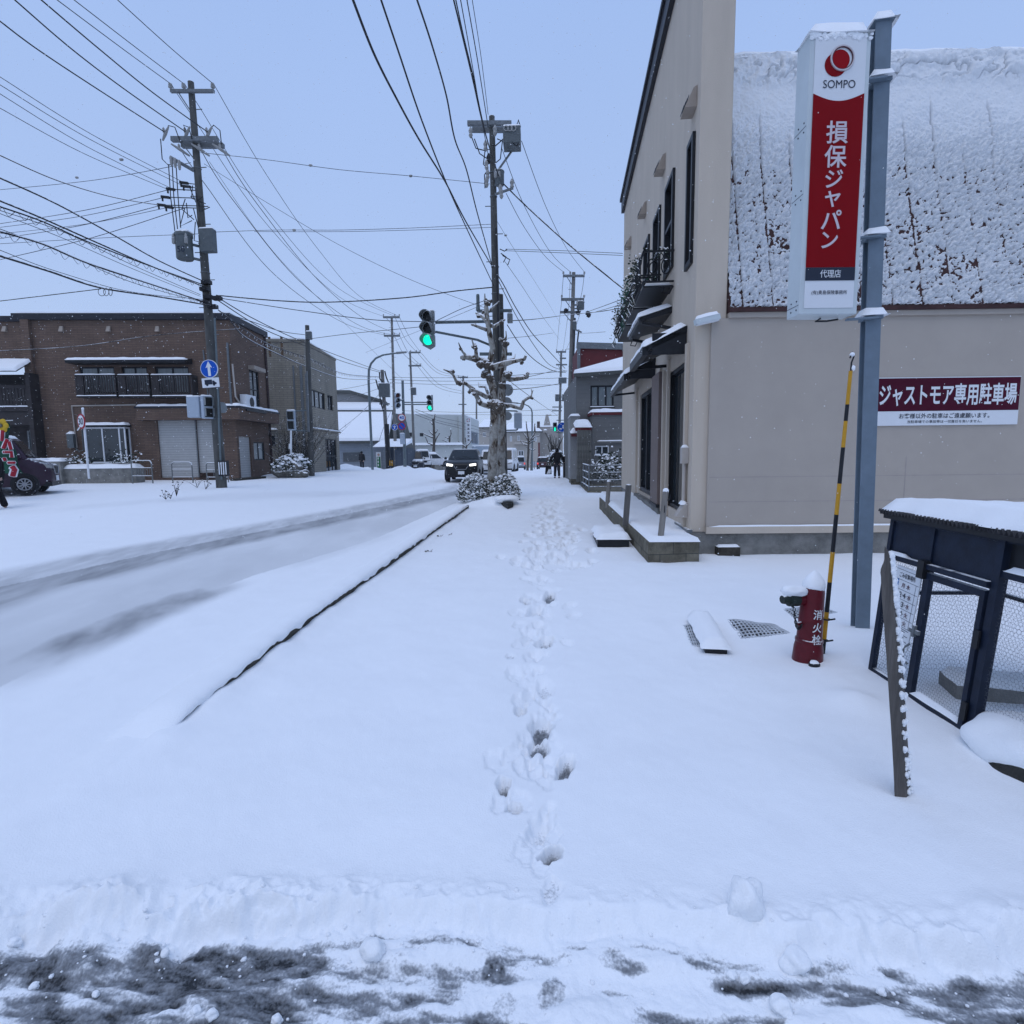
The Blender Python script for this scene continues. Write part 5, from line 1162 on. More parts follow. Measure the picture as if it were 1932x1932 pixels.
    def q(py): return F1.px(30, py, -.4)[1]
    MB(F1.T).hull([(XA, -1.0, q(705)), (XB, -1.0, q(705)), (XB, -.0, q(678)), (XA, -.0, q(678))], [(XA, -1.0, q(704)), (XB, -1.0, q(704)), (XB, -.0, q(677)), (XA, -.0, q(677))]).build('lean_to_roof', 'black', t)
    T = F1.T @ Matrix.Translation((XA, -1.02, q(704)+.01)) @ Matrix.Rotation(math.atan2(q(677)-q(704), 1.0), 4, 'X'); snowcap(T, 0, XB-XA, 0, 1.15, .0, .13, t)
    m = MB(F1.T); m.box(XA, XB, .7, .75, z0-.6, q(700)).build('loggia_back', 'darkwood', t)
    m = MB(F1.T).box(XA, XB, -.55, -.48, q(772)-.1, q(768)).box(XA, XB, -.55, -.48, q(733), q(727)); slatted(m, XA, XB, q(768), q(733), -.52, 26, .8); r = m.build('loggia_railing', 'darkwood', t); snowcap(F1.T, XA, XB, -.57, -.44, q(768), .06, r)
    MB(F1.T).box(XA, XB, -.5, .7, q(802), q(777)).box(XB-.05, XB+.14, -.55, .7, z0-.5, q(704)).build('beam', 'darkwood', t)
    h = F1.rect(42, 57, 812, 880); window(t, F1, h, .35, .08, 'galv', 'curtain', 1, 1, .07)
    # planter wall in front
    pl = thing('planter_wall', 'low weathered stone planter wall with a ridge of snow and small bushes', 'planter', (C.x-6, C.y-1.5, z0))
    G = Frame((atY(106, 890, 22.6).x, 22.6), (atY(256, 890, 22.9).x, 22.9), 0); zb = G.px(180, 900)[1]; zz = G.px(180, 884)[1]
    MB(G.T).box(0, G.len, 0, .6, zb-.4, zz).box(-1.0, .35, -.2, .6, zb-.4, zz+.32).build('wall', 'concrete', pl); snowcap(G.T, .3, G.len, -.04, .62, zz, .2, pl); snowcap(G.T, -1.0, .38, -.2, .6, zz+.32, .15, pl)
    r = random.Random(8)
    for u, s in ((.75, .28), (2.75, .3)):
        b = MB(G.T)
        for i in range(170): leaf(b, (u+r.gauss(0, s), .25+r.gauss(0, .15), zz+.22+abs(r.gauss(0, s*.7))), r.uniform(.06, .13), r)
        b.build('bush', 'leaf', pl)
    return F1, F2
BF1, BF2 = brown_building()

def grey_building():
    c = atY(579, 770, 33.0); a0 = atY(496, 770, 32.6); e0 = atY(637, 770, 39.8); A, C, E = a0.xy, c.xy, e0.xy
    A = C+(A-C)*1.4
    F1 = Frame(A, C, 0); F2 = Frame(C, E, 0); t = thing('grey_building', 'plain two storey grey tiled building with rust streaks behind the bare shrub', 'building', (C.x, C.y, 0)); zt = F1.px(570, 640)[1]
    m = MB(F1.T); hf = F1.rect(504, 519, 822, 841); wallpanel(m, 0, F1.len, -.4, zt, [hf], .2); m.build('front_wall', 'greybrick', t)
    MB(F1.T).quad((hf[0], .18, hf[2]), (hf[1], .18, hf[2]), (hf[1], .18, hf[3]), (hf[0], .18, hf[3])).build('window', 'glass', t)
    hs = [F2.rect(587.5, 613, 738, 770), F2.rect(618, 628, 746, 774), F2.rect(615, 636, 828, 893)]
    m = MB(F2.T); wallpanel(m, 0, F2.len, -.4, zt, hs, .2); m.build('side_wall', 'greybrick', t)
    window(t, F2, hs[0], .06, .06, 'black', 'glass', 3, 1, .07); window(t, F2, hs[1], .06, .06, 'black', 'glass', 2, 1, .07); window(t, F2, hs[2], .06, .08, 'black', 'glass', 3, 2, .07, 'entrance')
    P = [A, C, E, E+Vector((-7, 0)), A+Vector((0, 8))]
    MB().hull([Vector((p.x, p.y, zt)) for p in P], [Vector((p.x, p.y, zt+.07)) for p in P]).build('roof_cap', 'snow', t)
    MB(F1.T).box(.0, F1.len, -.05, -.003, zt-.16, zt-.02).build('coping', 'greybrick', t); MB(F2.T).box(.0, F2.len, -.05, -.003, zt-.16, zt-.02).build('coping', 'greybrick', t)
    z = F2.px(610, 811)[1]; led = MB(F2.T).box(0, F2.len, -.16, -.003, z-.09, z).build('ledge', 'greybrick', t); snowcap(F2.T, 0, F2.len, -.16, -.01, z, .09, led)
    z = F1.px(520, 811)[1]; led = MB(F1.T).box(0, 1.8, -.2, -.003, z-.05, z).build('ledge', 'greybrick', t); snowcap(F1.T, 0, 1.8, -.2, -.01, z, .12, led)
    MB(F1.T).box(F1.len-.30, F1.len-.16, -.1, -.003, .3, F1.px(570, 690)[1]).box(F1.len-.7, F1.len-.62, -.08, -.003, .3, F1.px(570, 690)[1]).build('downpipe', 'galv', t)
    for px in (508, 531): x, z = F1.px(px, 652); MB(F1.T).box(x-.05, x+.09, -.0035, -.001, z-.65, z+.5).build('rust_streak', 'rust', t)
MT['rust'] = mat('rust_stain', (.115, .075, .045), .9, var=.4, scale=9, stretch=(3, 3, .6))
grey_building()

def snow_roof_house():
    t = thing('snow_roof_house', 'blue grey house with a very large plain snow covered roof', 'building', tuple(atY(690, 870, 52)))
    F1 = Frame((atY(620, 860, 52).x, 52), (atY(729, 860, 53).x, 53), 0); L = F1.len
    y = lambda py, o=0: F1.px(690, py, o)[1]
    h = F1.rect(648, 680, 854, 871)
    m = MB(F1.T); wallpanel(m, 0, L, -2, y(833), [h], .2); m.build('front_wall', 'bluegrey', t); MB(F1.T).box(L-.02, L, .0, 8, -2, y(833)).build('side_wall', 'bluegrey', t)
    w = window(t, F1, h, .05, .1, 'black', 'glass', 2, 1, .1); mm = MB(F1.T)
    for i in range(17): x = h[0]+(h[1]-h[0])*i/16; mm.box(x-.03, x+.03, -.08, -.05, h[2]-.05, h[3]+.05)
    mm.build('window_bars', 'galv', w)
    d = 5.5; zr = F1.px(690, 782, d)[1]; ze = y(832)
    m = MB(F1.T); m.hull([(-.6, -.5, ze-.25), (L+.3, -.5, ze-.25), (L+.3, d, zr-.2), (-.6, d, zr-.2)], [(-.6, -.5, ze), (L+.3, -.5, ze), (L+.3, d, zr), (-.6, d, zr)]); m.build('roof', 'darkroof', t)
    MB(F1.T).hull([(-.6, -.5, ze+.01), (L+.3, -.5, ze+.01), (L+.3, d, zr+.01), (-.6, d, zr+.01)], [(-.6, -.42, ze+.3), (L+.3, -.42, ze+.3), (L+.3, d, zr+.3), (-.6, d, zr+.3)]).build('roof_snow', 'snow', t)
    z1 = F1.px(690, 781, d)[1]; z2 = F1.px(690, 773.5, d)[1]; z3 = F1.px(690, 762, d+1.6)[1]; z4 = F1.px(640, 743, d+1.8)[1]
    MB(F1.T).box(-.6, L+.4, d, d+1, z1, z2).build('upper_band', 'darkroof', t)
    MB(F1.T).hull([(-.6, d-.05, z2), (L, d-.05, z2), (L-1.2, d+1.6, z3), (-.6, d+1.6, z3)], [(-.6, d-.05, z2+.2), (L, d-.05, z2+.2), (L-1.2, d+1.6, z3+.2), (-.6, d+1.6, z3+.2)]).build('upper_roof_snow', 'snow', t)
    x1 = F1.px(661, 745, d+1.8)[0]; x2 = F1.px(723, 760, d+1.8)[0]; zz = F1.px(722, 760, d+1.8)[1]
    MB(F1.T).prism([(-1, z3-.2), (x2, z3-.2), (x2, zz), (x1, z4), (-1, z4)], d+1.8, d+5).build('rear_wall', 'greylight', t)
    MB(F1.T).prism([(-1, z4), (x1, z4), (x2+.3, zz-.05), (x2+.3, zz+.2), (x1, z4+.35), (-1, z4+.35)], d+1.4, d+5.2).build('rear_roof', 'darkroof', t)
    a, b, c, e = F1.rect(710, 719, 853, 884, -.1)
    p = thing('standing_banner', 'narrow white banner with a green patterned lower half on the blue grey wall', 'banner', tuple(F1.W((a+b)/2, -.1, c)))
    MB(F1.T).box(a, b, -.12, -.08, c, e).build('cloth', 'white', p); MB(F1.T).box(a+.05, b-.05, -.126, -.122, c+.05, c+(e-c)*.72).build('pattern', 'taggreen', p)
    hd = MB(F1.T).disc(((a+b)/2, -.125, c+(e-c)*.84), .12, (0, 1, 0), .006, 14).build('portrait', 'skin', p)
    for i in range(3): MB(F1.T).box(a+.12, b-.22, -.131, -.127, c+(e-c)*(.15+.2*i), c+(e-c)*(.28+.2*i)).build('lettering_block', 'white', p)
    g = thing('garage', 'small dark blue grey garage with a pointed black roof behind the signal pole', 'garage', tuple(atY(758, 884, 50)))
    G = Frame((atY(745, 860, 50).x, 50), (atY(769, 860, 50).x, 50), 0); L = G.len; q = lambda py: G.px(757, py)[1]
    MB(G.T).box(0, L, 0, 4, -2, q(848)).build('wall', 'garagewall', g); MB(G.T).hull([(-1.9, -.4, q(843)), (L-.2, -.4, q(843)), (L-.2, 3, q(834)), (-1.9, 3, q(834))], [(-1.9, -.4, q(842)), (L-.2, -.4, q(842)), (L-.2, 3, q(826)), (-1.9, 3, q(826))]).build('roof_snow', 'snow', g)
    b = thing('gabled_shed', 'dark gabled shed roof behind the poles', 'shed', tuple(atY(740, 880, 58))); B = Frame((atY(722, 860, 58).x, 58), (atY(762, 860, 58).x, 58), 0); p = lambda x, y_: B.px(x, y_)
    MB(B.T).prism([p(729, 845), p(760, 845), p(743, 779)], 0, 5).build('gable', 'darkroof', b); MB(B.T).box(p(729, 845)[0], p(760, 845)[0], 0, 5, -2, p(740, 845)[1]).build('wall', 'garagewall', b)
MT['garagewall'] = mat('garage_blue', (.06, .075, .10), .7, var=.15, pattern=slats(2, .8, 0))
snow_roof_house()

def far_buildings():
    # white hall with tiled garden wall
    t = thing('white_hall', 'large off-white windowless hall with a shop sign on its corner', 'building', tuple(atY(820, 870, 85)))
    C = atY(878, 830, 85).xy; A = atY(740, 830, 80).xy; E = atY(904, 830, 101).xy; F1 = Frame(A, C, 0); F2 = Frame(C, E, 0); zt = F1.px(840, 782.5)[1]
    m = MB(F1.T); h = [F1.rect(772.5, 777.5, 816, 824), F1.rect(792, 799, 817, 823.5)]; wallpanel(m, 0, F1.len, -4, zt, h, .3); m.build('front_wall', 'whitewall', t)
    for k in h: window(t, F1, k, .1, .1, 'darkwood', 'glass', 2, 1, .1)
    m = MB(F2.T); hb = F2.rect(889, 902, 815, 838); wallpanel(m, 0, F2.len, -4, zt, [hb], .3); m.build('side_wall', 'whitewall', t); window(t, F2, hb, .1, .12, 'signback_', 'glass', 5, 1, .1) if False else window(t, F2, hb, .1, .12, 'signalback', 'glass', 5, 1, .1)
    MB().hull([Vector((p.x, p.y, zt)) for p in (A, C, E, E+Vector((-20, 0)))], [Vector((p.x, p.y, zt+.12)) for p in (A, C, E, E+Vector((-20, 0)))]).build('roof_snow', 'snow', t)
    a, b, c, d = F1.rect(865, 872, 796, 870); MB(F1.T).box(a, b, -.4, -.003, c-2, d+.8).build('buttress', 'whitewall', t)
    s = thing('vertical_shop_sign', 'white vertical shop sign with a small red and blue mark far down the street', 'sign', tuple(atY(884, 820, 83)))
    G = Frame((atY(879, 820, 82.5).x, 82.5), (atY(888, 820, 82.5).x, 82.5), 0); a, b, c, d = G.rect(879.5, 888, 787, 834)
    MB(G.T).box(a, b, 0, .3, c, d).build('board', 'signwhite', s); cx = (a+b)/2; cz = d-.45; e = MB(G.T)
    for k in range(4): an = k*math.pi/2+.3; e.m = k % 2; e.tube([(cx+.22*math.cos(an+j*.25), -.01, cz+.22*math.sin(an+j*.25)) for j in range(5)], .055, 5)
    e.build('mark', ['red', 'navy'], s)
    for k in range(5): z = d-1.15-k*.55; MB(G.T).box(a+.16, b-.16, -.012, -.002, z-.16, z-.08).box(a+.16, b-.16, -.012, -.002, z+.04, z+.12).box(cx-.05, cx+.05, -.0125, -.0025, z-.08, z+.04).build('character', 'navy', s)
    w = thing('garden_wall', 'long white garden wall with a snow topped scalloped tile coping', 'wall', tuple(atY(815, 870, 74)))
    G = Frame((atY(752, 850, 74).x, 74), (atY(872, 850, 76).x, 76), 0); zc = G.px(815, 841)[1]
    MB(G.T).box(0, G.len, 0, .3, -4, zc).build('wall_body', 'whitewall', w); MB(G.T).box(0, G.len, -.03, -.002, -4, G.px(815, 866)[1]).build('wall_foot', 'concrete', w)
    co = MB(G.T).box(0, G.len, -.35, .5, zc, zc+.12).build('coping', 'darkroof', w); sc = MB(G.T); n = 46
    for i in range(n): x = G.len*(i+.5)/n; sc.blob((x, -.28, zc+.16), .17, 2, .2, 1, (1, .9, .8), i)
    sc.box(0, G.len, -.3, .45, zc+.13, zc+.42); sc.build('coping_snow', 'snow', w)
    a, b, c, d = G.rect(766, 781, 848, 859); MB(G.T).box(a, b, -.02, -.002, c, d).build('opening', 'darkwood', w)
    # houses at the end of the street
    for nm, lab, cat, x0, x1, yt, Y, mm, rf in (('cream_house', 'cream two storey house with a snowy hip roof at the end of the street', 'house', 950, 1019, 814, 112, 'creamwall', 1), ('grey_block', 'plain flat roofed grey block beside the cream house', 'building', 1019, 1062, 805, 116, 'greywall', 0), ('distant_house', 'small pale distant house between the hall and the plane tree', 'house', 904, 934, 806, 125, 'creamwall', 1), ('low_shop', 'low grey snow covered shop behind the dark car', 'shop', 880, 928, 842, 92, 'signalback', 0)):
        G = Frame((atY(x0, 850, Y).x, Y), (atY(x1, 850, Y).x, Y), 0); L = G.len; z = G.px((x0+x1)/2, yt)[1]; t = thing(nm, lab, cat, tuple(G.W(L/2, 0, -1.5)))
        hs = []
        if nm == 'cream_house': hs = [G.rect(962, 966, 823, 833), G.rect(976, 981, 822, 832), G.rect(978, 988, 850, 860), G.rect(973, 976, 850, 860), G.rect(1008, 1013, 825, 833)]
        if nm == 'distant_house': hs = [G.rect(911, 917, 816, 824)]
        m = MB(G.T); wallpanel(m, 0, L, -5, z, hs, .3); m.box(L-.01, L, .01, 10, -5, z-.01).box(0, .01, .01, 10, -5, z-.01); m.build('wall', mm, t)
        for h in hs: window(t, G, h, .05, .12, 'white', 'glass', 2, 1, .12)
        if rf:
            k = 2.0; MB(G.T).hull([(-.5, -.6, z), (L+.5, -.6, z), (L+.5, 10, z), (-.5, 10, z)], [(1.0, 4, z+k), (L-1.5, 4, z+k), (L-1.5, 6, z+k), (1.0, 6, z+k)]).build('roof', 'snow', t)
            MB(G.T).box(-.5, L+.5, -.62, -.55, z-.25, z).build('eaves', 'darkroof', t)
        else: MB(G.T).hull([(-.1, -.1, z), (L+.1, -.1, z), (L+.1, 10, z), (-.1, 10, z)], [(0, 0, z+.25), (L, 0, z+.25), (L, 10, z+.25), (0, 10, z+.25)]).build('roof_snow', 'snow', t)
        if nm == 'cream_house':
            x, zz = G.px(1016, 806); MB(G.T).box(x-.3, x+.3, 1, 1.6, z, zz+1.2).build('chimney', 'brickdark', t)
            a, b, c, d = G.rect(969, 1001, 834, 838); MB(G.T).box(a, b, -1, 0, c, d).build('balcony', 'creamwall', t)
            a, b, c, d = G.rect(1015.5, 1018.5, 835, 866); MB(G.T).box(a, b, -.1, -.003, c, d).build('red_pier', 'redwall', t)
        if nm == 'grey_block':
            a, b, c, d = G.rect(1025, 1032, 812, 817); bx = MB(G.T).box(a, b, -.8, -.003, c, d).build('wall_box', 'greywall', t); snowcap(G.T, a, b, -.8, 0, d, .25, bx)
            x, zz = G.px(1032.5, 803); tw = MB(G.T).hull([(x-.8, 1, z), (x+.8, 1, z), (x+.8, 2.2, z), (x-.8, 2.2, z)], [(x-.25, 1.3, z+2.6), (x+.2, 1.3, z+2.6), (x+.2, 1.8, z+2.6), (x-.25, 1.8, z+2.6)]).tube([(x, 1.5, z+2.4), (x+.9, 1.5, z+2.5)], .12, 6).build('rooftop_stack', 'greywall', t)
    # neighbour house on the right, beyond the shop
    t = thing('grey_house', 'grey sided house with a dark red gable and snowy roofs just beyond the shop', 'house', tuple(atY(1120, 915, 26)))
    G = Frame((atY(1087, 850, 26).x, 26), (atY(1087, 850, 26).x+9, 26.2), 0); L = G.len; q = lambda x, y_, o=0: G.px(x, y_, o)
    hw = [G.rect(1114, 1158, 727, 768)]
    m = MB(G.T); wallpanel(m, 0, L, -.2, q(1100, 707)[1], hw, .15); m.box(0, .01, .0, 8, -.2, q(1100, 707)[1]); m.build('front_wall', 'greysiding', t)
    window(t, G, hw[0], .03, .07, 'black', 'curtain', 3, 1, .08, sill=.08)
    eL = q(1083, 705, -.5); eR = q(1171, 699, -.5); rL = q(1094, 699, 2.5); rR = q(1171, 677, 2.5); x1 = L
    ze = eL[1]; zE = ze+(eR[1]-ze)/(eR[0]-eL[0])*(L-eL[0]); zr = rL[1]; zR = zr+(rR[1]-zr)/(rR[0]-rL[0])*(L-rL[0])
    MB(G.T).hull([(eL[0], -.5, ze-.14), (x1, -.5, zE-.14), (x1, 2.5, zR-.3), (rL[0], 2.5, zr-.3)], [(eL[0], -.5, ze), (x1, -.5, zE), (x1, 2.5, zR-.15), (rL[0], 2.5, zr-.15)]).build('roof', 'darkroof', t)
    MB(G.T).hull([(eL[0]-.03, -.52, ze+.01), (x1, -.52, zE+.01), (x1, 2.5, zR-.14), (rL[0], 2.5, zr-.14)], [(eL[0]+.03, -.42, ze+.18), (x1, -.42, zE+.18), (x1, 2.5, zR), (rL[0], 2.5, zr)]).build('roof_snow', 'snow', t)
    zg = q(1091, 654, 2.6)[1]; xg = q(1091, 654, 2.6)[0]; MB(G.T).prism([(xg, 3), (L, 3), (L, zg-.7), (xg+2.2, zg-.1), (xg, zg)], 2.6, 6).build('red_gable', 'redwall', t)
    MB(G.T).bar((xg-.1, 2.5, zg+.05), (xg+2.2, 2.5, zg-.05), .12, .3).bar((xg+2.2, 2.5, zg-.12), (L, 2.5, zg-.8), .12, .3).bar((xg+.02, 2.52, zg), (xg+.02, 2.52, zr-.3), .14).build('gable_trim', 'galv', t)
    # front box and porch roofs
    B = Frame((atY(1117, 850, 24.8).x, 24.8), (atY(1117, 850, 24.8).x+7, 24.9), 0); hb = B.rect(1123, 1149, 841, 858); zb = B.px(1140, 783)[1]
    m = MB(B.T); wallpanel(m, 0, B.len, -.2, zb, [hb], .1); m.box(0, .01, 0, 1.3, -.2, zb); m.build('front_box', 'greysiding', t); window(t, B, hb, .02, .05, 'white', 'glass', 2, 1, .06, sill=.05)
    bt = MB(B.T).box(-.08, B.len, -.08, 1.3, zb, zb+.12).build('box_roof_edge', 'redwall', t); snowcap(B.T, -.1, B.len, -.1, 1.25, zb+.12, .16, bt)
    bd = MB(B.T).box(.2, B.len, -.06, -.003, zb-1.25, zb-1.15).build('ledge', 'greysiding', t); snowcap(B.T, .2, B.len, -.06, -.005, zb-1.15, .07, bd)
    for (x0, x1, ya, yb, Y, o) in ((1086, 1116, 790, 807, 24.9, .9), (1078, 1092, 806, 818, 26.0, .7)):
        a = atY(x0, yb, Y-o); b = atY(x1, yb, Y-o); c = atY(x1, ya, Y+.3)
        pr = MB().hull([(a.x, a.y, a.z-.14), (b.x, b.y, b.z-.14), (b.x, Y+.3, a.z+.1), (a.x, Y+.3, a.z+.1)], [(a.x, a.y, a.z), (b.x, b.y, b.z), (b.x, Y+.3, a.z+.25), (a.x, Y+.3, a.z+.25)]).build('porch_roof', 'redwall', t)
        T = Matrix.Translation((a.x-.03, a.y-.03, a.z+.01)) @ Matrix.Rotation(math.atan2(.25, o+.3), 4, 'X'); snowcap(T, 0, b.x-a.x+.06, 0, o+.33, 0, .2, pr)
    a, b, c, d = (atY(1076, 850, 25.6), atY(1094, 850, 25.6), 0, 0); zt = atY(1084, 785, 25.6).z
    MB().box(a.x, b.x, 25.6, 27.5, .35, zt).build('entrance_wall', 'greylight', t); MB().box(a.x+.05, b.x, 25.65, 27.4, -.3, .35).build('foundation', 'mossy', t)
    snowcap(Matrix.Identity(4), a.x-.03, b.x, 25.55, 27.5, zt, .12, t)
    for i in range(9):
        px = 1089+i*3.2; b0 = atY(px, 882, 23.5-.0); m = MB(); tp = atY(px+1.5-.3*i, 812, 23.9)
        o = thing('winter_pole', 'thin grey pole of the winter plant guard leaning on the grey house', 'pole', tuple(b0), 'winter guard poles by the grey house'); MB().tube([b0-Vector((0, 0, .6)), tp], .04, 5).build('shaft', 'bamboo', o)
    # railing
    t = thing('pipe_railing', 'snow topped grey pipe railing in front of the grey house', 'railing', tuple(atY(1110, 930, 21.5)))
    c0 = atZ(1086, 910, .05); c1 = atZ(1111, 931, .05); c2 = c1+Vector((3.2, .0, 0)); hts = (.25, .5, .78, 1.05)
    for k in range(7):
        p = c0.lerp(c1, k/6); MB().cyl(p-Vector((0, 0, .3)), p+Vector((0, 0, 1.05)), .028, None, 6).build('post', 'galv', t)
    for k in range(1, 4):
        p = c1.lerp(c2, k/2.6); MB().cyl(p-Vector((0, 0, .3)), p+Vector((0, 0, 1.05)), .028, None, 6).build('post', 'galv', t)
    for h in hts: u = Vector((0, 0, h)); MB().tube([c0+u, c1+u, c2+u], .025, 6).build('rail', 'railsnow', t)
    MB().hull([c0+Vector((0, -.1, -.2)), c1+Vector((-.05, -.1, -.2)), c2+Vector((0, -.1, -.2)), c2+Vector((0, .2, -.2))], [c0+Vector((0, -.1, .10)), c1+Vector((-.05, -.1, .10)), c2+Vector((0, -.1, .1)), c2+Vector((0, .2, .1))]).build('kerb_base', 'mossy', t)
    r = random.Random(4); b = MB(); cc = atY(1150, 885, 23.3)
    s = thing('snowy_shrub', 'bushy shrub loaded with snow behind the pipe railing', 'shrub', tuple(cc))
    for i in range(500): leaf(b, cc+Vector((r.gauss(0, .32), r.gauss(0, .25), r.gauss(.1, .32))), r.uniform(.07, .16), r)
    b.build('foliage', 'leaf', s)
    bx = thing('dark_planter_box', 'dark brown box with snow on its lid against the grey house', 'box', tuple(atY(1067, 897, 33)))
    a = atY(1063, 880, 33); b = atY(1074, 880, 33); zt = atY(1068, 861, 33).z; MB().box(a.x, b.x, 33, 33.6, -.4, zt).build('body', 'darkwood', bx); snowcap(Matrix.Identity(4), a.x-.02, b.x+.02, 33, 33.6, zt, .1, bx)
    ns = thing('notice_plate', 'small white notice plate on the right hand utility pole', 'sign', tuple(atY(1065.5, 843, 34.6))); a = atY(1063.2, 851, 34.6); b = atY(1068.5, 834.5, 34.6); MB().box(a.x, b.x, 34.6, 34.62, a.z, b.z).build('plate', 'white', ns); MB().box(a.x+.04, b.x-.04, 34.59, 34.598, a.z+.15, b.z-.15).build('print', 'signalback', ns)
MT['railsnow'] = mat('snowy_rail', (.16, .17, .17), .5, var=.2, snow=.25)
far_buildings()

# ------------------------------------------------------------------ utility poles
POLE = {}
def pole(key, label, top, base, Y, r0, r1, m='pole', group='utility poles along the street', name='utility_pole', steps=True):
    b = atY(*base, Y); t_ = atY(*top, Y); zg = gz(b.x, b.y); d = t_-b; d.normalize()
    if b.z > zg: b = b+d*((zg-b.z)/d.z)
    t = thing(name, label, 'utility pole', tuple(b), group)
    mb = MB().tube([b-d*.3, b+d*.01, b.lerp(t_, .5), t_], [r0, r0, (r0+r1)/2, r1], 14); mb.build('shaft', m, t, smooth=50)
    MB().blob(t_, r1*.95, 2, .2, 2, (1, 1, .45)).build('snow_cap', 'snow', t, smooth=80)
    if steps:
        s = MB(); L = (t_-b).length; k = 0; z = 2.6
        while z < L-.5:
            p = b+d*z; e = Vector((1 if k % 2 else -1, 0, 0)); s.bar(p, p+e*(r0+.13), .022); z += .9; k += 1
        s.build('step_bolts', 'galv', t)
        c = MB()
        for z in (.55, .62, .8, .86): p = b+d*(L*z); c.ring(p, r0+(r1-r0)*z+.008, .014, d, 16, 5)
        c.build('pole_band', 'galv', t)
    POLE[key] = (t, b, t_, d, Y); return t
def crossarm(key, x0, x1, py, th=.09, dy=-.16, ins=(), m='galv', brace=True, double=False, tilt=0):
    t, b, tp, d, Y = POLE[key]; a = atY(x0, py, Y+dy); c = atY(x1, py+tilt, Y+dy); mb = MB().bar(a, c, th, th)
    if double: mb.bar(a+Vector((.12, .34, -.02)), c+Vector((.0, .34, -.02)), th, th)
    if brace: mid = b.lerp(tp, 1-(tp.z-a.z+.7)/(tp-b).length); mb.bar(a.lerp(c, .16), Vector((mid.x, mid.y-.05, a.z-.65)), .035)
    arm = mb.build('crossarm', m, t)
    for px in ins:
        p = atY(px, py, Y+dy); MB().lathe(p+Vector((0, 0, th/2)), [(.02, 0), (.02, .05), (.065, .06), (.065, .10), (.04, .115), (.06, .13), (.06, .17), (.035, .2)], 10).build('insulator', 'porcelain', t, smooth=50)
    return arm
def transformer(key, x0, x1, y0, y1, dy=-.25, num=None, n=3):
    t, b, tp, d, Y = POLE[key]; a = atY((x0+x1)/2, y1, Y+dy); c = atY((x0+x1)/2, y0, Y+dy); r = (atY(x1, y1, Y+dy).x-atY(x0, y1, Y+dy).x)/2; H = c.z-a.z
    o = MB().lathe(a, [(r*.85, 0), (r*.92, .03), (r*.92, H*.78), (r, H*.8), (r, H*.88), (r*.9, H*.92), (r*.4, H*.97)], 20).build('transformer', 'trans', t, smooth=40)
    for k in range(n):
        p = a+Vector((-r*.8+k*r*.75, -r*.7, H*.62)); MB().lathe(p, [(.045, -.12), (.055, -.1), (.055, .06), (.03, .08), (.05, .1), (.02, .2)], 8).build('bushing', 'porcelain', o, smooth=40)
    MB().bar(a+Vector((0, 0, .1)), Vector((b.x+(tp.x-b.x)*.6, Y, a.z+.1)), .07).bar(a+Vector((0, 0, H*.6)), Vector((b.x+(tp.x-b.x)*.6, Y, a.z+H*.6)), .07).build('hanger', 'galv', o)
    if num: txt(num, Matrix.Translation(a+Vector((r*.15, -r*.93, H*.28))), 'navy', o, 'number', .2, None, .02)
    snowcap(Matrix.Translation(c), -r*.7, r*.7, -r*.7, r*.7, -.06, .07, o)
    return o
def pbox(key, x0, x1, y0, y1, dy=-.3, dep=.25, m='trans', name='junction_box'):
    t, b, tp, d, Y = POLE[key]; a = atY(x0, y1, Y+dy); c = atY(x1, y0, Y+dy); o = MB().box(a.x, c.x, Y+dy, Y+dy+dep, a.z, c.z).build(name, m, t, bevel=.02); snowcap(Matrix.Identity(4), a.x, c.x, Y+dy, Y+dy+dep, c.z, .06, o); return o
# left corner pole
pole('P1', 'tall dark concrete utility pole at the left corner carrying a round blue arrow sign', (360, 155), (418.5, 922), 19, .18, .095)
crossarm('P1', 322, 404, 172, ins=(322, 347, 402)); crossarm('P1', 324, 411, 263, .14, double=True)
t1 = POLE['P1'][0]
for px, py, dx in ((312, 252, -1), (352, 252, -1), (393, 252, -1), (341, 283, 1), (379, 283, 1), (418, 283, 1)):   # strain insulators
    p = atY(px, py, 18.8); s = MB().tube([p+Vector((-.22*dx, -.15, .12)), p, p+Vector((.2*dx, .15, -.12))], [.025, .055, .03], 8).blob(p+Vector((-.05, 0, .10)), .055, 1, .3, 2, (.8, .8, 2)).build('strain_insulator', 'porcelain', t1)
for pts in (((312, 248), (318, 237), (330, 240), (341, 270)), ((350, 245), (346, 236), (356, 240), (362, 262)), ((395, 246), (403, 236), (415, 246), (418, 272)), ((303, 262), (306, 300), (318, 312), (330, 306)), ((318, 310), (322, 372), (330, 436)), ((325, 310), (328, 372), (335, 432)), ((332, 308), (336, 372), (341, 430))):
    MB().tube([atY(x, y, 18.75) for x, y in pts], .016, 5).build('jumper_lead', 'cable', t1)
a, b = atY(320, 296, 18.5), atY(366, 322, 18.9); MB().cyl(a, b, .055, .06, 8).build('cutout_arm', 'galv', t1)
for px in (323, 330, 338): MB().lathe(atY(px, 298+(px-320)*.5, 18.5)-Vector((0, 0, .12)), [(.03, -.1), (.05, 0), (.05, .14), (.03, .2)], 8).build('insulator', 'porcelain', t1)
transformer('P1', 334, 365, 436, 490, -.45, '50'); pbox('P1', 377, 400, 430, 474)
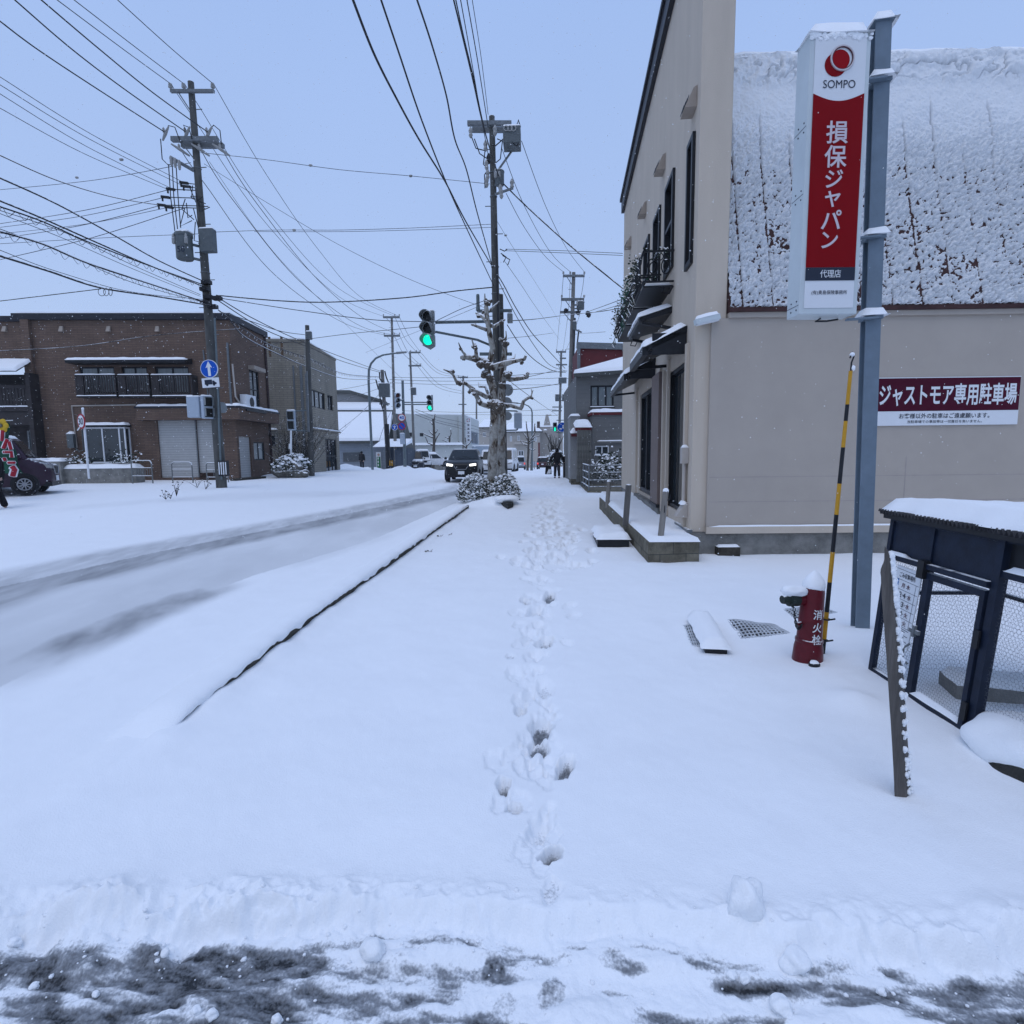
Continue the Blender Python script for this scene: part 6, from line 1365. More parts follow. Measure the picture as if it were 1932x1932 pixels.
for px, py in ((322, 357), (312, 372), (305, 387), (319, 391), (347, 345), (352, 352)):     # small black clamps on the service drops
    p = atY(px, py, 18.7); MB().bar(p-Vector((.14, 0, -.02)), p+Vector((.14, 0, -.02)), .07).tube([p+Vector((-.1, 0, 0)), p+Vector((-.1, 0, -.12))], .03, 5).build('drop_clamp', 'black', t1)
    MB().bar(p, Vector((-11.2+(py-300)*.0018, 19, p.z+.06)), .025).build('drop_bracket', 'galv', t1)
rr = random.Random(5)
for k in range(9):
    z0 = rr.uniform(350, 420); p = atY(rr.uniform(345, 372), z0, 18.8); MB().tube([p, p+Vector((rr.uniform(-.2, .2), 0, -rr.uniform(.3, .6))), p+Vector((rr.uniform(.1, .4), .1, -rr.uniform(.2, .9)))], .016, 5).build('jumper_lead', 'cable', t1)
for px, py in ((388, 532), (385, 545), (392, 560), (386, 570), (400, 578), (408, 562)): p = atY(px, py, 18.75); MB().box(p.x-.14, p.x+.14, 18.7, 18.9, p.z-.06, p.z+.06).build('cable_clamp', 'black', t1)
MB().tube([atY(405, 600, 18.8), atY(410, 700, 18.8), atY(413, 800, 18.8), atY(418, 905, 18.8)], .03, 6).build('riser_pipe', 'arm', t1)
a = atY(413, 898, 18.78); c = atY(428, 869, 18.78); st = MB()
for k in range(4): q = a.x+(c.x-a.x)*(k+.5)/4; st.box(q-.018, q+.018, 18.75, 18.755, a.z+.05, c.z-.05)
hz = MB().box(a.x, c.x, 18.757, 18.9, a.z, c.z).build('hazard_wrap', 'black', t1); st.build('stripes', 'white', hz)
# things hung on it
def disc_sign(label, px, py, Y, r, face, ring=None, name='road_sign', group=None, rot=0.0, post=None, back=False):
    c = atY(px, py, Y); t = thing(name, label, 'road sign', tuple(c), group); T = Matrix.Translation(c) @ Matrix.Rotation(rot, 4, 'Z')
    MB(T).disc((0, 0, 0), r, (0, 1, 0), .03, 32).build('plate', ring or face, t)
    if ring: MB(T).disc((0, -.018, 0), r*.80, (0, 1, 0), .004, 32).build('face', face, t)
    return t, T
t, T = disc_sign('round blue road sign with a white upward arrow on the left corner pole', 395, 696, 18.68, .305, 'blue', 'white')
MB(T).disc((0, -.021, 0), .285, (0, 1, 0), .003, 32).build('blue_field', 'blue', t)
Ta = T @ Matrix.Translation((0, -.028, 0)) @ Matrix.Rotation(R_(-3.5), 4, 'Y')
MB(Ta).prism([(-.045, -.24), (.045, -.24), (.045, .06), (.115, .03), (0, .25), (-.115, .03), (-.045, .06)], 0, .004).build('arrow', 'white', t)
c = atY(397.5, 722, 18.68); t = thing('truck_plate', 'white plate with a black lorry symbol below the blue arrow sign', 'road sign', tuple(c)); T = Matrix.Translation(c) @ Matrix.Rotation(R_(-3), 4, 'Y')
MB(T).box(-.30, .30, -.012, .012, -.16, .16).build('plate', 'white', t, bevel=.01)
m = MB(T).box(-.20, .06, -.018, -.0125, -.06, .10).prism([(.07, -.06), (.21, -.06), (.21, -.0), (.17, .01), (.13, .06), (.07, .06)], -.018, -.0125)
for x in (-.12, .12): m.disc((x, -.0155, -.07), .04, (0, 1, 0), .005, 14)
m.build('lorry_symbol', 'navy', t)
def ped_signal(label, x0, x1, y0, y1, Y, rot, back=False, lit=False, arms=(), group='pedestrian signals'):
    a = atY(x0, y1, Y); b = atY(x1, y0, Y); w = (b.x-a.x)/2; h = (b.z-a.z)/2; c = (a+b)/2; t = thing('pedestrian_signal', label, 'signal', tuple(c), group); T = Matrix.Translation(c) @ Matrix.Rotation(rot, 4, 'Z')
    if abs(math.sin(rot)) > .5: w = .17
    MB(T).box(-w, w, 0, .18, -h, h).build('housing', 'signalback', t, bevel=min(.04, w*.3))
    if not back:
        for k, mm in ((1, 'lensoff'), (-1, 'green' if lit else 'lensoff')):
            z = k*h*.48; MB(T).box(-w*.76, w*.76, -.03, -.002, z-h*.38, z+h*.38).build('lens', 'lensoff', t)
            vz = MB(T).box(-w*.82, w*.82, -.14, -.031, z+h*.38, z+h*.41).box(-w*.85, -w*.80, -.12, -.031, z-h*.3, z+h*.41).box(w*.80, w*.85, -.12, -.031, z-h*.3, z+h*.41).build('visor', 'signalgrey', t)
            if lit and k == -1: MB(T).prism([(-.05, z-.12), (.05, z-.12), (.06, z+.02), (.03, z+.11), (-.03, z+.11), (-.06, z+.02)], -.035, -.031).build('lit_figure', 'green', t)
    snowcap(T, -w, w, 0, .18, h, .05, t)
    for (px, py), (qx, qy), q in arms:
        MB().tube([atY(px, py, Y+.09), atY(qx, qy, q)], .03, 6).build('arm', 'arm', t)
    return t
ped_signal('white boxy back of a pedestrian signal left of the corner pole', 353, 374, 748, 788, 18.6, 0, True, arms=(((363, 749), (402, 747), 18.9), ((363, 787), (410, 789), 18.9)))
ped_signal('white pedestrian signal seen edge on with its visors facing the left corner pole', 386, 400, 747, 790, 18.65, R_(58), False, arms=(((392, 749), (404, 749), 18.9), ((392, 789), (410, 790), 18.9)))
c = atY(419, 769, 19.15); t = thing('round_mirror', 'grey back of a round plate on the right side of the left corner pole', 'road sign', tuple(c)); MB().disc(c, .19, (1, -.35, 0), .03, 24).build('plate', 'signalgrey', t)
# pole with a post signal in the rock garden and the short pole beside it
pole('P3', 'short brown grey pole in front of the grey building by the bare shrub', (579.5, 614), (588, 897), 27.5, .155, .10, steps=False)
pbox('P3', 577, 586, 625, 640, -.25, .2)
t3 = POLE['P3'][0]; MB().tube([atY(579, 700, 27.2), atY(583, 815, 27.2)], .04, 6).tube([atY(576, 705, 27.2), atY(581, 815, 27.2)], .03, 6).build('riser_pipe', 'galv', t3)
t = ped_signal('pedestrian signal with two dark lenses on a thin white post in the rock garden', 542.5, 555, 774, 812, 26.6, R_(6), False, arms=(((548, 776), (581, 774), 27.3), ((550, 812), (584, 813), 27.3)))
p0, p1 = atY(549, 868, 26.65), atY(549, 812, 26.65); MB().cyl(p0, p1, .05, None, 8).cyl(p0+Vector((0, 0, .55)), p0+Vector((0, 0, .8)), .09, .07, 8).build('post', 'white', t)
# centre pole, signal pole
pole('P2', 'tall dark concrete utility pole behind the pollarded plane tree', (928, 220), (943, 930), 19.6, .165, .095)
crossarm('P2', 882, 965, 233, .13, double=True, brace=False); t2 = POLE['P2'][0]
MB().bar(atY(975, 272, 19.4), atY(942, 318, 19.5), .05).build('brace', 'galv', t2)
o = pbox('P2', 949, 982, 236, 269, -.75, .6, 'trans', 'switch_cabinet')
for k in range(3): q = atY(955+k*7, 242, 18.83); MB().ring(q, .075, .02, (0, 1, 0), 14, 6).build('port', 'porcelain', o)
MB().tube([atY(975, 236, 18.9), atY(978, 226, 18.9), atY(982, 240, 18.9)], .02, 5).tube([atY(965, 268, 18.9), atY(975, 276, 18.9), atY(981, 262, 18.9)], .02, 5).tube([atY(950, 262, 18.9), atY(935, 275, 19.3), atY(926, 273, 19.3)], .02, 5).build('lead', 'cable', o)
transformer('P2', 934, 952, 320, 350, -.3, n=2)
for px, py in ((888, 251), (934, 247), (916, 276), (922, 300), (918, 312), (920, 330), (918, 345), (944, 358), (946, 366), (966, 348)):
    p = atY(px, py, 19.2); MB().lathe(p-Vector((0, 0, .15)), [(.03, 0), (.07, .08), (.05, .14), (.075, .22), (.03, .32)], 8).build('insulator', 'porcelain' if px != 922 else 'black', t2)
MB().bar(atY(934, 367, 19.3), atY(968, 355, 19.1), .06).build('bracket_arm', 'galv', t2)
for pts in (((888, 254), (898, 280), (918, 285)), ((916, 278), (912, 310), (920, 318)), ((938, 262), (948, 266), (944, 300), (932, 310)), ((895, 262), (905, 290), (920, 300)), ((915, 355), (914, 330), (921, 318)), ((945, 478), (955, 485), (950, 495)), ((948, 482), (962, 490), (958, 500)), ((943, 470), (952, 474), (957, 470))):
    MB().tube([atY(x, y, 19.2) for x, y in pts], .018, 5).build('jumper_lead', 'cable', t2)
MB().tube([atY(936, 430, 19.4), atY(939, 560, 19.4), atY(941, 700, 19.4)], .035, 6).build('riser_cable', 'cable', t2)
pole('PS', 'shorter concrete signal pole touching the centre utility pole on its right', (944.5, 556), (953, 930), 20.1, .11, .09, steps=False, name='signal_pole')
ts = POLE['PS'][0]
MB().bar(atY(900, 587, 19.9), atY(966, 586, 19.9), .09).build('cross_bracket', 'arm', ts); MB().bar(atY(905, 668, 19.9), atY(966, 668, 19.9), .10).build('cross_bracket', 'arm', ts); MB().lathe(atY(902, 586, 19.9), [(.08, 0), (.06, .2), (.06, .5), (.05, .55)], 10).build('lamp_stub', 'arm', ts)
pbox('PS', 957, 967, 592, 608, -.2, .2, 'signalgrey', 'meter_box')
def signal3(label, px, py0, py1, Y, rot, lit=2, arms=(), red=False, housing='signalgrey'):
    a = atY(px, py1, Y); b = atY(px, py0, Y); H = b.z-a.z; c = (a+b)/2; t = thing('traffic_signal', label, 'traffic light', tuple(c), 'traffic signals over the street'); T = Matrix.Translation(c) @ Matrix.Rotation(rot, 4, 'Z'); w = H*.165; s = H*.31
    m = MB(T)
    for k in (1, 0, -1):
        z = k*s; m.hull([(-w, 0, z-s*.47), (w, 0, z-s*.47), (w*.85, .22, z-s*.42), (-w*.85, .22, z-s*.42)], [(-w, 0, z+s*.47), (w, 0, z+s*.47), (w*.85, .22, z+s*.42), (-w*.85, .22, z+s*.42)])
    m.prism([(-w*.9, -1.48*s), (0, -1.75*s), (w*.9, -1.48*s)], .02, .2); m.box(-w*.8, w*.8, .03, .16, -1.5*s, 1.5*s)
    ho = m.build('housing', housing, t); snowcap(T, -w, w, 0, .2, 1.47*s, .06, t)
    for i, k in enumerate((1, 0, -1)):
        z = k*s; MB(T).disc((0, -.02, z), w*.82, (0, 1, 0), .03, 24).build('lens', 'green' if i == lit else ('lensred' if red and i == 0 else 'lensoff'), t)
        v = []; f = []; n = 18
        for j in range(n+1):
            an = R_(-35)+R_(250)*j/n; ca, sa = math.cos(an), math.sin(an); dl = .30 if 0 <= an <= math.pi else .30*max(.15, 1-abs(min(an, 0)+max(an-math.pi, 0))*1.6)
            v += [(w*.9*ca, -.035, z+w*.9*sa), (w*.9*ca, -.035-dl, z+w*.9*sa-.04), (w*.96*ca, -.035, z+w*.96*sa), (w*.96*ca, -.035-dl, z+w*.96*sa-.04)]
        for j in range(n): q = j*4; f += [(q, q+1, q+5, q+4), (q+2, q+6, q+7, q+3), (q+1, q+3, q+7, q+5)]
        MB(T).add(v, f).build('visor', housing, t)
    for (ax, ay), (bx, by), Yb, r in arms: MB().tube([atY(ax, ay, Y+.1), atY(bx, by, Yb)], r, 8).build('arm', 'arm', t)
    return t
signal3('near three lens traffic signal with its bottom lamp lit green on the centre pole arm', 807.5, 583, 655, 18.7, R_(-9), arms=(((822, 608), (940, 606), 20, .055), ((822, 626), (900, 641), 19.6, .042), ((900, 641), (934, 655), 20, .042)))
# round plates and boxed signal back seen behind the trunk
MT['signback'] = mat('sign_back_grey', (.22, .24, .25), .5, var=.05)
for k, (px, py, r) in enumerate(((957, 736, .19*1.15), (955.5, 760, .19*1.1), (958, 785, .155))):
    disc_sign(['topmost grey back of a round sign right of the plane tree', 'middle grey back of a round sign right of the plane tree', 'lowest and smallest grey back of a round sign right of the plane tree'][k], px, py, 20.6, r, 'signback', None, 'round_sign_back', 'backs of round signs')
p = thing('sign_post', 'thin grey post carrying round sign backs right of the tree', 'post', tuple(atY(953, 895, 21))); MB().cyl(atY(953, 897, 21)-Vector((0, 0, .4)), atY(950, 720, 21), .05, .05, 8).build('shaft', 'arm', p)
ped_signal('large pale blue back of a boxed signal hanging right of the plane tree', 970, 984.5, 779.5, 808.5, 20.8, 0, True, arms=(((977, 780), (975, 775.5), 20.9), ((975, 775.5), (952, 775), 21), ((977, 808), (975, 811.5), 20.9), ((975, 811.5), (952, 812), 21)))
# poles farther down the street
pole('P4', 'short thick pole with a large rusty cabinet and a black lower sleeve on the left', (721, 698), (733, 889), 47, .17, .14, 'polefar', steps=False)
t = POLE['P4'][0]; pbox('P4', 714.5, 733.5, 723, 749, -.5, .4, 'trans', 'pole_cabinet'); MB().cyl(atY(729.5, 800, 46.95), atY(733, 888, 46.95), .20, .215, 10).build('sleeve', 'black', t)
MB().bar(atY(716, 762, 46.8), atY(735, 762, 46.8), .12).build('bracket_arm', 'galv', t)
for pts in (((717, 750), (720, 765), (724, 776)), ((714, 735), (709, 716)), ((726, 700), (729, 712), (733, 722)), ((716, 702), (717, 715), (722, 722))): MB().tube([atY(x, y, 46.7) for x, y in pts], .06, 5).build('lead', 'cable', t)
p = thing('yellow_guard', 'black and yellow striped guard strip at the foot of a pole on the left', 'pole guard', tuple(atY(738, 880, 46.6))); a = atY(734, 880, 46.6); b = atY(742, 867, 46.6); MB().box(a.x, b.x, 46.6, 46.7, a.z, b.z).build('strip', 'black', p); m = MB()
for k in range(3): x = a.x+(b.x-a.x)*(.2+.3*k); m.box(x-.03, x+.03, 46.58, 46.598, a.z+.05, b.z-.08)
m.build('bars', 'yellow', p)
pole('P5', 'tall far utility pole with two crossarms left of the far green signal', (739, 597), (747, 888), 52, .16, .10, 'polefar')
crossarm('P5', 723, 754, 598.5, .16, ins=(723.5, 745, 753.5)); crossarm('P5', 724.5, 754.5, 633.5, .16, ins=(725, 744, 754))
pole('P6', 'dark pole carrying the far traffic signal, round speed sign and parking ban sign', (759.5, 718), (764.5, 890), 44, .13, .10, 'arm', steps=False, name='signal_pole')
signal3('far three lens signal with its bottom lamp lit green over the street', 811.5, 744, 775, 43.6, R_(-6), arms=(((807, 759), (763, 759), 44, .05), ((807, 763), (763, 763), 44, .05)))
signal3('far three lens signal beside a pole with only a faint red top lamp', 750, 740, 770, 43.6, R_(28), lit=9, red=True, housing='signalback', arms=(((755, 755), (762, 755), 44, .06),))
t, T = disc_sign('far round white speed limit sign reading 40 with a red ring', 758, 788, 43.5, .31, 'white', 'red'); txt('40', T @ Matrix.Translation((0, -.024, 0)), 'blue', t, 'numerals', .27, .38, .02)
t, T = disc_sign('far round blue no parking sign with a red ring below the speed sign', 758, 804, 43.5, .31, 'blue', 'red'); MB(T @ Matrix.Rotation(R_(45), 4, 'Y')).box(-.25, .25, -.026, -.021, -.03, .03).build('bar', 'red', t)
t, T = disc_sign('small far round blue sign just left of the no parking sign', 744.5, 806, 43.5, .25, 'blue', 'white'); MB(T).disc((0, -.022, 0), .225, (0, 1, 0), .004, 24).build('blue_field', 'blue', t); MB(T).box(-.04, .04, -.028, -.025, -.13, .13).box(-.12, .12, -.028, -.025, .02, .08).build('symbol', 'white', t)
p = thing('switch_gear_box', 'small pale control box on the far signal pole', 'control box', tuple(atY(760, 825, 43.6))); a = atY(755, 838, 43.6); b = atY(762, 818, 43.6); MB().box(a.x, b.x, 43.6, 43.85, a.z, b.z).build('body', 'signalback', p); snowcap(Matrix.Identity(4), a.x, b.x, 43.6, 43.85, b.z, .08, p)
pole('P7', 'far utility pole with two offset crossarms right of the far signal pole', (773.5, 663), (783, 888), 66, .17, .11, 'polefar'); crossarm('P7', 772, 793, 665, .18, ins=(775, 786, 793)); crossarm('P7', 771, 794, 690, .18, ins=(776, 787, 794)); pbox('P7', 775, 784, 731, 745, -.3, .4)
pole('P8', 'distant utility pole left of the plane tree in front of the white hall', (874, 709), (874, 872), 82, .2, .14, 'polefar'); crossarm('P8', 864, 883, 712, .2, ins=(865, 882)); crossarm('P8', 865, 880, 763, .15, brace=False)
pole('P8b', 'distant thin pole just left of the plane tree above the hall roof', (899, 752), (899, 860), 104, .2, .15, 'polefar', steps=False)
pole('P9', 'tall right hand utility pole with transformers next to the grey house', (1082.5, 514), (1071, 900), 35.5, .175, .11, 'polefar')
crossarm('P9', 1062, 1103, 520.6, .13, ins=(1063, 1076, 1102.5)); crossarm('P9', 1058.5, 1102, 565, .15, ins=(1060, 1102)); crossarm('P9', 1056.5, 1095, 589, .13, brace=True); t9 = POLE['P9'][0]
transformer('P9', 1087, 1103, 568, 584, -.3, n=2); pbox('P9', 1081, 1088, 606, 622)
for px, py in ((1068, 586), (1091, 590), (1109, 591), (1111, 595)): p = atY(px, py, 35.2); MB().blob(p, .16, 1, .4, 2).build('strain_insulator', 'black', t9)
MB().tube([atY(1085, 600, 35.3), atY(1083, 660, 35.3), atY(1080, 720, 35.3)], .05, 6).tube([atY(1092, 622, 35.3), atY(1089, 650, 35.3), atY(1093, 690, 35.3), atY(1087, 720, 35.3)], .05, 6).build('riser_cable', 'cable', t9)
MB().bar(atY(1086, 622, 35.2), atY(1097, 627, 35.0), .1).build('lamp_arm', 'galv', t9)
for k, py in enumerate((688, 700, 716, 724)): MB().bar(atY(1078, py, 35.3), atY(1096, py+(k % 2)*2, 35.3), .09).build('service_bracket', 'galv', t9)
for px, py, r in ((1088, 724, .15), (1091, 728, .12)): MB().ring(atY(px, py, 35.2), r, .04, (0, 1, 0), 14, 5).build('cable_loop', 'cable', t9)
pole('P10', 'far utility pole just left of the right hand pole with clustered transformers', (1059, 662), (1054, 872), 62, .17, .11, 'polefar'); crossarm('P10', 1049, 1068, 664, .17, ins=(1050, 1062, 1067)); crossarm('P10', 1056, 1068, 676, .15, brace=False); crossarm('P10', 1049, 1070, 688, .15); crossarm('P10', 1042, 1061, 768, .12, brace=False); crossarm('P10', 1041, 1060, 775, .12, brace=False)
transformer('P10', 1047, 1055, 743, 757, -.4, n=1); transformer('P10', 1060, 1067, 743, 757, -.4, n=1); pbox('P10', 1054, 1069, 712, 723, -.4, .4)
ped_signal('far pedestrian signal with a lit green figure on the right pavement', 1043, 1051, 797, 814, 34.9, 0, False, True, arms=(((1047, 814), (1050, 815.5), 34.95), ((1050, 815.5), (1065, 817), 35.3), ((1050, 793), (1073, 792.5), 35.3)))
t, T = disc_sign('far round blue pedestrian and cycle sign on the right hand pole', 1060.5, 806, 34.9, .31, 'blue', 'white'); MB(T).disc((0, -.022, 0), .285, (0, 1, 0), .004, 28).build('blue_field', 'blue', t); MB(T).blob((.06, -.03, .1), .05, 1, 0, 1, (1, .2, 1)).box(.02, .10, -.03, -.025, -.08, .05).box(-.16, -.02, -.03, -.025, -.14, -.06).build('symbol', 'white', t)
# street lamps
def lamp(label, pts, head, Y, r):
    P = [atY(x, y, Y) for x, y in pts]; zg = gz(P[0].x, P[0].y); P[0].z = min(P[0].z, zg-.2); t = thing('street_lamp', label, 'street lamp', tuple(P[0]), 'street lamps')
    k = len(P); MB().tube(P, [r*(1-.45*i/(k-1)) for i in range(k)], 10).build('mast', 'arm', t, smooth=50); a, b = atY(*head[0], Y), atY(*head[1], Y); MB().hull([a+Vector((0, -.12, -.08)), b+Vector((0, -.14, -.06)), b+Vector((0, .14, -.06)), a+Vector((0, .12, -.08))], [a+Vector((0, -.08, .08)), b+Vector((0, -.08, .04)), b+Vector((0, .08, .04)), a+Vector((0, .08, .08))]).build('lamp_head', 'galv', t)
lamp('grey street lamp with a long curved arm beside the snow roof house', [(703, 886), (699, 800), (695.5, 720), (696, 698), (700, 686), (709, 676), (722, 670), (740, 667), (750, 666)], ((748, 666), (767, 664)), 45, .11)
lamp('distant street lamp bending left over the pavement trees', [(1004, 885), (1004, 800), (1004, 778), (1002, 771), (997, 766), (988, 762), (978, 761)], ((978, 761), (964, 759)), 62, .10)

# ------------------------------------------------------------------ overhead wires
def cable(label, group, pts, Y0, end, r=.011, m='cable', name='overhead_cable', lashed=False):
    """first point sits on a pole at depth Y0; end is a depth, ('X', dx) to keep along the street, or ('Z', height)"""
    A = atY(*pts[0], Y0)
    if isinstance(end, tuple): B = atX(*pts[-1], A.x+end[1]) if end[0] == 'X' else atZ(*pts[-1], end[1])
    else: B = atY(*pts[-1], end)
    h = Vector((B.x-A.x, B.y-A.y, 0)); n = Vector((h.y, -h.x, 0)).normalized(); P = [A]
    for q in pts[1:-1]:
        d = ray(*q); den = d.dot(n)
        P.append(EYEP+d*((A-EYEP).dot(n)/den) if abs(den) > 1e-3 else A.lerp(B, len(P)/(len(pts)-1)))
    P.append(B); out = []
    K = len(P)
    seg = 10 if K > 2 else 14
    if K == 2:
        s = .012*(B-A).length
        out = [A.lerp(B, i/seg)-Vector((0, 0, 4*s*(i/seg)*(1-i/seg))) for i in range(seg+1)]
    else:
        for i in range(K-1):
            p0 = P[max(i-1, 0)]; p1 = P[i]; p2 = P[i+1]; p3 = P[min(i+2, K-1)]
            for j in range(seg):
                t = j/seg; out.append(.5*((2*p1)+(p2-p0)*t+(2*p0-5*p1+4*p2-p3)*t*t+(3*p1-p0-3*p2+p3)*t**3))
        out.append(P[-1])
    out.append(out[-1]+(out[-1]-out[-2]).normalized()*.8) if isinstance(end, tuple) else None
    MBo = MB().tube(out, r, 6)
    if lashed:
        q = []; L = 0
        tot = [0]
        for i in range(1, len(out)): tot.append(tot[-1]+(out[i]-out[i-1]).length)
        s = 0
        while s < tot[-1]:
            i = max(1, next((k for k in range(1, len(tot)) if tot[k] >= s), len(tot)-1)); u = (s-tot[i-1])/max(1e-6, tot[i]-tot[i-1]); p = out[i-1].lerp(out[i], u); an = s/.32*2*math.pi
            q.append(p+Vector((.03*math.sin(an*.5), 0, -.065+.065*math.cos(an)))); s += .04
        MBo.tube(q, .006, 4)
    o = MBo.build(name, m, None, smooth=60); tag(o, label, 'cable', group); return o
G1 = 'power wires from the left pole'; G2 = 'communication cables from the left pole'; G3 = 'wires from the centre pole overhead'; G4 = 'wires toward the far poles'; G5 = 'service drops crossing the street'
X0 = ('X', 0)
cable('power wire from the right insulator on top of the left pole to the upper edge', G1, [(402, 158), (326, 94), (222, 0)], 18.84, X0)
cable('power wire from the middle insulator on top of the left pole to the upper edge', G1, [(347, 158), (262, 94), (140, 0)], 18.84, X0)
cable('power wire from the left insulator on top of the left pole to the upper edge', G1, [(322, 158), (234, 94), (108, 0)], 18.84, X0)
cable('rightmost of three heavy wires reaching the second crossarm of the left pole', G1, [(393, 250), (290, 176), (189, 94), (78, 0)], 18.8, X0, .016)
cable('middle of three heavy wires reaching the second crossarm of the left pole', G1, [(352, 250), (240, 172), (137, 94), (28, 0)], 18.8, X0, .016)
cable('leftmost of three heavy wires reaching the second crossarm of the left pole', G1, [(312, 250), (190, 172), (72, 94), (0, 40)], 18.8, X0, .016)
for lab, a, b in (('highest of four thin wires rising to the left edge from the left pole', (346, 344), (0, 145)), ('second of four thin wires rising to the left edge from the left pole', (340, 348), (0, 160)), ('third of four thin wires rising to the left edge from the left pole', (320, 354), (0, 177)), ('lowest of four thin wires rising to the left edge from the left pole', (318, 358), (0, 204))):
    cable(lab, G1, [a, ((a[0]+b[0])*.5, (a[1]+b[1])*.5+9), b], 18.8, X0, .008)
cable('thick snowy cable sagging from the left edge to the drop clamps of the left pole', G2, [(302, 387), (214, 372), (107, 340), (0, 293)], 18.8, X0, .015, 'cablesnow')
cable('thick cable meeting the left pole low down after crossing two thinner ones', G2, [(387, 532), (300, 492), (215, 444), (107, 385), (0, 336)], 18.8, X0, .017)
cable('upper of two parallel thick cables low on the left pole', G2, [(385, 541), (280, 500), (170, 452), (80, 412), (0, 379)], 18.8, X0, .019)
cable('thick cable with a thin spiral lashing wire low on the left pole', G2, [(380, 536), (270, 497), (170, 458), (80, 418), (0, 390)], 18.8, X0, .016, lashed=True)
cable('thin wire just under the spiral lashed cable', G2, [(378, 556), (250, 500), (125, 440), (0, 397)], 18.8, X0, .008)
cable('second thin wire just under the spiral lashed cable', G2, [(378, 559), (250, 507), (125, 452), (0, 403)], 18.8, X0, .007)
cable('snowy bundled cable with hanging rings low on the left pole', G2, [(386, 570), (300, 541), (170, 498), (80, 460), (0, 437)], 18.8, X0, .024, 'cablesnow', lashed=True)
cable('thin wire along the snowy bundled cable', G2, [(386, 571), (250, 533), (110, 473), (0, 432)], 18.8, X0, .008)
cable('lowest thick cable with a coil reaching the left pole', G2, [(400, 577), (300, 560), (190, 543), (90, 511), (0, 483)], 18.8, X0, .022)
cable('thin wire running just below the coil of the lowest thick cable', G2, [(395, 566), (250, 551), (107, 512), (0, 472)], 18.8, X0, .007)
for lab, a, b, r in (('thin wire with a small ball insulator crossing left high on the left pole', (360, 307), (0, 358), .009), ('service wire from the upper drop clamp toward the lower left', (322, 357), (0, 422), .010), ('service wire from the second drop clamp toward the lower left', (312, 372), (0, 429), .009), ('service wire from the third drop clamp toward the lower left', (305, 387), (0, 450), .010), ('service wire from the lowest drop clamp toward the lower left', (319, 391), (0, 441), .008), ('steep service wire from behind the left pole toward the lower left', (350, 392), (0, 490), .011)):
    cable(lab, G5, [a, ((a[0]+b[0])/2, (a[1]+b[1])/2+7), b], 18.9, 23.0, r)
cable('thin wire level with the transformer crossing left behind the left pole', G5, [(380, 441), (190, 449), (0, 460)], 19.0, 21, .008)
cable('short thin drop joining the lowest thick cable from the left edge', G5, [(190, 545), (100, 556), (0, 568)], 14.6, 15.5, .011)
cable('snowy wire crossing in front of the brown building balcony', G5, [(458, 620), (300, 632), (150, 653), (0, 662)], 23.5, 21, .014, 'cablesnow')
# from the left pole down the street
cable('top right power wire from the left pole to the far two arm pole', G4, [(404, 160), (503, 330), (600, 470), (680, 560), (753.5, 597)], 18.84, 51.8, .011)
cable('top middle power wire from the left pole to the far two arm pole', G4, [(349, 160), (372, 195), (505, 400), (640, 545), (745, 597)], 18.84, 51.8, .011)
cable('top left power wire from the left pole to the far two arm pole', G4, [(324, 160), (358, 212), (505, 425), (640, 560), (723.5, 597)], 18.84, 51.8, .011)
cable('right second level wire from the left pole to the far two arm pole', G4, [(420, 284), (483, 382), (600, 528), (690, 603), (754, 632)], 18.9, 51.8, .013)
cable('middle second level wire from the left pole to the far two arm pole', G4, [(380, 285), (440, 378), (570, 535), (680, 615), (744, 632)], 18.9, 51.8, .013)
cable('left second level wire from the left pole to the far two arm pole', G4, [(343, 286), (385, 345), (520, 520), (650, 610), (725, 632)], 18.9, 51.8, .013)
cable('thick cable sloping from the left pole past the short pole', G4, [(412, 562), (480, 602), (560, 640), (640, 672), (722, 702)], 19.0, 46.9, .017)
cable('second thick cable sloping from the left pole past the short pole', G4, [(410, 566), (500, 622), (585, 656), (650, 683), (722, 704)], 19.0, 46.9, .017)
cable('lashed cable drooping from the left pole to the rusty cabinet pole', G4, [(412, 585), (500, 646), (587, 678), (650, 705), (718, 711)], 19.0, 46.8, .018, 'cablesnow', lashed=True)
cable('thick sagging cable from the left pole over the grey building', G4, [(432, 600), (460, 634), (520, 666), (585, 694), (650, 714), (710, 716)], 19.2, 46.8, .022, 'cablesnow')
cable('cable from the left pole down to the short pole top', G4, [(420, 590), (470, 605), (530, 625), (579, 632)], 19.0, 27.3, .014)
cable('thin wire sloping from mid left pole to the centre of the street', G4, [(395, 305), (520, 480), (640, 600), (760, 716)], 19.0, 44, .007)
cable('thin wire crossing from the left pole top bracket to the centre pole', G5, [(378, 288), (500, 301), (640, 320), (775, 332), (924, 347)], 18.9, 19.4, .008)
cable('thin wire crossing from the left pole transformer to the centre pole', G5, [(400, 438), (520, 434), (640, 434), (780, 430), (926, 423)], 18.9, 19.5, .008)
cable('second thin wire crossing from the left pole transformer to the centre pole', G5, [(480, 437), (640, 437), (780, 434), (926, 429)], 18.95, 19.5, .007)
cable('thick sagging cable crossing from the left pole to the centre pole', G5, [(408, 557), (520, 567), (620, 570), (760, 562), (860, 549), (930, 542)], 18.9, 19.5, .019)
cable('slanting thin wire from the left pole down to the centre pole', G5, [(385, 309), (500, 380), (640, 462), (780, 530), (932, 587)], 18.9, 19.8, .007)
cable('low cable from the left pole to the signal arm', G5, [(412, 562), (560, 585), (700, 603), (800, 607)], 19, 19, .012)
cable('lower cable from the brown building to the signal arm', G5, [(470, 655), (640, 632), (740, 622), (800, 616)], 26, 19, .010)
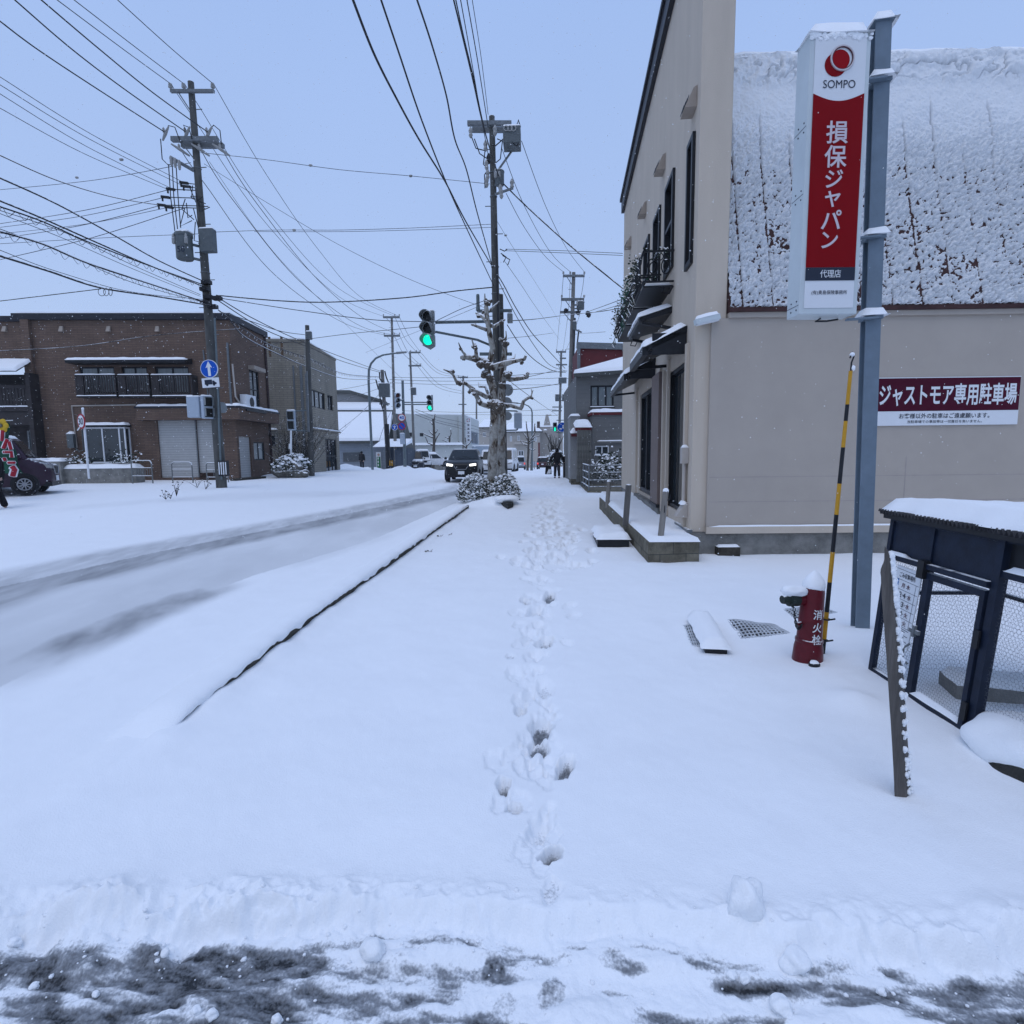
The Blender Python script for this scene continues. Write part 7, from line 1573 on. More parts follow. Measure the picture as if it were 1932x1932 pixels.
cable('short stay wire from the signal head to the centre pole', G5, [(822, 606), (870, 583), (918, 566)], 18.8, 19.6, .011)
# overhead from the centre pole toward the camera
zt = lambda z: ('Z', z)
cable('thick double wire rising from the centre pole to the top edge', G3, [(941, 335), (914, 246), (892, 150), (873, 70), (856, 0)], 19.3, zt(10.5), .017, 'cablesnow')
cable('second strand of the thick double wire above the centre pole', G3, [(943, 338), (917, 255), (893, 145), (875, 70), (860, 0)], 19.3, zt(10.6), .013)
cable('thin wire between the thick double wire and the pole top', G3, [(924, 308), (906, 210), (887, 100), (869, 0)], 19.3, zt(11.5), .011)
cable('wire from the crossarm centre of the pole straight to the top edge', G3, [(921, 240), (902, 120), (881, 0)], 19.3, zt(12.2), .013)
cable('rightmost thin wire from the centre pole top to the top edge', G3, [(921, 216), (908, 110), (891, 0)], 19.4, zt(12.8), .009)
cable('left heavy snowy cable sweeping from the centre pole to the top edge', G3, [(930, 505), (880, 420), (840, 343), (790, 262), (745, 180), (705, 100), (666, 0)], 19.3, zt(7.4), .018, 'cablesnow')
cable('middle heavy snowy cable sweeping from the centre pole to the top edge', G3, [(932, 540), (880, 430), (842, 345), (795, 225), (752, 98), (719, 0)], 19.3, zt(7.6), .014, 'cablesnow')
cable('right heavy snowy cable sweeping from the centre pole to the top edge', G3, [(928, 500), (900, 400), (880, 320), (858, 262), (842, 180), (815, 85), (787, 0)], 19.3, zt(8.2), .015, 'cablesnow')
cable('heavy black cable from the centre pole to the corner of the beige shop', G5, [(943, 340), (995, 391), (1060, 450), (1120, 500), (1176, 545)], 19.3, 18.7, .022, 'cablesnow')
cable('upper of a pair of thin level wires from the centre pole to the shop', G5, [(954, 470), (1060, 473), (1175, 478)], 19.4, 18.7, .008)
cable('lower of a pair of thin level wires from the centre pole to the shop', G5, [(954, 473), (1060, 477), (1175, 482)], 19.4, 18.7, .008)
cable('right wire from the centre pole switch cabinet to the right hand pole', G4, [(984, 266), (1030, 390), (1070, 470), (1102.5, 513)], 19.0, 35.3, .011)
cable('middle wire from the centre pole to the top arm of the right hand pole', G4, [(946, 278), (990, 390), (1040, 478), (1076, 513)], 19.3, 35.3, .011)
cable('left wire from the centre pole bracket to the top arm of the right hand pole', G4, [(955, 365), (990, 430), (1030, 485), (1063, 513)], 19.2, 35.3, .011)
cable('thin wire with a ball insulator sloping right from mid centre pole', G4, [(937, 416), (970, 470), (1031, 566), (1058, 612)], 19.5, 62, .007)
cable('thin wire sloping right from the centre pole drop loops', G4, [(953, 494), (985, 540), (1015, 585), (1055, 640)], 19.5, 62, .009)
cable('upper wavy snowy cable from the centre pole down to the right hand pole', G4, [(939, 519), (951, 539), (974, 582), (1005, 630), (1038, 665), (1066, 695)], 19.5, 35.3, .020, 'cablesnow')
cable('lower wavy snowy cable from the centre pole down to the right hand pole', G4, [(941, 531), (975, 598), (1010, 655), (1038, 689), (1068, 700)], 19.5, 35.3, .015, 'cablesnow')
cable('thick smooth cable from the meter box down to the right hand pole', G4, [(957, 613), (985, 655), (1015, 684), (1045, 700), (1068, 703)], 19.9, 35.3, .017)
cable('top service wire from the right hand pole to the shop balcony', G5, [(1106, 589), (1140, 577), (1172, 565)], 35.0, 18.6, .012)
cable('second service wire from the right hand pole to the shop balcony', G5, [(1109, 592), (1140, 584), (1172, 574)], 35.0, 18.6, .010)
cable('lowest thick service wire from the right hand pole to the shop balcony', G5, [(1056, 596), (1090, 592), (1130, 588), (1172, 581)], 35.2, 18.6, .016, 'cablesnow')
cable('thick cable from the meter box crossing to the right hand pole arm', G5, [(967, 605), (1010, 602), (1056, 596)], 20, 35.2, .017)
cable('snow dotted cable from the right hand pole to the grey house roof', G5, [(1086, 655), (1110, 672), (1140, 686), (1172, 694)], 35.2, 26, .014, 'cablesnow')
cable('upper thin wire from the right hand pole to the shop rear', G5, [(1093, 629), (1115, 628), (1142, 626)], 35.2, 22, .009)
cable('lower thin wire from the right hand pole to the shop rear', G5, [(1090, 645), (1115, 650), (1150, 653)], 35.2, 22, .009)
# wires among the far poles
for k, (lab, pts, Y0, Y1, r) in enumerate((
    ('right top wire between the two far left poles', [(753.5, 598), (772, 635), (793, 664)], 51.8, 65.8, .018), ('middle top wire between the two far left poles', [(745, 598), (765, 640), (786, 664)], 51.8, 65.8, .018), ('left second level wire between the two far left poles', [(744, 633), (762, 668), (787, 689)], 51.8, 65.8, .018), ('right second level wire between the two far left poles', [(754, 633), (772, 668), (794, 689)], 51.8, 65.8, .018),
    ('top wire from the offset arm pole to the distant pole by the hall', [(793, 664), (830, 700), (882, 711)], 65.8, 81.7, .02), ('second wire from the offset arm pole to the distant pole by the hall', [(786, 664), (825, 703), (865, 711)], 65.8, 81.7, .02), ('third wire from the offset arm pole to the distant pole by the hall', [(794, 689), (830, 726), (872, 738)], 65.8, 81.9, .02), ('fourth wire from the offset arm pole to the distant pole by the hall', [(787, 690), (825, 730), (872, 743)], 65.8, 81.9, .02),
    ('upper of the low wires passing in front of the white hall', [(784, 772), (825, 787), (872, 797), (930, 815)], 65.8, 100, .025), ('middle of the low wires passing in front of the white hall', [(784, 777), (825, 793), (872, 804), (930, 818)], 65.8, 100, .025), ('lower of the low wires passing in front of the white hall', [(784, 782), (825, 797), (872, 809), (930, 826)], 65.8, 100, .03),
    ('level wire crossing behind the far green signal at its top', [(735, 716), (860, 719), (1060, 713)], 52, 62, .022), ('level wire just below crossing behind the far green signal', [(735, 722), (860, 726), (1060, 726)], 52, 62, .018), ('level wire crossing high between the far left poles and the right pole', [(740, 712), (900, 712), (1070, 700)], 52, 35.4, .018), ('faint level wire crossing low above the white hall', [(760, 775), (900, 778), (1050, 772)], 66, 62, .02), ('faint level wire crossing at the hall roof height', [(870, 782), (960, 783), (1052, 784)], 82, 62, .022),
    ('wire from the street lamp to the far two arm pole', [(637, 757), (700, 738), (740, 722)], 41, 52, .016), ('wire from the grey building to the rusty cabinet pole', [(641, 735), (680, 728), (718, 719)], 41, 46.8, .014), ('diagonal wire in front of the snow roof house', [(640, 812), (680, 780), (716, 743)], 41, 46.8, .016), ('second diagonal wire in front of the snow roof house', [(716, 830), (724, 806), (738, 775)], 48, 52, .02), ('thin stay wire from the signal pole across to the far lamp', [(945, 560), (850, 600), (690, 665)], 20, 45, .008),
    ('left wire between the right hand pole and the far right pole', [(1060, 566), (1055, 610), (1050, 663)], 35.3, 61.8, .012), ('right wire between the right hand pole and the far right pole', [(1102, 566), (1085, 620), (1067, 663)], 35.3, 61.8, .012), ('middle wire between the right hand pole and the far right pole', [(1076, 520), (1072, 590), (1062, 663)], 35.3, 61.8, .012), ('vertical lead at the left end of the right hand pole arms', [(1063, 521), (1061, 545), (1060, 565)], 35.2, 35.2, .014), ('vertical lead at the right end of the right hand pole arms', [(1102, 521), (1099, 545), (1095, 565)], 35.2, 35.2, .014),
    ('thin wire from the signal arm pole to the round sign backs', [(958, 638), (1000, 634), (1045, 628)], 20, 35, .010), ('thick level cable from the plane tree to the right hand pole', [(964, 735), (1010, 731), (1068, 722)], 20.5, 35.3, .017), ('second level cable from the plane tree to the right hand pole', [(970, 715), (1010, 708), (1050, 698)], 20.5, 35.3, .014), ('long faint wire from the plane tree down to the far right pole', [(965, 722), (1010, 755), (1052, 784)], 21, 62, .012))):
    cable(lab, G4, pts, Y0, Y1, r)
# ball insulators and coil
for lab, px, py, Y in (('small ball insulator on the upper left thin wire', 145, 335, 20.6), ('small ball insulator on the fourth thin wire by the left pole', 229, 301, 16.5), ('first ball insulator on the crossing wire between the main poles', 586, 312, 19.1), ('second ball insulator on the crossing wire between the main poles', 775, 332, 19.3), ('ball insulator on the lower crossing wire near the left pole', 555, 434, 19.1), ('ball insulator on the thin wire right of the centre pole', 954, 444, 23)):
    o = MB().blob(atY(px, py, Y), .045, 2, .2, 2, (1.4, 1, 1)).build('ball_insulator', 'porcelain', None, smooth=60); tag(o, lab, 'insulator', 'ball insulators on thin wires')
t = MB(); c = atY(200, 547, 14.6)
for k in range(3): t.ring(c+Vector((-.12+.12*k, 0, -.05)), .10, .008, (.3*k, 1, 0), 14, 4)
o = t.build('cable_coil', 'cable', None); tag(o, 'small loose cable coil hanging on the lowest thick cable at left', 'cable coil')

# ------------------------------------------------------------------ plane trees
def bark_pattern(nt, tc, col):
    L = nt.links.new
    mp = nd(nt, 'ShaderNodeMapping'); mp.inputs['Scale'].default_value = (1, 1, .45); L(tc.outputs['Object'], mp.inputs[0])
    n = nd(nt, 'ShaderNodeTexNoise'); n.inputs['Scale'].default_value = 5.5; n.inputs['Detail'].default_value = 4; n.inputs['Distortion'].default_value = .8; L(mp.outputs[0], n.inputs['Vector'])
    cr = nd(nt, 'ShaderNodeValToRGB'); L(n.outputs[0], cr.inputs[0]); cr.color_ramp.interpolation = 'EASE'; e = cr.color_ramp.elements
    e[0].position = .36; e[0].color = (.045, .032, .024, 1); e[1].position = .42; e[1].color = (.13, .105, .08, 1)
    a = e.new(.47); a.color = (.24, .225, .20, 1); b = e.new(.56); b.color = (.33, .325, .30, 1)
    return cr.outputs[0]
MT['bark'] = mat('plane_tree_bark', (1, 1, 1), .9, var=.25, scale=12, bump=.7, bscale=30, snow=.50, pattern=bark_pattern)
MT['barkdark'] = mat('knotty_bark', (.11, .092, .075), .95, var=.55, scale=14, bump=.9, bscale=26, snow=.42)
MT['barkfar'] = mat('far_tree_bark', (.075, .065, .055), .95, var=.5, scale=9, snow=.46)
def limb(t, pts, Y, r0, r1, dy=0.0, knots=(), n=9, name='branch', m='bark'):
    """pts in picture coordinates of one limb; dy leans it towards (-) or away from (+) the viewer"""
    K = len(pts); P = [atY(x, y, Y+dy*i/max(1, K-1)) for i, (x, y) in enumerate(pts)]; s = Y/F; out = []; rs = []
    for i in range(K-1):
        for j in range(4):
            u = j/4; p = P[i].lerp(P[i+1], u); w = (i+u)/(K-1); r = (r0+(r1-r0)*w)*s; q = p*2.2
            out.append(p+Vector((mnoise.noise(q), mnoise.noise(q+Vector((7, 1, 2))), mnoise.noise(q+Vector((1, 5, 9)))))*r*.35); rs.append(r*(1+.16*mnoise.noise(p*6)))
    out.append(P[-1]); rs.append(r1*s)
    o = MB().tube(out, rs, n, jit=.03).build(name, m, t, smooth=70)
    if knots:
        k = MB(); rg = random.Random(int(pts[0][0]*7+pts[-1][1]))
        for x, y, r in knots:
            c = atY(x, y, Y+dy*.6)
            for i in range(5): k.blob(c+Vector((rg.gauss(0, .5), rg.gauss(0, .5), rg.gauss(0, .4)))*r*s, r*s*rg.uniform(.55, 1.0), 2, .6, 2.2, (1, 1, 1), rg.random()*30)
        k.build('burr', 'barkdark', o, smooth=80)
    return o
def Z5(*p): return [(754.7+.1465*x, 518.9+.1465*y) for x, y in p]
def plane_trees():
    Y = 18.0; b = atZ(926, 946, .1); t = thing('plane_tree', 'pollarded plane tree with mottled trunk and snow on its stubby limbs at the kerb', 'tree', tuple(atY(926, 944, Y)))
    limb(t, [(925, 955), (926, 925), (929, 880), (931, 830), (933, 797), (932.5, 768), (930, 740), (927, 724), (921, 706), (920, 694), (926, 676), (929, 658), (926, 640), (921.5, 621), (919, 598), (917, 577)], Y, 9.6, 3.8, 0, (), 16, 'trunk')
    rg = random.Random(1)
    s = Y/F
    for x, y, r in ((933, 762, 13), (937, 766, 11), (924, 715, 8), (912, 706, 7.5), (921, 690, 9), (929, 748, 7), (919, 573, 5.0)):
        k = MB()
        for i in range(4): k.blob(atY(x+rg.gauss(0, r*.25), y+rg.gauss(0, r*.25), Y-.05), r*s*rg.uniform(.55, .9), 3, .45, 2.0, (1, .9, .9), rg.random()*40)
        k.build('trunk_burr', 'barkdark', t, smooth=80)
    L = limb
    L(t, Z5((1150, 1690), (1040, 1650), (985, 1560), (940, 1470), (850, 1400), (740, 1390), (690, 1290), (650, 1255), (560, 1215)), Y, 5, 1.3, -1.0, [(905, 760, 4), (865, 722, 4.5), (876, 724, 3.5), (853, 701, 3.2), (893, 742, 3)])
    L(t, Z5((1120, 1570), (1040, 1530), (975, 1500), (900, 1470)), Y, 5, 3.2, -.5, [(889, 738, 3.5)])
    L(t, Z5((1150, 1130), (1050, 1110), (960, 1080), (870, 1055), (800, 1060)), Y, 7.5, 3.5, -.6, [(875, 674, 4.5), (917, 688, 8), (899, 676, 5)])
    L(t, Z5((840, 1030), (800, 985), (775, 930), (752, 868)), Y-.6, 2.6, .8, -.2, [(868, 658, 2.2)]); L(t, Z5((985, 1060), (975, 960), (950, 920), (925, 830)), Y-.4, 4, .9, -.2, [(897, 656, 4.2), (894, 652, 3)])
    L(t, Z5((1110, 700), (1080, 690), (990, 660), (920, 640)), Y, 4, 1.8, -.5, [(897, 613, 2.2)]); L(t, Z5((1120, 600), (1070, 540), (1040, 520), (980, 492)), Y, 5, 2.0, .5, [(905, 596, 3.5), (915, 592, 4)])
    L(t, Z5((1150, 640), (1200, 665), (1260, 635), (1300, 605), (1350, 575)), Y, 4, 1.8, .5, [(946, 608, 3.4)]); L(t, Z5((1140, 470), (1190, 420), (1230, 385), (1278, 338)), Y, 3, .8, .3)
    L(t, Z5((1110, 400), (1090, 330), (1092, 240)), Y, 3.2, .8, 0, [(917, 569, 4)])
    L(t, Z5((1190, 1200), (1260, 1175), (1340, 1150), (1420, 1120), (1520, 1100), (1600, 1085), (1622, 1035)), Y, 7, 2.2, -.6, [(985, 682, 3.2)])
    L(t, Z5((1180, 1650), (1100, 1440), (1020, 1440), (1010, 1385)), Y, 3, .9, .6)
    # second tree just behind
    Y2 = 19.1; t = thing('plane_tree', 'second pollarded plane tree right behind the first with darker patched bark', 'tree', tuple(atY(943, 935, Y2)))
    limb(t, [(945, 945), (945, 905), (945, 860), (945, 820), (945.5, 780), (946, 745), (949, 710), (951, 687), (952, 665), (951, 650)], Y2, 9.5, 4.5, 0, [(947, 728, 7), (952, 652, 4.5)], 14, 'trunk')
    L(t, Z5((1310, 1400), (1360, 1290), (1420, 1345), (1540, 1335), (1620, 1320), (1660, 1255)), Y2, 6.5, 2.0, -.6, [(957, 708, 7), (993, 708, 3.5), (996, 704, 2.5)])
    L(t, Z5((1250, 1690), (1330, 1670), (1430, 1675), (1560, 1720), (1590, 1625), (1640, 1590), (1690, 1565)), Y2-.6, 4.5, 2.4, -.4, [(1001, 749, 2.8)]); L(t, Z5((1690, 1565), (1698, 1510), (1690, 1465)), Y2-1, 1.4, .6); L(t, Z5((1698, 1530), (1715, 1480)), Y2-1, 1.0, .5)
    L(t, Z5((1340, 930), (1310, 850), (1280, 820)), Y2, 3.5, 2.2, -.2, [(944, 641, 3.5)]); L(t, Z5((1345, 900), (1355, 840), (1370, 790), (1364, 718)), Y2, 2.6, .7, -.2, [(954, 649, 4), (953, 640, 2.6)])
    L(t, Z5((1345, 1130), (1400, 1095), (1470, 1075), (1485, 1020)), Y2, 3, .8, .5)
    # smaller pollards farther on
    specs = (('far pollarded tree in front of the white hall', 72, (((817, 887), (818, 860), (819, 835), (819, 815), (818, 800), (817, 790)), 2.3, 1.5), (((817, 800), (819.5, 790), (820.5, 782)), ((818, 826), (810, 823), (803, 820), (799, 818)), ((819, 840), (808, 836), (803, 825)), ((819, 838), (823, 828), (829, 818)), ((819, 818), (823, 815), (825, 811)), ((818, 820), (813, 816), (810, 812)), ((816, 800), (812, 796)))),
             ('second smaller far pollarded tree in front of the garden wall', 76, (((845, 880), (846, 860), (848, 845), (848, 830), (848, 823)), 1.9, 1.2), (((848, 826), (851, 818), (850.5, 812)), ((848, 836), (840, 832), (836, 831)), ((846, 845), (838, 842), (835, 838)), ((848, 828), (843, 826), (841, 825)), ((848, 842), (855, 841)))),
             ('pollarded tree at the foot of the hall pole', 80, (((879, 878), (880, 852), (880, 840)), 1.9, 1.2), (((880, 845), (872, 838), (866, 833)), ((880, 842), (886, 836), (890, 830)), ((879, 838), (878, 826)))),
             ('far street tree with snowy upward limbs left of the walking person', 60, (((995, 889), (996, 870), (997, 850), (997, 838), (997, 825)), 1.9, 1.3), (((997, 828), (995, 815), (993, 800), (993, 796)), ((997, 836), (990, 833), (983, 832)), ((997, 841), (988, 838), (984, 835)), ((997, 838), (1003, 833), (1009, 832)), ((998, 834), (1004, 824), (1010, 815), (1009, 805)), ((997, 832), (992, 822), (988, 818)), ((999, 832), (1008, 825), (1018, 822)))),
             ('thin far street tree just right of the snowy limbed one', 75, (((1002, 884), (1003, 865), (1004, 848), (1005, 830)), 1.6, .9), (((1004, 850), (998, 846), (994, 843)), ((1005, 835), (1008, 815), (1009, 800)), ((1004, 850), (1009, 848)))),
             ('bare leaning stump tree in front of the red brown car', 58, (((1031, 886), (1033, 872), (1034, 862)), 1.4, 1.5), (((1034, 864), (1032, 860)), ((1034, 864), (1037, 861)))))
    for lab, Yk, (tp, r0, r1), br in specs:
        t = thing('street_tree', lab, 'tree', tuple(atY(*tp[0], Yk)), 'pollarded trees farther down the street'); b0 = atY(*tp[0], Yk); zg = gz(b0.x, b0.y)
        limb(t, [tp[0]]+list(tp), Yk, r0*1.35, r1*1.3, 0, (), 8, 'trunk', 'barkfar')
        MB().cyl(b0+Vector((0, 0, .05)), Vector((b0.x, b0.y, zg-.2)), r0*Yk/F, None, 8).build('trunk_foot', 'barkfar', t)
        for q in br: limb(t, q, Yk, r1*1.25, .8, .3, (), 6, 'branch', 'barkfar'); 
        kk = MB()
        for q in br: kk.blob(atY(*q[-1], Yk+.3), 1.4*Yk/F, 1, .4, 2)
        kk.build('burr', 'barkfar', t)
plane_trees()

MT['stonegrey'] = mat('garden_stone', (.13, .125, .11), .9, var=.4, scale=6, bump=.5, bscale=20, snow=.55)
MT['deadleaf'] = mat('dead_leaf_brown', (.13, .12, .095), .8, var=.3)
# ------------------------------------------------------------------ bushes
def tuft_bush(name, label, cat, c, rad, n, seed, size=(.05, .10), m='leaf', rim=.75, group=None):
    r = random.Random(seed); t = thing(name, label, cat, tuple(c), group); mb = MB(); sn = MB()
    for i in range(n):
        a = r.uniform(0, 2*math.pi); z = r.uniform(-.35, 1); q = math.sqrt(max(0, 1-z*z)) if z > 0 else 1-.2*abs(z); k = r.uniform(rim, 1.03)*(1+.18*mnoise.noise(Vector((math.cos(a)*2, math.sin(a)*2, z*2+seed))))
        p = Vector((c[0]+rad[0]*q*math.cos(a)*k, c[1]+rad[1]*q*math.sin(a)*k, c[2]+rad[2]*(z*k if z > 0 else z*.8)))
        s = r.uniform(*size)
        for j in range(7): leaf(mb, p+Vector((r.gauss(0, .35), r.gauss(0, .35), r.gauss(0, .3)))*s, s*r.uniform(.55, 1.0), r)
        if z > -.1 and r.random() < .50+.35*z and k > .88: sn.blob(p+Vector((0, 0, s*.45)), s*r.uniform(.45, .85), 1, .5, 1.5, (1, 1, .62), r.random()*50)
    f = mb.build('foliage', m, t); sn.build('snow_clumps', 'snow', f, smooth=80); return t
c = atY(898, 934, 17.6); tuft_bush('round_bush', 'snow dusted clipped bush left of the plane tree trunk', 'bush', (c.x, c.y, c.z), (.60, .55, .66), 620, 3, (.045, .085), group='clipped bushes round the plane tree')
c = atY(953, 934, 17.5); tuft_bush('round_bush', 'snow dusted clipped bush right of the plane tree trunk', 'bush', (c.x, c.y, c.z), (.46, .55, .64), 520, 9, (.045, .085), group='clipped bushes round the plane tree')
t = thing('planting_kerb', 'dark edge of the tree pit showing under the snow right of the trunk', 'kerb edge', tuple(atZ(956, 956, .1))); a, b2, cc = atZ(944, 953, .12), atZ(958, 960, .10), atZ(968, 957, .1)
MB().hull([a, b2, cc, cc+Vector((0, .3, 0)), a+Vector((0, .3, 0))], [p+Vector((0, 0, .13)) for p in (a, b2, cc, cc+Vector((0, .3, 0)), a+Vector((0, .3, 0)))]).build('edge', 'rock', t)
s = MB(); s.blob((a+cc)/2+Vector((0, .12, .20)), 1, 3, .15, 1.5, ((cc-a).length*.62, .28, .11), 3); s.build('snow_cap', 'snow', t, smooth=80)
# rock garden with the bare shrub on the far corner
gc = atY(552, 893, 26.3); t = thing('rock_garden', 'small stone edged rock garden with snow on the far corner', 'rock garden', tuple(gc)); r = random.Random(6)
for i, (px, py, q) in enumerate(((528, 891, .38), (540, 893, .30), (552, 893, .36), (565, 894, .34), (573, 893, .3), (556, 880, .4), (545, 878, .3))):
    MB().blob(atY(px, py, 26.3), q*.85, 3, .5, 1.3, (1.2, .8, .7), i).build('stone', 'stonegrey', t, smooth=50)
c = atY(537, 882, 26.2); tuft_bush('low_evergreen', 'low evergreen mound under snow at the left of the rock garden', 'bush', tuple(c), (.62, .5, .42), 170, 12, (.08, .15))
c = atY(556, 876, 26.6); tuft_bush('low_evergreen', 'snow capped evergreen mound around the white signal post', 'bush', tuple(c), (.72, .5, .50), 200, 13, (.08, .15))
c = atY(592, 893, 27.2); t = thing('bare_shrub', 'leafless twiggy shrub spreading behind the short pole', 'shrub', tuple(atY(560, 890, 27.8))); mb = MB()
for bx in (545, 575):
    for i in range(80):
        a = atY(bx+r.gauss(0, 6), 886, 27.8); e = atY(bx+r.gauss(0, 23), r.uniform(785, 850), 27.8+r.gauss(0, .4)); mid = a.lerp(e, .5)+Vector((r.gauss(0, .15), 0, .1)); mb.tube([a, mid, e], [.014, .010, .004], 4)
        for j in range(3): u = r.uniform(.4, 1); p = mid.lerp(e, u); mb.tube([p, p+Vector((r.gauss(0, .3), r.gauss(0, .15), r.uniform(.1, .45)))], [.006, .003], 3)
mb.build('twigs', 'twig', t)
c = atY(1050, 862, 44); tuft_bush('snowy_tree', 'small garden tree loaded with snow beyond the walking person', 'tree', (c.x, c.y, c.z-.3), (.58, .5, .85), 170, 21, (.12, .24))
p = atY(1047, 880, 44); mb = MB(); t0 = thing('bare_sapling', 'thin bare sapling above the snow loaded garden tree', 'tree', tuple(p))
for i in range(26): a = p+Vector((r.gauss(0, .1), 0, 0)); e = atY(1046+r.gauss(0, 8), r.uniform(815, 845), 44); mb.tube([a, a.lerp(e, .5)+Vector((r.gauss(0, .2), 0, .2)), e], [.05, .03, .012], 4)
mb.build('twigs', 'twig', t0)
# weeds poking through the snow near the left pole
for k, (px, py, n) in enumerate(((333, 936, 6), (313, 942, 2), (322, 941, 3), (388, 923, 3), (372, 920, 3))):
    g = atZ(px, py, .35); zz = gz(g.x, g.y); g = atZ(px, py, zz); mb = MB(); t = thing('dry_weed', ['tallest dry weed poking through the snow left of the corner pole', 'single dry stalk left of the tallest weed', 'small dry tuft between the weed and the stalk', 'dry tuft at the left foot of the corner pole', 'short dry weed nearest the left foot of the corner pole'][k], 'weed', tuple(g), 'dry weeds in the snow')
    for i in range(n+2): e = g+Vector((r.gauss(0, .12), r.gauss(0, .1), r.uniform(.1, .42 if k == 0 else .28))); mb.tube([g, g.lerp(e, .6)+Vector((r.gauss(0, .03), 0, .03)), e], [.008, .006, .003], 4).blob(e, .022, 1, .3, 2)
    mb.build('stalks', 'twig', t)
for k, (px, py) in enumerate(((756, 1035), (735, 1052), (701, 1062), (831, 1014), (848, 1010), (810, 1040))):
    g = atZ(px, py, .14 if k < 3 else .09); zz = gz(g.x, g.y); mb = MB(); t = thing('dead_leaf', ['curled dead leaf farthest along the snowy kerb', 'middle dead leaf on the snowy kerb', 'nearest dead leaf on the snowy kerb', 'left dark twig bit on the pavement beyond the kerb', 'right dark twig bit on the pavement beyond the kerb', 'lone pale twig bit on the pavement snow'][k], 'leaf', (g.x, g.y, zz), 'dead leaves and twigs on the snow')
    for i in range(3): leaf(mb, (g.x+r.gauss(0, .02), g.y+r.gauss(0, .02), zz+.01), .05 if k else .09, r)
    mb.tube([(g.x, g.y, zz), (g.x+.05, g.y+.02, zz+.035)], .003, 4); mb.build('blade', 'deadleaf', t)

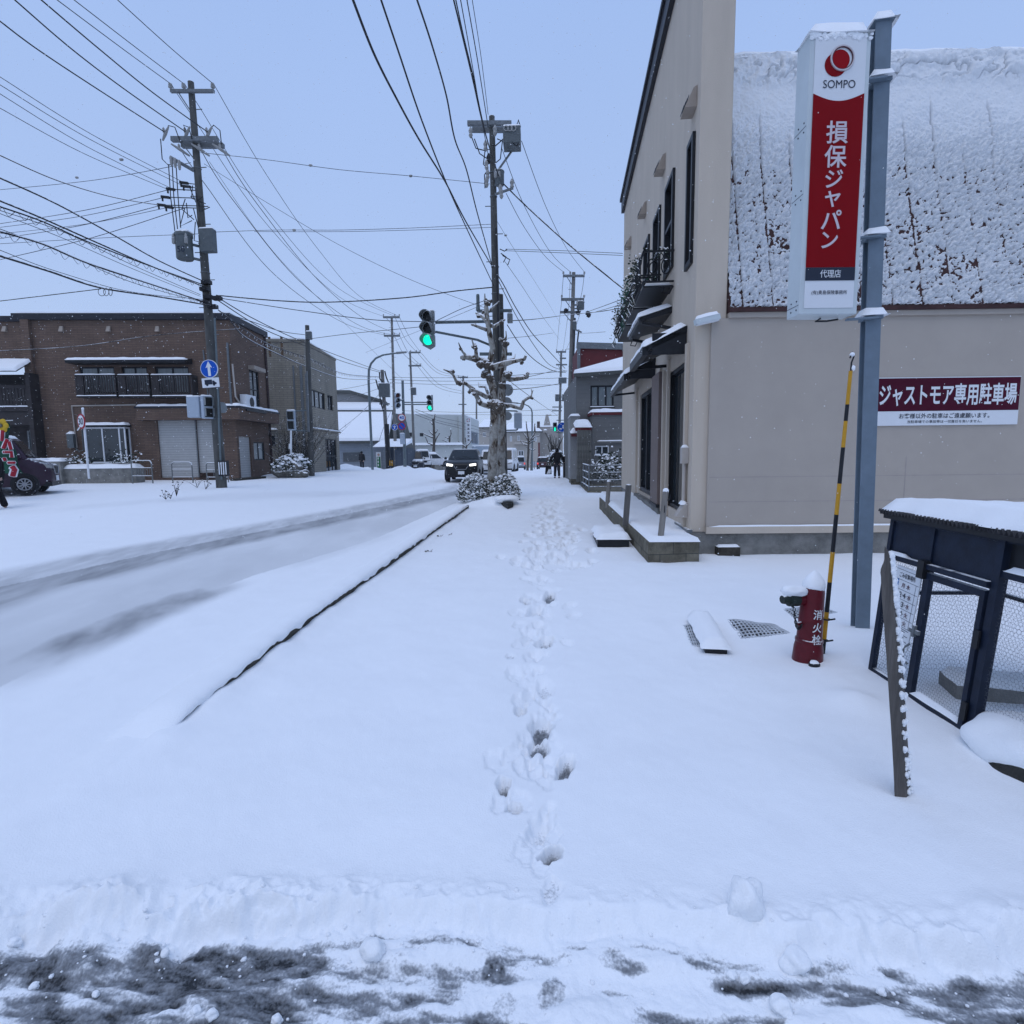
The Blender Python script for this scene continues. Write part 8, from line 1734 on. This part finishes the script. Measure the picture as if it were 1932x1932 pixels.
# ------------------------------------------------------------------ vehicles
def rrect(hw, y0, y1, z, k=.12, n=4):
    """rounded rectangle ring in plan at height z"""
    q = min(k, hw*.9, (y1-y0)*.45); P = []
    for cx, cy, a0 in ((hw-q, y1-q, 0), (-hw+q, y1-q, 90), (-hw+q, y0+q, 180), (hw-q, y0+q, 270)):
        for i in range(n+1): a = R_(a0+90*i/n); P.append(Vector((cx+q*math.cos(a), cy+q*math.sin(a), z)))
    return P
def car(label, paint, dims, loc_, rotz, group='vehicles', hood=.98, belt=.98, cab=(-1.0, .9), roof=(-.75, .35), rw=.80, front=True, lights='off', tail=False, snow=.06, plate='white', kind='car', name=None):
    """local space: +y front. dims = L, W, H; cab/roof are the y extents of the cabin at belt and roof as fractions of half length"""
    L, W, H = dims; h = L/2; w = W/2; t = thing(name or 'parked_car', label, kind, loc_, group, rotz)
    T = ROOT[t.name]; mb = MB(T)
    def ring(ys, z0, z1): pass
    # lower body: loft of cross sections along y
    st = [(-h, .80, .42, belt*.80), (-h+.06, .93, .30, belt*.95), (-h+.25, 1.0, .22, belt), (cab[0]*h, 1.0, .2, belt+.01), (0, 1.0, .2, belt), (cab[1]*h, 1.0, .2, hood), (h-.45, .98, .2, hood-.07), (h-.18, .93, .22, hood-.17), (h-.05, .84, .26, hood-.30), (h, .70, .34, hood-.42)]
    V = []; Fc = []; k = 12
    for y, q, z0, z1 in st:
        a = w*q; c = .10*(z1-z0); m = (z0+z1)/2
        V += [(-a*.90, y, z0), (-a*.98, y, z0+c), (-a, y, m), (-a*.985, y, z1-c*1.6), (-a*.93, y, z1-c*.4), (-a*.80, y, z1), (a*.80, y, z1), (a*.93, y, z1-c*.4), (a*.985, y, z1-c*1.6), (a, y, m), (a*.98, y, z0+c), (a*.90, y, z0)]
    for i in range(len(st)-1):
        for j in range(k): b = i*k+j; b2 = i*k+(j+1) % k; Fc.append((b, b+k, b2+k, b2))
    Fc.append(tuple(range(k))); Fc.append(tuple((len(st)-1)*k+j for j in range(k))[::-1])
    mb.add(V, Fc)
    body = mb.build('body', paint, t, smooth=50)
    # cabin
    y0, y1, r0, r1 = cab[0]*h, cab[1]*h, roof[0]*h, roof[1]*h; lv = []
    for u, ex in ((0, 0), (.5, .0), (.86, .0), (.96, .03), (1, .09)):
        z = belt-.02+(H-belt+.02)*u; a = w*.95+(w*rw-w*.95)*u-ex*.6; lv.append(rrect(a, y0+(r0-y0)*u+ex, y1+(r1-y1)*u-ex, z, .14))
    cb = MB(T)
    for i in range(len(lv)-1): cb.add(lv[i]+lv[i+1], [(j, (j+1) % len(lv[0]), len(lv[0])+(j+1) % len(lv[0]), len(lv[0])+j) for j in range(len(lv[0]))])
    cb.add(lv[-1], [tuple(range(len(lv[-1])))]); cb.build('cabin', paint, t, smooth=50)
    def onside(sx, y, u): return Vector((sx*(w*.95+(w*rw-w*.95)*u+.012), y, belt-.02+(H-belt+.02)*u))
    ua, ub = .10, .84
    def yl(e0, e1, u): return e0+(e1-e0)*u
    A = lambda u: yl(y0, r0, u)+.14; B = lambda u: yl(y1, r1, u)-.16
    for sx in (-1, 1):
        n = 2; 
        for i in range(n):
            f0, f1 = i/n+.02, (i+1)/n-.02
            q = [onside(sx, A(ua)+(B(ua)-A(ua))*f0, ua), onside(sx, A(ua)+(B(ua)-A(ua))*f1, ua), onside(sx, A(ub)+(B(ub)-A(ub))*f1, ub), onside(sx, A(ub)+(B(ub)-A(ub))*f0, ub)]
            MB(T).add(q, [(0, 1, 2, 3)]).build('side_window', 'carglass', t)
        mi = MB(T).blob((sx*(w+.10), yl(y1, r1, .1)-.15, belt+.08), .11, 2, 0, 1, (.75, .5, .7)).build('mirror', paint, t, smooth=80)
    for nm, ya, yb, sg in (('windscreen', y1, r1, 1), ('rear_window', y0, r0, -1)):
        q = []
        for u, sx in ((.10, -1), (.10, 1), (.86, 1), (.86, -1)): a = (w*.95+(w*rw-w*.95)*u)-.13; q.append(Vector((sx*a, yl(ya, yb, u)+sg*.014, belt-.02+(H-belt+.02)*u)))
        MB(T).add(q, [(0, 1, 2, 3)]).build(nm, 'carglass', t)
        if nm == 'windscreen': MB(T).bar(q[0].lerp(q[1], .2)+Vector((0, .02, .02)), q[0].lerp(q[1], .55)+Vector((0, .0, .16)), .02).bar(q[0].lerp(q[1], .55)+Vector((0, .02, .02)), q[0].lerp(q[1], .85)+Vector((0, .0, .14)), .02).build('wiper', 'black', t)
    R = .28 if L < 3.6 else (.31 if H < 1.8 else .34)
    for sx in (-1, 1):
        for y in (-h*.60, h*.62):
            wl = MB(T).lathe((0, 0, 0), [(R, -.1)], 3) if False else MB(T)
            c = Vector((sx*(w-.10), y, R)); MB(T).cyl(c+Vector((-sx*.1, 0, 0)), c+Vector((sx*.108, 0, 0)), R+.07, None, 20).build('wheel_arch', 'black', body)
            wl.cyl(c+Vector((-sx*.1, 0, 0)), c+Vector((sx*.115, 0, 0)), R, None, 20).ring(c+Vector((sx*.11, 0, 0)), R-.05, .05, (1, 0, 0), 20, 6); wo = wl.build('wheel', 'tyre', t, smooth=40)
            rm = MB(T).ring(c+Vector((sx*.118, 0, 0)), R*.64, .025, (1, 0, 0), 18, 5).disc(c+Vector((sx*.12, 0, 0)), .06, (1, 0, 0), .03, 12)
            for j in range(9): an = j*2*math.pi/9; rm.bar(c+Vector((sx*.122, 0, 0)), c+Vector((sx*.122, R*.64*math.cos(an), R*.64*math.sin(an))), .028)
            rm.build('rim', 'rim', wo)
    zf = hood-.33
    for sx in (-1, 1):
        MB(T).hull([(sx*w*.50, h-.06, zf), (sx*w*.84, h-.16, zf+.02), (sx*w*.84, h-.2, zf+.14), (sx*w*.50, h-.10, zf+.10)], [(sx*w*.50, h+.0, zf), (sx*w*.86, h-.08, zf+.02), (sx*w*.86, h-.12, zf+.14), (sx*w*.50, h-.02, zf+.10)]).build('headlight', 'head' if lights == 'on' else 'porcelain', t)
        MB(T).box(sx*w*.70, sx*w*.93, -h-.012, -h+.12, belt*.68, belt*.92).build('tail_light', 'tail' if tail else 'red', t)
    MB(T).prism([(-w*.45, zf+.06), (-w*.28, zf-.16), (w*.28, zf-.16), (w*.45, zf+.06)], h-.05, h+.012).build('grille', 'black', t)
    MB(T).tube([(-w*.47, h+.0, zf+.10), (-w*.28, h+.018, zf-.17), (w*.28, h+.018, zf-.17), (w*.47, h+.0, zf+.10)], .018, 5).build('grille_trim', 'rim', t)
    MB(T).box(-w*.9, w*.9, h-.22, h-.0, .20, .33).box(-w*.9, w*.9, -h-.0, -h+.25, .22, .40).build('bumper', 'black', t)
    MB(T).box(-.165, .165, h+.015, h+.03, .36, .525).build('number_plate', plate, t); MB(T).box(-.165, .165, -h-.03, -h-.014, .62, .785).build('number_plate', plate, t)
    if snow:
        a = w*rw-.06; Tn = T @ Matrix.Translation((0, 0, 0)); snowcap(Tn, -a, a, r0+.06, r1-.04, H-.012, snow, t)
        if front: snowcap(T @ Matrix.Translation((0, y1, hood-.03)) @ Matrix.Rotation(R_(-6), 4, 'X'), -w*.5, w*.55, .10, (h-y1)*.62, 0, snow*.55, t, 'hood_snow')
    return t
for nm, c in (('paintblack', (.004, .005, .006)), ('paintpurple', (.030, .012, .026)), ('paintwhite', (.62, .63, .64)), ('paintsilver', (.27, .30, .34)), ('paintmaroon', (.05, .012, .016)), ('paintnavy', (.02, .024, .035))):
    MT[nm] = mat(nm.replace('paint', 'car_paint_'), c, .35, var=.2, scale=9, coat=.05, spec=.3, snow=None if 'black' in nm else .80)
def at_ground(px, py, Y): p = atY(px, py, Y); return (p.x, p.y, gz(p.x, p.y)-.01)
# approaching dark crossover
p = atY(878, 903, 31.5); z = atY(878, 903, 31.5).z
car('dark crossover with lit headlamps driving towards the camera on the snowy road', 'paintblack', (4.55, 1.83, 1.70), (p.x, p.y, max(z, gz(p.x, p.y))-.02), R_(182), hood=1.12, belt=1.12, cab=(-.95, .42), roof=(-.72, .02), rw=.74, lights='on', snow=.03, name='driving_car')
# purple box car at the far left edge, seen from its right side
c = atY(34, 929, 16.6); car('dark purple boxy small car with a snowy roof at the left edge', 'paintpurple', (3.42, 1.50, 1.72), (c.x-.76, c.y-.22, gz(c.x-.7, c.y)), R_(-58), hood=1.08, belt=1.06, cab=(-.97, .70), roof=(-.90, .46), rw=.82, snow=.09)
# parked and distant vehicles
def far_car(label, paint, dims, px, py, Y, rotz, **k):
    p = atY(px, py, Y); return car(label, paint, dims, (p.x, p.y, p.z), rotz, **k)
far_car('dark parked minivan half behind the signal pole on the left', 'paintnavy', (4.6, 1.75, 1.9), 781, 887, 54, R_(196), hood=1.1, belt=1.05, cab=(-.97, .55), roof=(-.93, .30), rw=.82, snow=.09)
far_car('white parked box van beside the dark minivan', 'paintwhite', (3.4, 1.5, 1.9), 797, 882, 60, R_(200), hood=1.05, belt=1.05, cab=(-.97, .72), roof=(-.95, .45), rw=.84, snow=.12)
far_car('white parked hatchback almost covered by snow behind the far tree', 'paintwhite', (3.9, 1.65, 1.5), 820, 880, 64, R_(-68), hood=.9, belt=.9, cab=(-.95, .5), roof=(-.7, .1), rw=.78, snow=.2)
far_car('white van following behind the dark crossover', 'paintwhite', (4.4, 1.7, 1.75), 927, 893, 42, R_(186), hood=1.0, belt=1.0, cab=(-.95, .55), roof=(-.85, .2), rw=.8, snow=.06, name='driving_car')
far_car('white van with a dark windscreen seen between the tree and the lamp', 'paintwhite', (4.4, 1.7, 1.95), 955, 890, 47, R_(176), hood=1.02, belt=1.0, cab=(-.97, .72), roof=(-.95, .42), rw=.84, snow=.08, name='driving_car')
far_car('small silver grey van seen from behind with one tail lamp lit', 'paintsilver', (3.4, 1.45, 1.75), 981.5, 885, 78, R_(2), hood=1.0, belt=1.0, cab=(-.98, .6), roof=(-.95, .4), rw=.84, snow=.08, tail=True)
far_car('dark red brown car seen from behind with lit tail lamps far down the street', 'paintmaroon', (4.2, 1.7, 1.7), 1025, 884, 84, R_(-4), hood=1.0, belt=1.0, cab=(-.97, .5), roof=(-.9, .3), rw=.82, snow=.12, tail=True)

# ------------------------------------------------------------------ people
def skin_mesh(chains, sub=1):
    """chains: lists of (point, radius); consecutive chains join where points coincide; the first point is the root"""
    vs = []; rs = []; es = []; ix = {}
    def vid(p, r):
        k = tuple(round(c, 4) for c in p)
        if k not in ix: ix[k] = len(vs); vs.append(p); rs.append(r)
        return ix[k]
    for ch in chains:
        ids = [vid(p, r) for p, r in ch]; es += [(a, b) for a, b in zip(ids, ids[1:])]
    me = bpy.data.meshes.new('figure'); me.from_pydata(vs, es, []); o = bpy.data.objects.new('figure', me); COL.objects.link(o)
    o.modifiers.new('skin', 'SKIN').use_smooth_shade = True
    for i, r in enumerate(rs): d = me.skin_vertices[0].data[i]; d.radius = (r, r) if isinstance(r, (int, float)) else r; d.use_root = (i == 0)
    s = o.modifiers.new('sub', 'SUBSURF'); s.levels = sub; s.render_levels = sub
    bpy.context.view_layer.update(); ev = o.evaluated_get(bpy.context.evaluated_depsgraph_get()); m2 = bpy.data.meshes.new_from_object(ev)
    bpy.data.objects.remove(o); return m2
def person(label, loc_, rotz, H, stride=.2, arm=.25, bag=None, hat=None, lean=.0, cloth='cloth', lower='cloth', name='person', boots='boot'):
    t = thing('person', label, 'person', loc_, None, rotz); k = H/1.72
    V = lambda x, y, z: Vector((x*k, y*k, z*k))
    hip = V(0, 0, .93); ch = V(0, lean*.5, 1.28); nk = V(0, lean*.8, 1.46); hd = V(0, lean+.02, 1.60)
    kn = [V(-.10, stride*.55, .49), V(.10, -stride*.35, .49)]; an = [V(-.11, stride, .09), V(.11, -stride, .10)]
    sh = [V(-.19, lean*.7, 1.40), V(.19, lean*.7, 1.40)]; el = [V(-.19-arm, .0, 1.13), V(.19+arm, -.02, 1.13)]; ha = [V(-.20-arm*1.35, .08, .88), V(.20+arm*1.35, .02, .88)]
    def fig(g):
        c = [[(hip, .15*k+g), (ch, .155*k+g), (nk, .065*k+g*.4), (hd, .098*k)]]
        for i in (0, 1):
            c.append([(hip, .15*k+g), (V(-.10 if i == 0 else .10, 0, .86), .105*k+g), (kn[i], .065*k+g), (an[i], .045*k+g)])
            c.append([(ch, .155*k+g), (sh[i], .075*k+g), (el[i], .05*k+g), (ha[i], .038*k+g*.3)])
        return c
    def put(me, nm, m): me.name = nm; me.materials.clear(); me.materials.append(MT[m]); o = bpy.data.objects.new(nm, me); COL.objects.link(o); o.parent = t; return o
    put(skin_mesh(fig(0)), 'body', 'skin')
    c = [[(V(0, 0, .80), .19*k), (V(0, 0, .95), .20*k), (ch, .205*k), (V(0, lean*.7, 1.41), .13*k), (V(0, lean*.8, 1.47), .085*k)]]
    for i in (0, 1): c.append([(ch, .205*k), (sh[i], .10*k), (el[i], .082*k), (ha[i].lerp(el[i], .12), .07*k)])
    put(skin_mesh(c), 'jacket', cloth)
    c = [[(V(0, 0, .90), .165*k), (V(0, 0, .86), .16*k)]]
    for i in (0, 1): c.append([(V(0, 0, .86), .16*k), (V(-.10 if i == 0 else .10, 0, .76), .115*k), (kn[i], .085*k), (an[i]+V(0, 0, .02), .085*k)])
    put(skin_mesh(c), 'trousers', lower)
    T = ROOT[t.name]
    for i in (0, 1): p = an[i]; MB(T).blob(p+V(0, .06, -.045), .12*k, 2, 0, 1, (.5, 1.15, .45)).build('shoe', boots, t, smooth=80); MB(T).blob(ha[i], .045*k, 2, .15, 2, (.8, .8, 1.2)).build('glove', 'cloth', t, smooth=80)
    MB(T).blob(hd+V(0, -.015, .035), .118*k, 3, .06, 2, (.93, 1.0, 1.05)).build('hood' if not hat else 'hat', cloth, t, smooth=80)
    if bag == 'pack': MB(T).blob(V(0, -.25, 1.18), .2*k, 3, .1, 2, (.85, .5, 1.15)).build('backpack', 'clothgrey', t, smooth=80)
    return t, T, ha
t, T, ha = person('person in black walking away on the pavement with a bag in the left hand', tuple(atY(1051, 903, 32)), R_(3), 1.72, .12, .17, lower='clothgrey')
b = thing('carried_bag', 'black and white shopping bag hanging from the walking person\'s left hand', 'bag', tuple(T @ (ha[0]-Vector((.05, 0, .35))))); c = T @ ha[0]
MB().hull([c+Vector((-.26, -.12, -.62)), c+Vector((.12, -.12, -.62)), c+Vector((.12, .12, -.62)), c+Vector((-.26, .12, -.62))], [c+Vector((-.22, -.08, -.14)), c+Vector((.10, -.08, -.14)), c+Vector((.10, .08, -.14)), c+Vector((-.22, .08, -.14))]).tube([c+Vector((-.18, 0, -.14)), c+Vector((-.06, 0, .02)), c+Vector((.08, 0, -.14))], .015, 5).build('bag_body', 'cloth', b)
MB().hull([c+Vector((-.16, -.126, -.58)), c+Vector((.05, -.126, -.58)), c+Vector((.05, -.118, -.58)), c+Vector((-.16, -.118, -.58))], [c+Vector((-.06, -.104, -.34)), c+Vector((.09, -.104, -.34)), c+Vector((.09, -.098, -.34)), c+Vector((-.06, -.098, -.34))]).build('print', 'white', b)
person('person in a black jacket with a backpack walking past the barred window', tuple(atY(683.5, 887.5, 50)), R_(10), 1.72, .06, .04, 'pack')
q = atY(4, 967, 14.0); person('person in black trousers and jacket at the left edge beside the green banner', (q.x-.06, q.y, q.z+.0), R_(150), 1.74, .16, .05)
MT['bannergreen'] = mat('banner_green', (.012, .075, .045), .8, var=.15); MT['bannerred'] = mat('banner_red', (.34, .02, .035), .8, var=.1); MT['banneryellow'] = mat('banner_yellow', (.55, .36, .03), .8, var=.15)
# green banner at the left edge
t = thing('shop_banner', 'green vertical banner with red white-edged letters and a yellow flower at the left edge', 'banner', tuple(atY(12, 895, 15.5))); Yb = 15.2; m = MB(); n = 30; V = []
R0 = [(15, 798), (19, 812), (22, 828), (27, 842), (36, 862), (46, 880), (52, 893)]
def edge(y):
    ys = [q[1] for q in R0]; return float(np.interp(y, ys, [q[0] for q in R0]))
rows = [(y, edge(y)*.78+3) for y in np.linspace(797, 893, n)]
for y, x in rows:
    a = atY(-34, y, Yb); b2 = atY(x, y, Yb)
    for j in range(7): p = a.lerp(b2, j/6); p.y += .05*math.sin(y*.12+j); V.append(p)
m.add(V, [(i*7+j, i*7+j+1, (i+1)*7+j+1, (i+1)*7+j) for i in range(n-1) for j in range(6)]); m.build('cloth', 'bannergreen', t, smooth=80)
pl = MB().tube([atY(-30, 794, Yb+.05), atY(-34, 935, Yb+.05)], .018, 6).tube([atY(-36, 796, Yb), atY(24, 793, Yb)], .012, 6).build('banner_pole', 'white', t)
def P2(x, y, d=0): return atY(x, y, Yb-.11-d)
for q, w in (([(7, 812), (5, 832)], .12), ([(19, 829), (9, 846)], .13), ([(23, 833), (29, 848)], .12), ([(10, 853), (30, 853), (31, 863)], .12), ([(10, 864), (14, 869)], .12), ([(22, 873), (38, 873)], .12), ([(32, 881), (38, 886), (33, 898)], .2)):
    q = [(x*.72, y) for x, y in q]
    MB().tube([P2(*k) for k in q], w*.5, 6).build('letter_edge', 'white', t); MB().tube([P2(*k, .05) for k in q], w*.33, 6).build('letter', 'bannerred', t)
fl = MB(); c = P2(3, 803)
for k in range(6): a = k*math.pi/3; fl.blob(c+Vector((.12*math.cos(a), 0, .12*math.sin(a))), .09, 2, .1, 1, (1, .35, 1))
fo = fl.build('flower', 'banneryellow', t, smooth=80); MB().blob(c+Vector((0, -.05, 0)), .06, 2, .1, 1, (1, .4, 1)).build('flower_eye', 'deadleaf', fo)
# speed sign and hoop barriers by the brown building
t, T = disc_sign('round 30 speed limit sign turned edgewise on a leaning white post by the bay window', 153.5, 795, 20.8, .285, 'white', 'red', rot=R_(-27)); txt('30', T @ Matrix.Translation((0, -.024, 0)), 'navy', t, 'numerals', .26, .36, .02)
p = MB().tube([atY(168, 903, 20.9), atY(162, 840, 20.85), atY(156, 772, 20.85)], .038, 8).bar(atY(155, 800, 20.8), atY(146, 812, 20.9), .03).build('post', 'white', t); MB().blob(atY(156, 771, 20.85), .05, 2, .2, 2).build('snow_cap', 'snow', t, smooth=80)
for x0, x1, y0, y1, Y, rails, lab in ((250, 288, 869, 903, 22.4, 8, 'hoop barrier with close vertical bars at the end of the planter wall'), (326, 364, 872, 905, 22.6, 0, 'plain hoop barrier in front of the wide grey shutter'), (391, 431, 873, 905, 22.8, 2, 'hoop barrier half hidden by the corner pole')):
    a, b2 = atY(x0, y1+2, Y), atY(x1, y1+2, Y); h = atY(x0, y0, Y).z-a.z; t = thing('hoop_barrier', lab, 'barrier', tuple(a), 'hoop barriers before the brown building'); u = Vector((0, 0, h)); d = (b2-a).normalized()*.1
    MB().tube([a-u*.3, a+u*.85, a+u*.97+d*.4, a+u+d, b2+u-d, b2+u*.97-d*.4, b2+u*.85, b2-u*.3], .025, 6).build('hoop', 'railsnow', t); m = MB().tube([a+u*.62, b2+u*.62], .018, 5).tube([a+u*.2, b2+u*.2], .018, 5)
    for k in range(rails): q = a.lerp(b2, (k+1)/(rails+1)); m.tube([q+u*.2, q+u*.62], .012, 4)
    m.build('rails', 'railsnow', t)
bt = atY(447, 905, 24.2); t = thing('low_step', 'low dark stone step with a rounded kerb in front of the side shutter', 'step', tuple(bt)); a, b2 = atY(440, 907, 23.9), atY(497, 902, 26.0); MB().bar(a-Vector((0, 0, .05)), b2-Vector((0, 0, .05)), .3, .28).build('kerb_block', 'mossdark', t)
# guard rail at the street end
t = thing('guard_rail', 'pale two beam guard rail at the end of the street', 'guard rail', tuple(atY(1012, 879, 100))); a, b2 = atY(1003, 873, 100), atY(1018, 873, 100); c, d = atY(1003, 877, 100), atY(1018, 877, 100); m = MB().bar(a, b2, .08, .3).bar(c, d, .08, .3)
m.build('beams', 'signalback', t)
for k in range(4): p = c.lerp(d, k/3); MB().bar(p-Vector((0, 0, .8)), p+Vector((0, 0, .7)), .12).build('post', 'galv', t)

# ------------------------------------------------------------------ falling snow and snowy air
def flakes():
    n = 15000; r = np.random.default_rng(3); Yv = 2.6+21*r.random(n)**.8; X = (r.random(n)-.5)*2.3*Yv; Zv = r.random(n)*13+.1; s = (.0034+.005*r.random(n)**2.5)*np.clip(Yv/7, .55, 1.5)
    d = np.array([(1, 0, 0), (-1, 0, 0), (0, 1, 0), (0, -1, 0), (0, 0, 1), (0, 0, -1)], float); v = np.stack([X, Yv, Zv], -1)[:, None, :]+d[None]*s[:, None, None]*(1+.5*r.standard_normal((n, 6, 1)).clip(-1, 1))
    f = np.array([(0, 2, 4), (2, 1, 4), (1, 3, 4), (3, 0, 4), (2, 0, 5), (1, 2, 5), (3, 1, 5), (0, 3, 5)]); Fc = (np.arange(n)[:, None, None]*6+f[None]).reshape(-1, 3)
    me = bpy.data.meshes.new('falling_snow'); me.from_pydata(v.reshape(-1, 3).tolist(), [], Fc.tolist()); me.materials.append(MT['snow']); o = bpy.data.objects.new('falling_snow', me); COL.objects.link(o)
    tag(o, 'light snowfall of small white flakes in the air over the street', 'falling snow', kind='stuff')
flakes()
def haze():
    m = bpy.data.materials.new('snowy_air'); m.use_nodes = True; nt = m.node_tree; nt.nodes.clear(); pv = nd(nt, 'ShaderNodeVolumePrincipled'); out = nd(nt, 'ShaderNodeOutputMaterial'); nt.links.new(pv.outputs[0], out.inputs['Volume'])
    pv.inputs['Color'].default_value = (.92, .95, 1, 1); pv.inputs['Density'].default_value = .00035; pv.inputs['Anisotropy'].default_value = .3
    b = MB().box(-400, 400, -400, 400, -3.0, 18); me = bpy.data.meshes.new('haze'); me.from_pydata([tuple(p) for p in b.v], [], b.f); me.materials.append(m); o = bpy.data.objects.new('haze', me); COL.objects.link(o); tag(o, 'thin snowy air fading the far end of the street', 'haze', kind='stuff')
haze()
